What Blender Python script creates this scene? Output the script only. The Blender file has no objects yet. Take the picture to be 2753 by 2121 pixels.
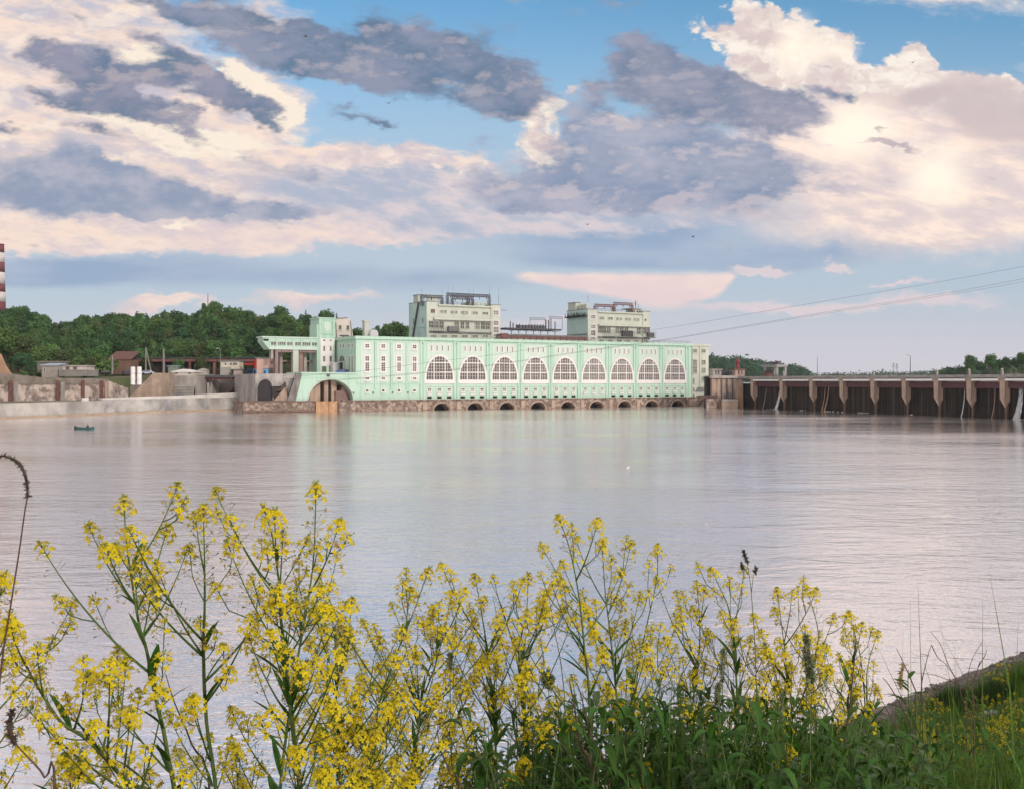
import bpy, bmesh, math, random
import numpy as np
from mathutils import Vector, Matrix
R = math.radians
C = bpy.context.scene.collection
SC = bpy.context.scene
random.seed(11)
RNG = np.random.default_rng(11)

# ------------------------------------------------------------------ camera
F_PX, CX, HZ, CAM_H = 2900.0, 1376.5, 1025.0, 10.5      # photo pixels, metres
cam_d = bpy.data.cameras.new('camera'); cam = bpy.data.objects.new('camera', cam_d); C.objects.link(cam)
cam.location = (0, 0, CAM_H); cam.rotation_euler = (R(90), 0, 0)
cam_d.sensor_width = 36.0; cam_d.lens = 36.0 * F_PX / 2753.0
cam_d.shift_y = -(1060.5 - HZ) / 2753.0
cam_d.clip_start = 0.05; cam_d.clip_end = 30000
SC.camera = cam

def at(px, py, Y):                       # a pixel of the photograph at a distance Y -> point in the place
    return Vector(((px - CX) / F_PX * Y, Y, CAM_H - (py - HZ) / F_PX * Y))
def ax(px, Y): return (px - CX) / F_PX * Y
def az(py, Y): return CAM_H - (py - HZ) / F_PX * Y

# ------------------------------------------------------------------ view and sun
SC.view_settings.view_transform = 'Standard'; SC.view_settings.look = 'None'
SC.view_settings.exposure = 0.0; SC.view_settings.gamma = 1.0
SC.cycles.max_bounces = 6; SC.cycles.transparent_max_bounces = 6
SC.cycles.diffuse_bounces = 3; SC.cycles.glossy_bounces = 3; SC.cycles.volume_bounces = 0
SC.cycles.use_denoising = True
SC.cycles.sample_clamp_indirect = 4.0

SUN_EL, SUN_AZ = R(24), R(142)           # azimuth clockwise from +Y (camera heading): right and behind
sun_d = bpy.data.lights.new('sun', 'SUN'); sun = bpy.data.objects.new('sun', sun_d); C.objects.link(sun)
sun_d.energy = 2.1; sun_d.angle = R(9); sun_d.color = (1.0, 0.91, 0.82)
sdir = Vector((math.sin(SUN_AZ) * math.cos(SUN_EL), math.cos(SUN_AZ) * math.cos(SUN_EL), math.sin(SUN_EL)))
sun.rotation_euler = (-sdir).to_track_quat('-Z', 'Y').to_euler()

# ------------------------------------------------------------------ sky
W = bpy.data.worlds.new('World'); SC.world = W; W.use_nodes = True
nt = W.node_tree; nt.nodes.clear()
def N(t, **kw):
    n = nt.nodes.new(t)
    for k, v in kw.items(): setattr(n, k, v)
    return n
def L(a, b): nt.links.new(a, b)
def sock(n, i, v):
    if v is None: return
    if hasattr(v, 'is_linked'): L(v, n.inputs[i])
    else: n.inputs[i].default_value = v
def M(op, a, b=None, c=None, clamp=False):
    n = N('ShaderNodeMath', operation=op, use_clamp=clamp); sock(n, 0, a); sock(n, 1, b); sock(n, 2, c); return n.outputs[0]
def VM(op, a, b=None):
    n = N('ShaderNodeVectorMath', operation=op); sock(n, 0, a); sock(n, 1, b); return n.outputs[0]
def sstep(x, lo, hi):
    n = N('ShaderNodeMapRange', interpolation_type='SMOOTHSTEP'); sock(n, 0, x)
    n.inputs[1].default_value = lo; n.inputs[2].default_value = hi; return n.outputs[0]
def mix(f, a, b):
    n = N('ShaderNodeMix', data_type='RGBA'); sock(n, 0, f)
    for i, v in ((6, a), (7, b)):
        if hasattr(v, 'is_linked'): L(v, n.inputs[i])
        else: n.inputs[i].default_value = (*v, 1)
    return n.outputs[2]
def noise(v, scale, detail=5, rough=0.5, lac=2.0, dist=0.0, col=False):
    n = N('ShaderNodeTexNoise', noise_dimensions='3D'); L(v, n.inputs['Vector'])
    n.inputs['Scale'].default_value = scale; n.inputs['Detail'].default_value = detail
    n.inputs['Roughness'].default_value = rough; n.inputs['Distortion'].default_value = dist
    n.inputs['Lacunarity'].default_value = lac
    return n.outputs[1 if col else 0]
def lin(r, g, b):
    f = lambda c: (c / 255 / 12.92) if c / 255 <= 0.04045 else ((c / 255 + 0.055) / 1.055) ** 2.4
    return (f(r), f(g), f(b))

tc = N('ShaderNodeTexCoord')
sp = N('ShaderNodeSeparateXYZ'); L(tc.outputs['Generated'], sp.inputs[0])
dy = M('MAXIMUM', sp.outputs[1], 0.22)
K = 1 / 1.2606
U = M('MULTIPLY_ADD', M('DIVIDE', sp.outputs[0], dy), 2.9 * K, 1.3765 * K)   # a chart of sky directions
V = M('MULTIPLY_ADD', M('DIVIDE', sp.outputs[2], dy), -2.9 * K, 1.025 * K)
cb = N('ShaderNodeCombineXYZ'); L(U, cb.inputs[0]); L(V, cb.inputs[1])
# keep noise finite everywhere by adding the direction itself as third coordinate
L(M('MULTIPLY', sp.outputs[1], 0.6), cb.inputs[2])
P0 = cb.outputs[0]
flat = VM('MULTIPLY', P0, (1, 1, 0))
str_ = VM('MULTIPLY', P0, (1.0, 1.9, 1.0))
skew = N('ShaderNodeMapping'); L(str_, skew.inputs[0]); skew.inputs['Rotation'].default_value = (0, 0, R(-24))
skewd = VM('MULTIPLY', skew.outputs[0], (0.8, 1.35, 1))
nA = noise(str_, 3.2, 4, 0.5, col=True)
nB = noise(str_, 13.0, 6, 0.55, col=True)
w1 = VM('MULTIPLY', VM('SUBTRACT', nA, (0.5, 0.5, 0.5)), (0.22, 0.12, 0))
w2 = VM('MULTIPLY', VM('SUBTRACT', nB, (0.5, 0.5, 0.5)), (0.085, 0.06, 0))
w3 = VM('MULTIPLY', VM('SUBTRACT', noise(str_, 42.0, 4, 0.6, col=True), (0.5, 0.5, 0.5)), (0.034, 0.026, 0))
WP = VM('ADD', VM('ADD', VM('ADD', flat, w1), w2), w3)            # warped chart for ragged clouds
WS = VM('ADD', flat, VM('MULTIPLY', w1, (0.6, 0.5, 0)))   # soft chart
# billows for the cumulus
vo = N('ShaderNodeTexVoronoi', feature='SMOOTH_F1', voronoi_dimensions='2D'); 
L(VM('ADD', flat, VM('ADD', VM('MULTIPLY', w2, (0.6, 0.8, 0)), VM('MULTIPLY', w3, (.8,.9,0)))), vo.inputs['Vector'])
vo.inputs['Scale'].default_value = 10; vo.inputs['Detail'].default_value = 3.0; vo.inputs['Roughness'].default_value = 0.6
vo.inputs['Smoothness'].default_value = 0.65
bil = vo.outputs['Distance']
vo2 = N('ShaderNodeTexVoronoi', feature='SMOOTH_F1', voronoi_dimensions='2D')
L(VM('ADD', VM('ADD', flat, VM('ADD', VM('MULTIPLY', w2, (0.6, 0.8, 0)), VM('MULTIPLY', w3, (.8,.9,0)))), (-0.012, 0.017, 0)), vo2.inputs['Vector'])
for k in ('Scale', 'Detail', 'Roughness', 'Smoothness'): vo2.inputs[k].default_value = vo.inputs[k].default_value
relief = M('SUBTRACT', vo2.outputs['Distance'], bil)      # lit from upper left / shaded below
n1 = noise(str_, 7.0, 8, 0.60)
n1b = noise(VM('ADD', str_, (0.018, 0.034, 0)), 7.0, 8, 0.60)
emb = M('SUBTRACT', n1b, n1)                              # darker below, lighter above
emf = sstep(emb, -0.10, 0.10)
shd = M('MULTIPLY_ADD', sstep(relief, -.15, .15), .45, M('MULTIPLY', emf, .55))
n2 = noise(skewd, 9.0, 9, 0.62)
nl = noise(VM('MULTIPLY', P0, (1, 4.5, 1)), 3.0, 6, 0.5)

def blobs(lst, P):
    acc = None
    for b in lst:
        x, y, rx, ry = b[:4]; rot = b[4] if len(b) > 4 else 0; w = b[5] if len(b) > 5 else 1.0
        m = N('ShaderNodeMapping', vector_type='TEXTURE'); L(P, m.inputs[0])
        m.inputs['Location'].default_value = (x / 1000, y / 1000, 0)
        m.inputs['Rotation'].default_value = (0, 0, R(rot)); m.inputs['Scale'].default_value = (rx / 1000, ry / 1000, 1)
        g = N('ShaderNodeTexGradient', gradient_type='SPHERICAL'); L(m.outputs[0], g.inputs[0])
        v = g.outputs[1]
        acc = M('MULTIPLY', v, w) if acc is None else M('MULTIPLY_ADD', v, w, acc)
    return acc
def layer(base, lst, P, colour, lo, hi, nz=None, amp=0.0, op=1.0):
    f = blobs(lst, P)
    if nz is not None: f = M('ADD', f, M('MULTIPLY', M('SUBTRACT', nz, 0.5), amp))
    m = sstep(f, lo, hi)
    if op != 1.0: m = M('MULTIPLY', m, op)
    return mix(m, base, colour), m

sky = N('ShaderNodeTexSky', sky_type='NISHITA'); sky.sun_disc = False
sky.sun_elevation = SUN_EL; sky.sun_rotation = SUN_AZ; sky.air_density = 1.0; sky.dust_density = 0.6; sky.ozone_density = 1.5
SKY_K = 0.075
blue = VM('MULTIPLY', sky.outputs[0], (SKY_K * 1.11, SKY_K * 1.78, SKY_K * 1.95))
# pale air towards the horizon
hz = sstep(V, -0.06, 0.52)
c = mix(M('MULTIPLY', hz, 0.92), blue, lin(186, 198, 213))
c = mix(M('MULTIPLY', sstep(V, 0.60, 0.78), 0.85), c, lin(216, 211, 219))
# clouds of the rest of the sky (overhead and behind)
away = M('SUBTRACT', 1.0, sstep(sp.outputs[1], 0.25, 0.55))
up = M('SUBTRACT', 1.0, sstep(V, -0.35, -0.10))
oth = M('MAXIMUM', away, up)
nd = noise(tc.outputs['Generated'], 3.0, 5, 0.55)
cother = mix(sstep(nd, 0.46, 0.66), tuple(v * 1.35 for v in lin(244, 230, 220)), lin(176, 182, 196))  # unseen clouds raised in brightness to add light to the scene
c = mix(M('MULTIPLY', oth, sstep(nd, 0.36, 0.48)), c, cother)

c, _ = layer(c, [(1650,-230,520,230,0,1.6),(2050,-120,420,190,0,1.4),(2400,100,260,300,0,1.2),(1300,-420,500,220,0,1.0)], WP, mix(sstep(n2,.36,.62), lin(232,214,210), tuple(1.3*v for v in lin(255,232,214))), .2, .9, n2, .8, 1.0)  # unseen clouds above the view, added to brighten the water's reflection
# ---- 1 bluish banks low over the horizon
c, _ = layer(c, [(1500,520,620,75,0,1.3),(1750,430,420,80,0,.7),(300,580,560,60,0,1.0),(900,600,420,45,0,.7),(1450,555,420,28,0,.8),(60,590,300,40,0,.6)], WS,
             mix(sstep(nl, .35, .65), lin(150,172,202), lin(176,190,210)), .12, .75, nl, .5, .92)
# ---- 2 warm sheets low left and around the middle
warm_n = mix(sstep(n2, .38, .62), lin(226,208,210), lin(250,226,214))
c, _ = layer(c, [(400,500,520,62,0,1.3),(130,505,300,48,0,1),(760,480,170,60,10,.9),(650,640,240,22,0,.7),(350,655,140,22,-6,1.0)], WP, warm_n, .10, .6, nl, .45, .95)
c, _ = layer(c, [(1700,662,420,26,0,.9),(2000,640,300,25,0,.8),(1590,573,95,17,0,1.3),(1760,567,50,16,12,1.2),(1150,690,520,26,0,.6),(1900,600,160,12,0,.8)], WP, lin(226,212,216), .2, .7, nl, .5, .9)
# anvil shaped pink cloud over the roofs
fA = M('ADD', blobs([(1425,600,160,95,0,2.0),(1330,592,260,55,0,1.5),(1485,600,70,50,0,1.0),(1180,592,160,26,0,.7)], WS), M('MULTIPLY', M('SUBTRACT', n1, .5), .5))
mA = M('MULTIPLY', .9, M('MULTIPLY', sstep(fA, .40, .95), sstep(M('ADD', V, M('MULTIPLY', M('SUBTRACT', n1, .5), .026)), .578, .592)))
c = mix(mA, c, mix(sstep(n1,.35,.68), lin(240,214,214), lin(253,228,216)))
# ---- 3 the bright mass on the left, pale peach
left_col = mix(sstep(n2, .36, .62), lin(206,198,208), lin(251,227,212)); left_col = mix(M('MULTIPLY', sstep(emb, .01, .14), .6), left_col, lin(255,240,224))
c, _ = layer(c, [(120,150,420,300,0,1.5),(380,300,360,150,20,1.3),(560,215,90,130,-10,.9),(780,370,330,85,4,1.5),(1010,385,190,60,0,1.1),(150,400,420,190,0,1.2),(600,400,380,110,5,1.2),(540,25,160,70,10,.8),(860,330,60,40,0,.6)], WP, left_col, .10, .78, n2, 1.15, 1.0)
# middle grey-white field under it
c, _ = layer(c, [(820,430,420,110,6,1.3),(1250,420,380,120,5,1.4),(1500,400,360,120,5,1.2),(1000,480,300,60,0,.7)], WP,
             mix(sstep(n2,.38,.62), lin(176,186,206), lin(222,210,214)), .28, .68, n2, .6, .95)
# ---- 4 right hand cumulus and glow
rc = mix(shd, lin(220,202,200), lin(255,245,233))
rc = mix(M('MULTIPLY', sstep(n1,.42,.70), .75), rc, lin(226,208,206))
fR = blobs([(1590,75,150,130,0,2.2),(1690,110,130,110,0,1.6),(1760,95,105,75,-12,1.5),(1700,190,210,110,0,1.8),(1900,150,110,80,0,1.5),(1955,125,60,75,0,1.5),(2080,215,190,85,0,2.0),(1900,260,330,150,0,2.4),(2180,260,180,120,0,2.),(1500,60,60,90,0,.6)], VM('ADD', flat, VM('MULTIPLY', w2, (.55,.8,0))))
fR = M('ADD', fR, M('MULTIPLY', M('SUBTRACT', .45, bil), 1.3))
mR = sstep(fR, .42, .80)
c = mix(mR, c, rc)
c, _ = layer(c, [(1900,340,480,170,8,1.6),(1750,330,280,120,0,1.),(2150,400,260,170,0,1.3),(1980,440,220,80,0,.9),(1950,500,420,80,0,.9),(1750,470,300,60,0,.6)], WP, mix(sstep(n2,.35,.6), tuple(1.08*v for v in lin(253,230,214)), lin(228,212,212)), .12, 1.05, n2, .55, 1.0)
c, _ = layer(c, [(2120,230,210,85,4,1.6),(2150,300,140,60,0,.8),(1960,215,110,26,-20,.9)], WS, lin(208,192,194), .15, 1.05, n1, .6, .85)
c, _ = layer(c, [(1826,285,150,105,0,1.5),(2005,375,120,110,20,1.3),(1700,100,70,110,10,1.2),(1780,110,70,45,-10,1.0)], WS, tuple(1.15*v for v in lin(255,240,222)), .15, 1.25, n1, .5, .92)
# bright torn column in the middle
fC = blobs([(1160,220,75,60,0,1.6),(1150,300,80,95,0,1.8),(1185,330,60,60,0,1.0),(1335,275,50,62,-24,1.5),(1290,238,52,30,10,1.3),(1225,190,40,26,0,1.0),(1000,365,80,42,-20,1.0),(1055,350,60,50,0,.8),(1250,400,55,18,40,.9),(1110,375,60,45,0,.9)], VM('ADD', flat, VM('MULTIPLY', w2, (.8,.8,0))))
fC = M('ADD', fC, M('MULTIPLY', M('SUBTRACT', .45, bil), 1.1))
c = mix(sstep(fC, .30, .80), c, mix(shd, lin(214,196,198), lin(255,244,228)))
fL = blobs([(760,335,110,48,0,1.5),(830,335,60,40,0,1.0),(690,345,90,45,0,1.0),(940,350,45,26,0,.9)], VM('ADD', flat, VM('MULTIPLY', w2, (.7,.8,0))))
fL = M('ADD', fL, M('MULTIPLY', M('SUBTRACT', .45, bil), 1.1))
c = mix(M('MULTIPLY', sstep(fL, .35, .85), .85), c, mix(shd, lin(222,206,208), lin(254,234,222)))
c, _ = layer(c, [(320,130,75,42,10,1.5),(530,190,110,46,38,1.5),(560,245,60,40,20,1.0),(430,170,60,28,40,.7),(300,270,260,50,20,.9),(480,300,160,38,10,.9),(390,475,80,26,0,.8)], WP, lin(255,240,222), .25, .62, n2, .5, .95)
# ---- 5 grey undersides
gsh = mix(sstep(n1, .36, .64), lin(100,124,152), lin(146,152,174)); gsh = mix(M('MULTIPLY', sstep(emb, 0.0, .13), .55), gsh, lin(196,184,190))
c, _ = layer(c, [(470,45,250,75,14,1.5),(640,110,280,85,13,1.8),(760,150,190,70,8,1.5),(880,95,150,85,10,1.3),(1010,130,180,70,16,1.4),(1090,180,130,60,24,1.4),(760,60,80,60,0,.8),(1050,60,80,45,0,.7),(1060,225,100,40,14,1.2),(960,190,110,45,10,.9),(720,240,90,22,8,.9),(790,255,50,15,10,.8),(330,20,120,30,25,.7)], WP, gsh, .18, .98, n2, 1.65, .97)
gsl = mix(sstep(n1, .36, .66), lin(92,120,150), lin(150,150,172)); gsl = mix(M('MULTIPLY', sstep(emb, 0.0, .13), .5), gsl, lin(206,188,190))
c, _ = layer(c, [(270,165,150,62,28,1.5),(420,185,150,60,28,1.6),(510,215,90,36,30,1.0),(270,225,190,52,26,1.1),(110,120,130,48,16,1.2),(90,115,70,26,20,.7),(180,215,140,40,18,.7),(540,255,60,24,20,.7),(40,130,80,35,0,.6),(20,280,60,20,0,.8),(60,25,50,18,0,.5),(330,90,120,34,24,.9),(200,280,150,26,20,.8),(330,245,120,34,26,.8),(90,200,100,30,14,.8),(160,45,100,24,28,.6)], WP, gsl, .24, .96, n2, 2.0, .96)
gsb = mix(sstep(n1, .38, .62), lin(138,154,182), lin(180,182,198))
c, _ = layer(c, [(200,385,330,62,8,1.6),(100,425,300,50,0,1.3),(400,435,280,42,4,1.3),(170,330,140,34,24,1.0),(620,455,150,28,0,.9),(560,350,180,26,10,.6),(690,375,120,24,10,.6)], WP, gsb, .14, .95, n2, 1.1, .94)
gsc = mix(sstep(n1, .36, .66), lin(116,132,160), lin(162,162,180)); gsc = mix(M('MULTIPLY', sstep(emb, 0.0, .13), .5), gsc, lin(198,188,196))
c, _ = layer(c, [(1380,120,130,60,10,1.2),(1450,170,170,75,10,1.6),(1560,215,190,75,14,1.8),(1660,250,130,50,14,1.5),(1330,190,120,40,10,.8),(1760,205,60,24,20,1.),(1810,212,30,20,0,1.0),(1420,255,140,70,0,1.2),(1250,205,80,40,10,1.1),(1640,190,120,50,14,.9),(1350,80,90,24,8,.7),(1310,20,90,22,5,.6),(1210,40,70,26,0,.5)], WP, gsc, .16, 1.0, n2, 1.5, .96)
gsd = mix(sstep(n1, .34, .68), lin(132,149,178), lin(178,180,198)); gsd = mix(M('MULTIPLY', sstep(emb, .0, .13), .55), gsd, lin(222,206,208))
c, _ = layer(c, [(1290,320,140,95,20,1.8),(1420,325,190,95,12,1.8),(1120,405,160,60,6,1.7),(1280,405,210,75,6,1.6),(1230,235,90,70,10,1.3),(1590,330,180,70,8,1.0),(1500,390,260,70,4,1.0),(1040,300,70,30,10,.6),(1560,320,220,50,8,1.0),(1700,390,260,45,5,.9),(1180,440,120,40,0,.9),(1480,450,300,50,0,.9)], WP, gsd, .14, .98, n2, 1.1, .94)
gr = lin(176,164,176)
c, _ = layer(c, [(1900,330,110,14,8,1.),(1870,300,60,14,20,.7),(1790,320,40,10,20,.6),(1880,290,30,10,0,.6)], WP, gr, .35, .75, n2, .6, .7)
bg = N('ShaderNodeBackground'); L(c, bg.inputs[0]); bg.inputs[1].default_value = 1.0
ow = N('ShaderNodeOutputWorld'); L(bg.outputs[0], ow.inputs[0])
W.cycles.sampling_method = 'MANUAL'; W.cycles.sample_map_resolution = 512

# ------------------------------------------------------------------ helpers: mesh collection, materials, tagging
class MB:
    def __init__(s): s.v = []; s.f = []
    def add(s, vs, fs):
        o = len(s.v); s.v.extend(tuple(p) for p in vs); s.f.extend(tuple(i + o for i in f) for f in fs); return s
    def box(s, x0, x1, y0, y1, z0, z1):
        return s.add([(x0,y0,z0),(x1,y0,z0),(x1,y1,z0),(x0,y1,z0),(x0,y0,z1),(x1,y0,z1),(x1,y1,z1),(x0,y1,z1)],
                     [(0,3,2,1),(4,5,6,7),(0,1,5,4),(1,2,6,5),(2,3,7,6),(3,0,4,7)])
    def prism(s, poly, y0, y1):            # outline in x,z pushed along y
        n = len(poly)
        a = sum(poly[i][0]*poly[(i+1)%n][1]-poly[(i+1)%n][0]*poly[i][1] for i in range(n))
        if a < 0: poly = poly[::-1]
        vs = [(x,y0,z) for x,z in poly] + [(x,y1,z) for x,z in poly]
        return s.add(vs, [tuple(range(n)), tuple(range(2*n-1,n-1,-1))] + [(i+n,(i+1)%n+n,(i+1)%n,i) for i in range(n)])
    def vprism(s, poly, z0, z1):           # outline in x,y pushed up
        n = len(poly)
        a = sum(poly[i][0]*poly[(i+1)%n][1]-poly[(i+1)%n][0]*poly[i][1] for i in range(n))
        if a < 0: poly = poly[::-1]
        z0f = z0 if callable(z0) else (lambda x,y: z0); z1f = z1 if callable(z1) else (lambda x,y: z1)
        vs = [(x,y,z0f(x,y)) for x,y in poly] + [(x,y,z1f(x,y)) for x,y in poly]
        return s.add(vs, [tuple(range(n-1,-1,-1)), tuple(range(n,2*n))] + [(i,(i+1)%n,(i+1)%n+n,i+n) for i in range(n)])
    def tube(s, pts, rad, n=6, cap=True):
        pts = [Vector(p) for p in pts]; m = len(pts)
        if not hasattr(rad, '__len__'): rad = [rad]*m
        up = Vector((0.31,0.17,0.93)); o = len(s.v)
        for i, p in enumerate(pts):
            d = (pts[min(i+1,m-1)] - pts[max(i-1,0)])
            if d.length < 1e-9: d = Vector((0,0,1))
            d.normalize(); a = d.cross(up)
            if a.length < 1e-3: a = d.cross(Vector((1,0,0)))
            a.normalize(); b = d.cross(a)
            for k in range(n):
                t = 2*math.pi*k/n; q = p + (a*math.cos(t)+b*math.sin(t))*rad[i]; s.v.append((q.x,q.y,q.z))
        for i in range(m-1):
            for k in range(n):
                s.f.append((o+i*n+k, o+i*n+(k+1)%n, o+(i+1)*n+(k+1)%n, o+(i+1)*n+k))
        if cap and n > 2:
            s.f.append(tuple(o+k for k in range(n-1,-1,-1))); s.f.append(tuple(o+(m-1)*n+k for k in range(n)))
        return s
    def bar(s, a, b, w, n=4): return s.tube([a,b], w, n)
    def lathe(s, prof, cx=0, cy=0, n=20):
        o = len(s.v); m = len(prof)
        for r, z in prof:
            for k in range(n):
                t = 2*math.pi*k/n; s.v.append((cx+r*math.cos(t), cy+r*math.sin(t), z))
        for i in range(m-1):
            for k in range(n): s.f.append((o+i*n+k, o+i*n+(k+1)%n, o+(i+1)*n+(k+1)%n, o+(i+1)*n+k))
        s.f.append(tuple(o+k for k in range(n-1,-1,-1))); s.f.append(tuple(o+(m-1)*n+k for k in range(n)))
        return s
    def build(s, name, mat=None, parent=None, smooth=False, loc=None):
        me = bpy.data.meshes.new(name); me.from_pydata(s.v, [], s.f); me.update()
        if smooth: me.polygons.foreach_set('use_smooth', [True]*len(me.polygons))
        o = bpy.data.objects.new(name, me); C.objects.link(o)
        if mat: me.materials.append(mat)
        if parent: o.parent = parent
        if loc is not None: o.location = loc
        return o
def np_mesh(name, verts, faces, mat, parent=None, smooth=False):      # numpy quads / tris
    me = bpy.data.meshes.new(name); nf, k = faces.shape
    me.vertices.add(len(verts)); me.vertices.foreach_set('co', np.asarray(verts, dtype=np.float32).ravel())
    me.loops.add(nf*k); me.loops.foreach_set('vertex_index', np.asarray(faces, dtype=np.int32).ravel())
    me.polygons.add(nf); me.polygons.foreach_set('loop_start', np.arange(0, nf*k, k, dtype=np.int32))
    me.update(calc_edges=True)
    if smooth: me.polygons.foreach_set('use_smooth', np.ones(nf, dtype=bool))
    o = bpy.data.objects.new(name, me); C.objects.link(o)
    if mat: me.materials.append(mat)
    if parent: o.parent = parent
    return o
def empty(name, loc=(0,0,0), rz=0.0):
    o = bpy.data.objects.new(name, None); C.objects.link(o); o.location = loc; o.rotation_euler = (0,0,rz)
    o.empty_display_size = 0.1; return o
def tag(o, label=None, cat=None, group=None, kind=None):
    if label: o['label'] = label
    if cat: o['category'] = cat
    if group: o['group'] = group
    if kind: o['kind'] = kind
    return o
def kids(o): return list(o.children)
def copy_tree(o, parent=None):
    c = o.copy(); C.objects.link(c)
    if parent: c.parent = parent
    for ch in kids(o): copy_tree(ch, c)
    return c

def mat(name, col, rough=0.8, col2=None, scale=1.0, amt=0.5, stain=None, stain_scale=(0.6,0.6,0.15), stain_amt=0.5,
        bump=0.0, bump_scale=None, metal=0.0, spec=0.3, trans=None, obj_rand=0.0, lo=0.4, hi=0.62, detail=6, vec='Object', island=0.0):
    m = bpy.data.materials.new(name); m.use_nodes = True; t = m.node_tree; n = t.nodes; b = n['Principled BSDF']
    b.inputs['Roughness'].default_value = rough; b.inputs['Metallic'].default_value = metal
    b.inputs['Specular IOR Level'].default_value = spec
    tcn = n.new('ShaderNodeTexCoord'); out = None
    def nz(sc, v3=None, d=detail, ro=0.6):
        nn = n.new('ShaderNodeTexNoise'); nn.inputs['Scale'].default_value = sc; nn.inputs['Detail'].default_value = d; nn.inputs['Roughness'].default_value = ro
        src = tcn.outputs[vec]
        if v3:
            mp = n.new('ShaderNodeMapping'); mp.inputs['Scale'].default_value = v3; t.links.new(src, mp.inputs[0]); src = mp.outputs[0]
        t.links.new(src, nn.inputs['Vector']); return nn.outputs[0]
    def mx(f, a, c2):
        k = n.new('ShaderNodeMix'); k.data_type = 'RGBA'; t.links.new(f, k.inputs[0])
        for i, v in ((6,a),(7,c2)):
            if hasattr(v, 'is_linked'): t.links.new(v, k.inputs[i])
            else: k.inputs[i].default_value = (*v, 1)
        return k.outputs[2]
    def rng(f, a, c2, o0=0.0, o1=1.0):
        k = n.new('ShaderNodeMapRange'); t.links.new(f, k.inputs[0]); k.inputs[1].default_value = a; k.inputs[2].default_value = c2
        k.inputs[3].default_value = o0; k.inputs[4].default_value = o1; return k.outputs[0]
    base = col
    if col2 is not None: base = mx(rng(nz(scale), lo, hi, 0, amt), col, col2)
    if stain is not None: base = mx(rng(nz(1.0, stain_scale), 0.5, 0.72, 0, stain_amt), base, stain)
    if obj_rand > 0 or island > 0:
        hs = n.new('ShaderNodeHueSaturation')
        if island > 0:
            g = n.new('ShaderNodeNewGeometry'); rnd = g.outputs['Random Per Island']; a_ = island
        else:
            g = n.new('ShaderNodeObjectInfo'); rnd = g.outputs['Random']; a_ = obj_rand
        t.links.new(rng(rnd, 0, 1, 1-a_, 1+a_), hs.inputs['Value'])
        t.links.new(rng(rnd, 0, 1, 0.5-a_*0.035, 0.5+a_*0.035), hs.inputs['Hue'])
        if hasattr(base, 'is_linked'): t.links.new(base, hs.inputs['Color'])
        else: hs.inputs['Color'].default_value = (*base, 1)
        base = hs.outputs[0]
    if hasattr(base, 'is_linked'): t.links.new(base, b.inputs['Base Color'])
    else: b.inputs['Base Color'].default_value = (*base, 1)
    if bump > 0:
        bp = n.new('ShaderNodeBump'); bp.inputs['Strength'].default_value = bump; bp.inputs['Distance'].default_value = 0.1
        t.links.new(nz(bump_scale or scale), bp.inputs['Height']); t.links.new(bp.outputs[0], b.inputs['Normal'])
    if trans:
        tr = n.new('ShaderNodeBsdfTranslucent'); ms = n.new('ShaderNodeMixShader'); ms.inputs[0].default_value = trans
        if hasattr(base, 'is_linked'): t.links.new(base, tr.inputs[0])
        else: tr.inputs[0].default_value = (*base, 1)
        t.links.new(b.outputs[0], ms.inputs[1]); t.links.new(tr.outputs[0], ms.inputs[2]); t.links.new(ms.outputs[0], n['Material Output'].inputs[0])
    return m
M_MINT = mat('mint_paint', (.42,.60,.495), .85, (.47,.62,.53), .12, .8, (.28,.43,.34), (.9,.9,.05), .6)
M_PANEL = mat('pale_mint_paint', (.54,.635,.58), .85, (.49,.63,.55), .10, .8, (.38,.49,.42), (.9,.9,.05), .55)
M_WHITE = mat('white_paint', (.72,.69,.68), .8, (.64,.61,.60), .4, .6)
M_CREAM = mat('cream_paint', (.51,.54,.47), .85, (.46,.50,.44), .15, .8, (.38,.37,.31), (.4,.4,.06), .55)
M_TEAL = mat('mint_side_paint', (.38,.60,.49), .85, (.34,.55,.45), .15, .7)
M_GLASS = mat('window_glass', (.115,.104,.098), .25, (.19,.172,.16), .8, .8, spec=.6, obj_rand=.45)
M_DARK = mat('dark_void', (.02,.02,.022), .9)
M_STEEL = mat('dark_steel', (.07,.075,.09), .6, (.12,.11,.12), .8, .7)
M_RUST = mat('rusty_red_steel', (.16,.065,.06), .7, (.22,.11,.09), .8, .8)
M_STONE = mat('brown_river_stone', (.155,.112,.092), .9, (.41,.33,.275), .8, 1.0, (.085,.055,.045), (.4,.4,.25), .75, .6, 1.2, lo=.44, hi=.62)
M_CONC = mat('concrete', (.42,.39,.36), .9, (.30,.275,.26), .16, .9, (.15,.135,.125), (.5,.5,.09), .7, .4, .8)
M_CONCP = mat('pale_concrete', (.48,.45,.42), .9, (.30,.285,.275), .14, 1.0, (.18,.17,.165), (.22,.22,.12), .8, .3, .8)
M_PIER = mat('tan_concrete', (.44,.33,.26), .9, (.35,.26,.21), .3, .9, (.14,.10,.08), (.9,.9,.10), .8, .4, .8)
M_ROOF = mat('roof_felt', (.16,.17,.17), .9, (.24,.25,.24), .2, .8)

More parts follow.
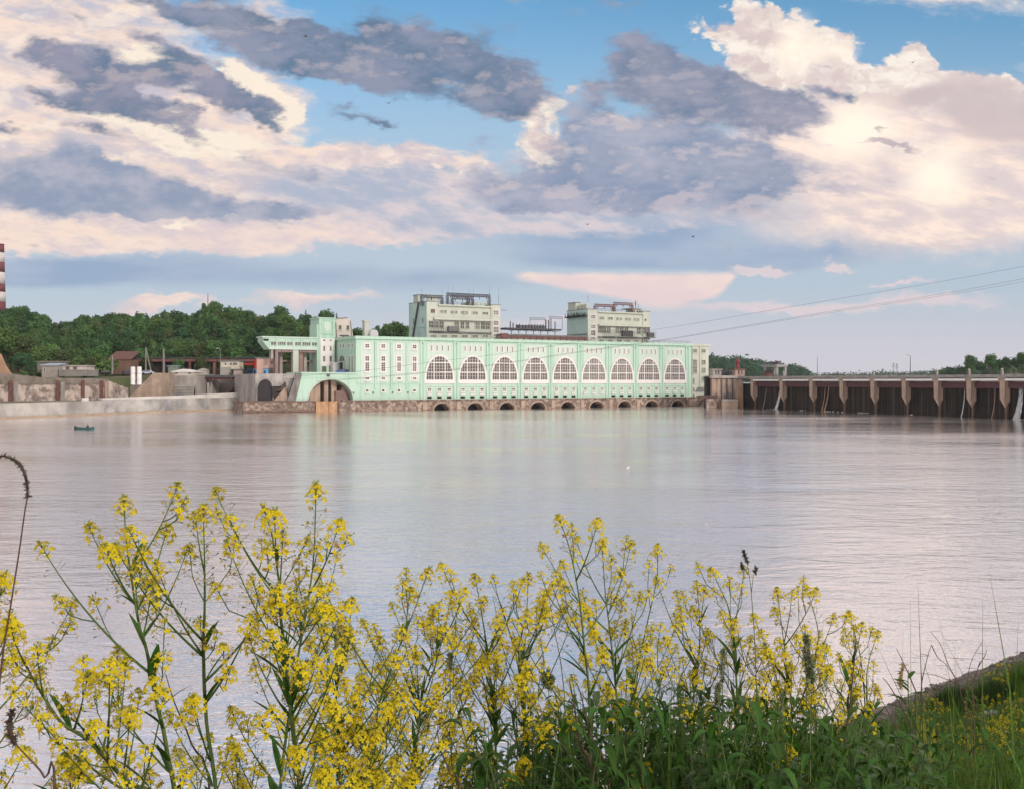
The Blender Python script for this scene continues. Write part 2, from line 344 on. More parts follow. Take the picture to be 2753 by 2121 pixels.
# ------------------------------------------------------------------ the power station
ANG = math.atan2(79.4, 131.9); UX, UY = math.cos(ANG), math.sin(ANG); NX, NY = -UY, UX
PX0, PY0 = ax(957, 381.6), 381.6
def fs(px, t=0.0):                     # photo column on the plane t metres behind the facade -> distance along it
    a = (px - CX) / F_PX
    return (a*(PY0+t*NY) - PX0 - t*NX) / (UX - a*UY)
def fY(px, t=0.0): return PY0 + fs(px, t)*UY + t*NY
def fz(px, py, t=0.0): return az(py, fY(px, t))
ST = empty('power_station', (PX0, PY0, 0), ANG)
tag(ST, 'long mint green hydroelectric power station with nine tall arched windows', 'power station')
S_END = fs(1859); Z_TOP = fz(1181, 909); Z_COR = fz(1181, 916.5); Z_PL = fz(1181, 1075)
DEPTH = 26.0
MB().box(0, S_END, 0, DEPTH, Z_PL, Z_COR).build('wall', M_MINT, ST)
MB().box(-.6, S_END+.5, -.75, DEPTH+.5, Z_COR, Z_COR+.55).box(-.35, S_END+.3, -.45, DEPTH+.3, Z_COR+.55, Z_TOP).build('cornice', M_MINT, ST)
MB().box(.1, S_END-.1, 0.1, DEPTH-.1, Z_TOP, Z_TOP+.06).build('roof', M_ROOF, ST)
# bays
wc = [1181,1270.4,1355,1436.9,1519,1598,1672.4,1744.6,1813.5]
cs = [fs(p) for p in wc]
step = (cs[-1]-cs[0])/8
cs = [cs[0]+step*i for i in range(9)]
b0 = cs[0]-step/2
zA = [fz(1181, y) for y in (959, 975.6, 1001, 1021, 1031.7)]
half = fs(1216)-fs(1181)
zc = fz(1181, 1016); hgt = zA[0]-zc
def arch_pts(h, top, base, n=28):
    # outline: nearly straight feet, elliptic head
    pts = [(-h, base)]
    for i in range(n+1):
        a = math.pi - math.pi*i/n
        pts.append((h*math.cos(a), zc + (top-zc)*math.sin(a)))
    pts.append((h, base)); return pts
def arch_half(z, h, top):
    if z <= zc: return h
    q = (z-zc)/(top-zc); return h*math.sqrt(max(0, 1-q*q))
pan = MB()
for i in range(10):
    s = b0+step*i
    MB().box(s-1.0, s+1.0, -.35, -.002, Z_PL+.003, Z_COR-.003).build('pilaster', M_MINT, ST)
zband = fz(1181, 1035.5)
for i in range(9):
    c_ = cs[i]; w = step/2-1.9
    # pale field around each arch
    MB().box(c_-w, c_+w, -.09, -.003, zband, fz(1181, 923)).build('pale_panel', M_PANEL, ST)
ledge = MB().box(b0+1.0, b0+step*9-1.0, -.26, -.004, zband-.65, zband-.004).build('ledge', M_MINT, ST)
for i in range(10):
    s = b0+step*i+.15
    dp = MB().tube([(s,-.48,Z_PL+.6),(s,-.48,Z_COR-.4)], .12, 6).box(s-.32,s+.32,-.85,-.36,Z_COR-1.3,Z_COR-.55)
    dp.build('downpipe', M_TEAL, ST)
def arched_window(c_):
    g = MB()
    out = arch_pts(half+.75, zA[0]+.75, zA[4]); inn = arch_pts(half, zA[0], zA[3])
    n = len(out)
    for y0, y1 in ((-.42, -.09),):
        vs = [(c_+x, y0, z) for x, z in out]+[(c_+x, y0, z) for x, z in inn]+[(c_+x, y1, z) for x, z in out]+[(c_+x, y1, z) for x, z in inn]
        fsx = []
        for k in range(n):
            q = (k+1) % n
            fsx += [(k, q, n+q, n+k)[::-1], (2*n+k, 2*n+q, q, k)[::-1], (n+k, n+q, 3*n+q, 3*n+k)[::-1]]
        g.add(vs, fsx)
    fr = g.build('arched_window', M_WHITE, ST)
    gl = MB(); P = arch_pts(half+.1, zA[0]+.1, zA[3]-.1)
    gl.prism([(c_+x, z) for x, z in P], -.15, -.11); gl.build('pane', M_GLASS, fr)
    b = MB()
    for z in (zA[1], zA[2]):
        hw = arch_half(z, half, zA[0]); b.box(c_-hw, c_+hw, -.33, -.16, z-.2, z+.2)
    for q, wd in ((-.42,.2),(.42,.2),(-.21,.055),(0,.055),(.21,.055),(-.62,.055),(.62,.055),(-.81,.055),(.81,.055)):
        x = half*q; zt = zc+hgt*math.sqrt(1-q*q)
        dpth = .315 if wd > .1 else .25
        b.box(c_+x-wd, c_+x+wd, -dpth, -.162, zA[3], zt-.02)
    for z in ((zA[2]+zA[3])/2, (zA[1]*2+zA[2])/3, (zA[1]+zA[2]*2)/3, (zA[0]+zA[1])/2):
        hw = arch_half(z, half, zA[0]); b.box(c_-hw, c_+hw, -.22, -.163, z-.035, z+.035)
    b.build('glazing_bars', M_WHITE, fr)
for c_ in cs: arched_window(c_)
def rect_window(name, x0, x1, z0, z1, parent, y=0.0, fr=.3, mtl=None, bars=(0,0), sill=True, out=.2):
    g = MB()
    if fr > 0:
        g.box(x0-fr, x0, y-out, y-.004, z0-fr, z1+fr).box(x1, x1+fr, y-out, y-.004, z0-fr, z1+fr)
        g.box(x0, x1, y-out, y-.004, z1, z1+fr).box(x0, x1, y-out, y-.004, z0-fr, z0)
        if sill: g.box(x0-fr-.12, x1+fr+.12, y-out-.18, y-.0045, z0-fr-.16, z0-fr-.002)
        for k in range(bars[0]):
            x = x0+(x1-x0)*(k+1)/(bars[0]+1); g.box(x-.05, x+.05, y-out*.7, y-.05, z0, z1)
        for k in range(bars[1]):
            z = z0+(z1-z0)*(k+1)/(bars[1]+1); g.box(x0, x1, y-out*.66, y-.052, z-.05, z+.05)
        f = g.build(name, mtl or M_WHITE, parent)
        MB().box(x0, x1, y-.04, y-.006, z0, z1).build('pane', M_GLASS, f)
    else:
        f = MB().box(x0, x1, y-.06, y-.006, z0, z1).build(name, M_GLASS, parent)
    return f
dsl = [fs(1181+d)-fs(1181) for d in (-21,-6.6,8.5,23.5)]
zs0, zs1 = fz(1181, 944), fz(1181, 929.5)
dm = fs(1181+26.5)-fs(1181)
zm0, zm1 = fz(1181, 1053), fz(1181, 1044); zv0, zv1 = fz(1181, 1071.5), fz(1181, 1065.5)
for i, c_ in enumerate(cs):
    for d in dsl: rect_window('slit_window', c_+d-.2, c_+d+.2, zs0, zs1, ST, -.09, .30, out=.16, sill=False)
    for k in (-1, 0, 1):
        x = c_+k*dm
        rect_window('square_window', x-.68, x+.68, zm0, zm1, ST, 0, .26, bars=(1,1), out=.18)
        hd = MB().box(x-.95, x+.95, -.35, -.004, zv1+.5, zv1+1.05)
        hd.build('lintel', M_WHITE, ST)
        if i != 5:
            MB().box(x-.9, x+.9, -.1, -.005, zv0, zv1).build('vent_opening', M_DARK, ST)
MB().box(b0, S_END, -.14, -.006, zv1+1.9, zv1+2.15).build('string_course', M_MINT, ST)
# left part: four columns of windows
lc = [986.7,1030,1072.6,1113.7]; ls = [fs(p) for p in lc]
st4 = (ls[3]-ls[0])/3; ls = [ls[0]+st4*i for i in range(4)]
zq = [fz(986.7, 740+v/3.12) for v in (580,610,682,722,732,805,857,876,906,955,980)]
for x in ls: MB().box(x-st4/2+.6, x+st4/2-.6, -.09, -.003, zq[8]+.3, fz(1030, 921)).build('pale_panel', M_PANEL, ST)
MB().box(.4, b0-1.01, -.24, -.004, zq[8]-.25, zq[8]+.25).build('ledge', M_MINT, ST)
for x in ls:
    rect_window('upper_window', x-.72, x+.72, zq[1], zq[0], ST, -.09, .5, bars=(1,1))
    rect_window('tall_window', x-.72, x+.72, zq[5], zq[2], ST, -.09, .5, bars=(1,6))
    MB().box(x-.75, x+.75, -.33, -.10, zq[4], zq[3]).build('transom', M_WHITE, ST)
    rect_window('lower_window', x-.68, x+.68, zq[7], zq[6], ST, -.09, .42, bars=(1,0))
    rect_window('small_window', x-.5, x+.5, zq[10]+.1, zq[9]-.1, ST, 0, .3)
for k in range(1, 4):
    x = ls[0]+st4*(k-.5); MB().box(x-.25, x+.25, -.3, -.0035, Z_PL+4, fz(1030, 921)).build('rib', M_MINT, ST)
for p_ in (950, 1003, 1055, 1096):
    s = fs(p_); MB().box(s-.2, s+.2, -.4, -.004, fz(1055, 1057), fz(1055, 1053)).build('wall_lamp', M_STEEL, ST)
# small windows high in the last stretch are in annex below
# stone plinth with draft tube arches
pz = fz(1181, 1084.5)
plm = MB()
sL = fs(655, -2.0)
def plinth_piece(x0, x1): plm.box(x0, x1, -2.0, 3.0, -3, Z_PL-.02)
plinth_piece(fs(921, -2)+.2, b0+.5)
plinth_piece(b0+9*step-.9, S_END+2)
ahalf = fs(1181+21)-fs(1181)
for i in range(9):
    c_ = cs[i]; x0, x1 = b0+step*i+.5 if i == 0 else b0+step*i+.0, b0+step*(i+1)-(.9 if i == 8 else 0)
    n = 18; ap = [(c_-ahalf*math.cos(math.pi*k/n), -.4+(pz+.4)*math.sin(math.pi*k/n)) for k in range(n+1)]
    poly_top = Z_PL-.02
    # wall above and beside the arch as strips
    xs = [x0]+[p[0] for p in ap]+[x1]; zs_ = [-3]+[p[1] for p in ap]+[-3]
    plm.box(x0, c_-ahalf, -2.0, 3.0, -3, poly_top); plm.box(c_+ahalf, x1, -2.0, 3.0, -3, poly_top)
    vs = [(p[0], -2.0, p[1]) for p in ap]+[(p[0], -2.0, poly_top) for p in ap]+[(p[0], 3.0, p[1]) for p in ap]+[(p[0], 3.0, poly_top) for p in ap]
    m_ = n+1; ff = []
    for k in range(n):
        ff += [(k, k+1, m_+k+1, m_+k), (2*m_+k, 2*m_+k+1, k+1, k), (m_+k, m_+k+1, 3*m_+k+1, 3*m_+k)]
    plm.add(vs, ff)
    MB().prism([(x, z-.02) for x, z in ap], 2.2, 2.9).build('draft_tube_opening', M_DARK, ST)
    rim = MB(); rp = [(c_-(ahalf+.55)*math.cos(math.pi*k/n), -2.25, -.4+(pz+.9)*math.sin(math.pi*k/n)) for k in range(n+1)]
    rim.tube(rp, .35, 4); rim.build('arch_rim', M_PIER, ST)
plm.build('plinth', M_STONE, ST)
MB().box(fs(921,-2)+.2, S_END+2, -2.3, -.0, Z_PL-.02, Z_PL+.22).build('plinth_edge', M_STONE, ST)
for i in range(10):
    s = b0+step*i; MB().box(s-.8, s+.8, -2.35, -2.002, .2, Z_PL-.5).build('buttress', M_PIER, ST)
# roof edge rail and little roof things
rl = MB()
s_a, s_b = fs(1340), S_END
k = 0
while s_a+k*3 < s_b: rl.tube([(s_a+k*3, .3, Z_TOP), (s_a+k*3, .3, Z_TOP+1.0)], .05, 4); k += 1
rl.tube([(s_a, .3, Z_TOP+1), (s_b, .3, Z_TOP+1)], .05, 4).tube([(s_a, .3, Z_TOP+.5), (s_b, .3, Z_TOP+.5)], .04, 4)
rl.build('roof_railing', M_STEEL, ST)
ch_s = fs(984, 14); MB().box(ch_s-1.0, ch_s+1.0, 13, 15, Z_TOP, fz(984, 866, 14)).box(ch_s-1.2, ch_s+1.2, 12.8, 15.2, fz(984, 866, 14), fz(984, 866, 14)+.5).build('chimney', M_CREAM, ST)
v0 = fs(993, 12); v1 = fs(1014, 12)
MB().prism([(v0, Z_TOP), (v1, Z_TOP), (v1, Z_TOP+2.0), (v1-.8, Z_TOP+2.9), (v0+.5, Z_TOP+2.9), (v0, Z_TOP+1.8)], 11, 14).build('roof_vent', mat('pale_metal', (.55,.56,.58), .5), ST)

# the shaded left end wall: windows, tall pair, pointed door
def side_window(name, p0, p1, y0, y1, ref, fr=.35, mtl=None):
    # columns on the end wall s=0: distance t back from the corner
    def tt(px):
        a = (px-CX)/F_PX; return (PX0 - a*PY0)/(a*NY - NX)
    t0, t1 = sorted((tt(p0), tt(p1))); rY = PY0+NY*tt(ref)
    z0, z1 = az(y1, rY), az(y0, rY)
    g = MB().box(-.16, -.004, t0-fr, t0, z0-fr, z1+fr).box(-.16, -.004, t1, t1+fr, z0-fr, z1+fr).box(-.16, -.004, t0, t1, z1, z1+fr).box(-.16, -.004, t0, t1, z0-fr, z0)
    f = g.build(name, mtl or M_WHITE, ST); MB().box(-.05, -.005, t0, t1, z0, z1).build('pane', M_GLASS, f); return tt, z0, z1
for p in (915.5, 924, 938.5, 947.5): side_window('end_window', p-1.4, p+1.4, 926, 936, p, .3)
for p in (939.5, 947.5): side_window('tall_end_window', p-1.5, p+1.5, 958, 1001, p, .35)
def tt(px):
    a = (px-CX)/F_PX; return (PX0 - a*PY0)/(a*NY - NX)
t0, t1 = tt(926), tt(914); rY = PY0+NY*tt(920)
zb, zt = az(1005, rY), az(975, rY); zp = az(957, rY)
dr = MB(); dr.box(-.6, -.006, t0-.5, t0, zb, zt+.4); dr.box(-.6, -.006, t1, t1+.5, zb, zt+.4); dr.box(-.6, -.006, t0, t1, zt, zt+.4)
po = dr.build('portal', M_CREAM, ST)
MB().box(-.06, -.004, t0, t1, zb, zt).build('door', mat('dark_blue_door', (.02,.03,.05), .5), po)
gm = MB(); tm = (t0+t1)/2
gm.add([(-.3, t0, zt+.45), (-.3, t1, zt+.45), (-.3, t1-.7, (zt+zp)/2+.8), (-.3, tm, zp), (-.3, t0+.7, (zt+zp)/2+.8), (-.005, t0, zt+.45), (-.005, t1, zt+.45), (-.005, t1-.7, (zt+zp)/2+.8), (-.005, tm, zp), (-.005, t0+.7, (zt+zp)/2+.8)],
       [(0,4,3,2,1), (0,1,6,5), (1,2,7,6), (2,3,8,7), (3,4,9,8), (4,0,5,9)])
gm.build('pointed_window', M_GLASS, po)

# ---- right annex, cream
AX = fs(1861, 6.0)
ax0, ax1 = fs(1858, 5), fs(1905, 5)
aztop = fz(1880, 931, 5); azb = fz(1880, 1050, 5)
AN = empty('annex', (PX0, PY0, 0), ANG); tag(AN, 'tall cream annex with two columns of windows at the right end of the station', 'annex')
MB().box(ax0+.6, ax1, 5, 20, 2.0, aztop).build('wall', M_CREAM, AN)
MB().box(ax0+.2, ax1+.8, 4.5, 20.6, aztop, aztop+.8).build('cornice', M_CREAM, AN)
MB().box((ax0+ax1)/2-.35, (ax0+ax1)/2+.35, 4.75, 4.998, 3, aztop).build('pilaster', M_CREAM, AN)
for p, rows in ((1868, ((940,948),(968,984),(986,1003))), (1891.5, ((940,948),(969,980),(989.5,1002),(1014,1024)))):
    s = fs(p, 5)
    for r in rows:
        rect_window('window', s-1.0, s+1.0, fz(p, r[1], 5), fz(p, r[0], 5), AN, 5, .18, M_CREAM, bars=(1,2))
MB().box(S_END+.51, S_END+3.6, 0.4, 4.9, 1.5, fz(1868, 1008)).build('stair_tower', M_CREAM, AN)
for y0, y1 in ((1017,1033),(1043,1052),(1059,1069)):
    rect_window('narrow_window', S_END+1.2, S_END+1.8, fz(1864, y1), fz(1864, y0), AN, .4, .12, M_CREAM, sill=False)
MB().box(fs(1872,0), fs(1898,0), .5, 9, 0, fz(1880, 1052)).build('low_block', M_CREAM, AN)
MB().prism([(fs(1870,0), fz(1880, 1052)), (fs(1903,0), fz(1880, 1052)), (fs(1900,0), fz(1880, 1041)), (fs(1876,0), fz(1880, 1043))], 0, 9.3).build('low_roof', M_ROOF, AN)
MB().box(fs(1855,-1.5), fs(1925,-1.5), -1.5, 1.2, -2, fz(1890, 1075)).box(fs(1880,-1.5), fs(1906,-1.5), -1.8, .6, -2, fz(1890, 1064)).build('footing', M_STONE, AN)

# ---- the arch portal with the sloping side, the tower, the gallery
AR = empty('lock_portal', (PX0, PY0, 0), ANG); tag(AR, 'mint green portal with one wide round arch and a sloping left flank', 'portal')
ZT = fz(880, 1005); x_l = fs(795); x_lt = fs(812); x_r = -.02
acx = fs(889.5); ah = (fs(951)-fs(828))/2; atop = fz(889, 1020.5)
n = 28
ap = [(acx-ah*math.cos(math.pi*k/n), Z_PL+(atop-Z_PL)*math.sin(math.pi*k/n)) for k in range(n+1)]
g = MB()
def topz(x): return Z_PL+(ZT-Z_PL)*min(1, max(0, (x-x_l)/(x_lt-x_l)))
g.prism([(x_l, Z_PL-.3), (ap[0][0], Z_PL-.3), (ap[0][0], ZT), (x_lt, ZT)], 0, 14)
g.box(ap[-1][0], x_r, 0, 14, Z_PL-.3, ZT)
m_ = n+1
vs = [(p[0], 0, p[1]) for p in ap]+[(p[0], 0, ZT) for p in ap]+[(p[0], 14, p[1]) for p in ap]+[(p[0], 14, ZT) for p in ap]
ff = []
for k in range(n): ff += [(k, k+1, m_+k+1, m_+k), (2*m_+k, 2*m_+k+1, k+1, k), (m_+k, m_+k+1, 3*m_+k+1, 3*m_+k), (2*m_+k+1, 2*m_+k, 3*m_+k, 3*m_+k+1)]
g.add(vs, ff); g.build('wall', M_MINT, AR)
MB().box(x_lt-.5, x_r, -.5, 14.5, ZT, ZT+.5).build('parapet', M_MINT, AR)
MB().box(x_lt, x_r, -.25, -.003, ZT-1.5, ZT-1.1).build('string_course', M_MINT, AR)
rim = MB(); rim.tube([(p[0], -.05, p[1]+.25) for p in ap], .28, 4); rim.build('arch_rim', M_PANEL, AR)
s_ = fs(882); MB().box(s_-.45, s_+.45, -.5, -.004, ZT-1.0, ZT-.1).build('lamp', M_STEEL, AR)
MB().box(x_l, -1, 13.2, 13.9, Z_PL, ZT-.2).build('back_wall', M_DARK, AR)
for p, w_ in ((838, .9), (853, 1.1), (877, .75), (898, 1.0)):
    s = fs(p, 4); MB().box(s-w_, s+w_, 4, 9, -2, ZT-1.2).build('pillar', M_PIER, AR)
MB().prism([(fs(902,3), -2), (fs(952,3), -2), (fs(952,3), Z_PL+4), (fs(926,3), Z_PL+6.5), (fs(916,3), Z_PL+3.5), (fs(902,3), Z_PL+3.5)], 3, 12).build('inner_wall', mat('rosy_concrete', (.27,.19,.17), .9, (.18,.12,.11), .5, .8), AR)
MB().box(fs(848,0), fs(883,0)-.08, -.4, 4, -2, Z_PL-.1).box(fs(883,0)+.08, fs(919,0), -.4, 4, -2, Z_PL-.1).build('sluice_gate', mat('orange_stained_timber', (.42,.24,.13), .85, (.50,.33,.20), .7, .9, (.22,.12,.08), (.9,.9,.12), .7), AR)
pl2 = MB().box(fs(655,-1.2), fs(846,-1.2), -1.2, 10, -3, Z_PL-.25).box(fs(921,-2)-1.2, fs(921,-2)+.19, -1.9, 4, -3, Z_PL-.3)
pl2.build('plinth', M_STONE, AR)
MB().box(fs(655,-1.2)-.3, fs(846,-1.2), -1.5, 10, Z_PL-.25, Z_PL+.15).box(fs(655,-1.2)-.3, fs(846,-1.2), -1.6, -1.21, .15, .75).build('plinth_edge', mat('wet_stone_edge', (.13,.085,.07), .8, (.24,.16,.13), .6, .8), AR)

TW = empty('tower', (PX0, PY0, 0), ANG); tag(TW, 'square mint green tower with two white window strips above the portal', 'tower')
T0 = 18.0
x0, x1 = fs(858, T0), fs(901, T0); xw1 = fs(880, T0)
zt_t = fz(870, 857, T0)
MB().box(x0, x1, T0, T0+9, ZT, zt_t).box(x0-.7, x0, T0+.3, T0+8, ZT, zt_t-2.2).build('wall', M_MINT, TW)
MB().box(x0-.3, x1+.3, T0-.3, T0+9.3, zt_t, zt_t+.4).build('cornice', M_MINT, TW)
# blank framed panel
fx0, fx1 = fs(863.5, T0), fs(896, T0); fz0, fz1 = fz(880, 896, T0), fz(880, 863, T0)
MB().box(fx0, fx1, T0-.3, T0-.002, fz0-.35, fz0).box(fx0, fx1, T0-.2, T0-.002, fz1, fz1+.25).box(fx0, fx0+.3, T0-.2, T0-.003, fz0, fz1).box(fx1-.3, fx1, T0-.2, T0-.003, fz0, fz1).build('panel_frame', M_MINT, TW)
ex = (fx0+fx1)/2
em = MB().lathe([(0.05,-.12),(1.25,-.12),(1.45,0),(1.25,.0)], 0, 0, 20)
em.v = [(x+ex, T0-.1+z*.8, y*1.25+(fz0+fz1)/2) for x, y, z in em.v]; em.build('relief', M_PANEL, TW)
for p in (871, 888.5):
    s = fs(p, T0); w_ = 1.35
    MB().box(s-w_, s+w_, T0-.15, T0-.003, ZT+2.9, fz(880, 911, T0)).build('white_strip', M_WHITE, TW)
    for y0, y1, hw in ((914,917.5,.42), (931,944,.32), (958,973,.42)):
        rect_window('window', s-hw, s+hw, fz(p, y1, T0), fz(p, y0, T0), TW, T0-.15, .1, sill=False, out=.1)
for p0, p1 in ((866, 877), (885.5, 894)):
    MB().box(fs(p0, T0), fs(p1, T0), T0-.12, T0-.004, ZT, fz(880, 986, T0)).build('doorway', mat('brown_door', (.13,.10,.07), .8), TW)
bx0, bx1 = fs(896, T0-3), fs(913, T0-3)
MB().box(bx0, bx1, T0-3, T0-.2, ZT+.05, fz(904, 977, T0-3)).box(bx0-.2, bx1+.2, T0-3.2, T0-.19, fz(904, 977, T0-3), fz(904, 977, T0-3)+.3).build('lobby', M_WHITE, TW)
PH = empty('rooftop_house', (PX0, PY0, 0), ANG); tag(PH, 'pale rendered stair house with a sloping roof edge beside the green tower', 'stair house')
hx0, hx1 = x1+.45, fs(950, T0+1)
MB().prism([(hx0, Z_TOP), (hx1, Z_TOP), (hx1-1.0, fz(940, 863, T0)), (hx1-2.5, fz(940, 860, T0)+.6), (hx0, fz(905, 858, T0))], T0+1, T0+9).build('wall', mat('pale_render', (.60,.56,.50), .9, (.52,.48,.44), .2, .8, (.38,.34,.31), (.4,.4,.06), .5), PH)
MB().prism([(hx0, fz(905,858,T0)), (hx1-2.5, fz(940,860,T0)+.6), (hx1-2.2, fz(940,860,T0)+.9), (hx0, fz(905,858,T0)+.35)], T0+.7, T0+9.3).build('roof', M_ROOF, PH)
for p in (914, 935):
    s = fs(p, T0+1); rect_window('window', s-.5, s+.5, Z_TOP+3.0, Z_TOP+4.6, PH, T0+1, .15, M_CREAM)
MB().tube([(hx1-.6, T0+.9, Z_TOP), (hx1-1.2, T0+.9, fz(940, 863, T0))], .12, 5).tube([(hx0+.5, T0+.9, Z_TOP), (hx0+.2, T0+.9, fz(940, 863, T0)-1)], .12, 5).build('downpipe', M_STEEL, PH)
MB().tube([(hx0+2, T0-2, Z_TOP), (hx0+2, T0-2, Z_TOP+.5)], .3, 6).box(hx0+.5, hx0+3.5, T0-3.5, T0-2, Z_TOP+.4, Z_TOP+.9).build('roof_unit', M_STEEL, PH)

GA = empty('gallery', (PX0, PY0, 0), ANG); tag(GA, 'raised mint green gallery with a row of windows on tall concrete columns', 'gallery')
tg = T0+.5
gx0 = fs(707, tg); gxb = fs(724, tg); gx1 = x0-.72
gz1 = fz(780, 909.5, tg); gz0 = fz(780, 941, tg)
MB().prism([(gx0, gz1), (gx0+.0, gz1-1.4), (gxb, gz0), (gx1, gz0), (gx1, gz1)], tg, tg+6).build('wall', M_MINT, GA)
MB().box(gx0-.4, gx1, tg-.4, tg+6.4, gz1, gz1+.45).build('roof', M_PANEL, GA)
MB().box(gxb, gx1, tg-.25, tg-.003, gz0+.02, gz0+1.2).build('sill_band', M_PANEL, GA)
zw0, zw1 = fz(780, 929, tg), fz(780, 920.5, tg); zc0, zc1 = fz(780, 914.5, tg), fz(780, 911.2, tg)
for a, b_, nn in ((728,742,2),(746,767,4),(771,786,2),(793,808,2),(812,834,4),(838,853,2)):
    xa, xb = fs(a, tg), fs(b_, tg)
    MB().box(xa-.1, xb+.1, tg-.06, tg-.004, zc0, zc1).build('clerestory', M_PANEL, GA)
    rect_window('window', xa, xb, zw0, zw1, GA, tg, .16, M_PANEL, bars=(nn-1 if nn < 3 else 3, 0), sill=False)
for a in (725.5, 744, 769, 789.5, 810, 836, 854.5):
    s = fs(a, tg); MB().box(s-.3, s+.3, tg-.3, tg-.005, gz0+1.2, gz1-.02).build('rib', M_MINT, GA)
s_ = fs(715, tg); MB().box(s_-.9, s_+.9, tg-.1, tg-.004, gz1-1.2, gz1-.5).build('vent', M_DARK, GA)
M_COLP = mat('pink_grey_column', (.30,.20,.19), .9, (.24,.17,.16), .4, .8, (.12,.09,.09), (.7,.7,.08), .6)
for p0, p1, mm, tb in ((729,735,M_CONC,tg+.5), (740,748,M_COLP,tg+.2), (752,760,M_CONC,tg+4), (788,803,M_CREAM,tg+.1), (804,815,M_COLP,tg+1.2), (817,825,M_CONC,tg+4), (853,858,M_COLP,tg+.6)):
    zz0 = ZT if p0 > 735 else fz(732, 965, tg)
    MB().box(fs(p0, tb), fs(p1, tb), tb, tb+2.2, zz0, gz0-.003).build('column', mm, GA)
for a, b_ in ((741, 788), (805, 857)):
    MB().box(fs(a, tg+5), fs(b_, tg+5), tg+5, tg+6, fz(780, 973, tg), fz(780, 968, tg)).box(fs(a, tg+.3), fs(b_, tg+.3), tg+.3, tg+5.5, gz0-.9, gz0-.004).build('beam', M_COLP, GA)
# lock chamber yard deck behind the portal
MB().box(fs(690, 14), -.05, 14.01, 40, -2, ZT-.05).build('yard_deck', M_CONC, GA)

# ------------------------------------------------------------------ blocks on the roof
M_SIDE = mat('grey_mint_side', (.50,.66,.62), .85, (.42,.57,.54), .2, .8, (.36,.46,.44), (.4,.4,.06), .5)
def roof_block(nm, label, t, p0, p1, py_shoulder, py_main, py_low, pm0, pm1, px_ref, left_side_px):
    B = empty(nm, (PX0, PY0, 0), ANG); tag(B, label, 'roof building', 'switch houses on the station roof')
    s0, s1 = fs(p0, t), fs(p1, t); m0, m1 = fs(pm0, t), fs(pm1, t)
    zt = fz(px_ref, py_main, t); D = 15.0
    zs = fz(p0+5, py_shoulder, t); zr = fz(p1-5, py_low, t)
    g = MB().box(m0, m1, t, t+D, Z_TOP, zt).box(s0, m0, t-.35, t+D+.2, Z_TOP, zs).box(m1, s1, t-.35, t+D+.2, Z_TOP, zr)
    g.build('wall', M_CREAM, B)
    MB().box(m0+.002, m1-.002, t-.9, t+D+.1, zt, zt+.5).build('cornice', M_CREAM, B)
    MB().box(s0-.15, m0-.003, t-.5, t+D+.3, zs, zs+.25).box(m1+.003, s1+.15, t-.5, t+D+.3, zr, zr+.25).build('coping', M_ROOF, B)
    MB().box(s0-.12, s0-.002, t-.33, t+D+.18, Z_TOP, zs-.01).build('side_wall', M_SIDE, B)  # thin left side panel in a cooler grey mint than the front
    return B, s0, s1, m0, m1, zt, zs, zr
def zr_(py, px, t): return fz(px, py, t)
def balcony(B, s0, s1, t, z, rail=1.3, mtl=None, depth=1.6):
    b = MB().box(s0, s1, t-depth, t-.004, z-.3, z).build('balcony', M_ROOF, B)
    r = MB(); n = max(2, int((s1-s0)/1.0))
    for k in range(n+1):
        x = s0+.1+(s1-s0-.2)*k/n; r.box(x-.04, x+.04, t-depth+.02, t-depth+.1, z, z+rail)
    for zz in (z+rail*.5, z+rail): r.box(s0+.1, s1-.1, t-depth+.03, t-depth+.09, zz-.04, zz+.04)
    r.build('railing', M_STEEL, b); return b
def lattice(pts_a, pts_b, mb, w=.09, n=10):
    # two chords with zigzag bars between
    A0, A1, B0, B1 = map(Vector, (pts_a[0], pts_a[1], pts_b[0], pts_b[1]))
    mb.tube([A0, A1], w, 4).tube([B0, B1], w, 4)
    for k in range(n):
        a = A0.lerp(A1, k/n); b = B0.lerp(B1, (k+.5)/n); c = A0.lerp(A1, (k+1)/n)
        mb.tube([a, b], w*.6, 3).tube([b, c], w*.6, 3)
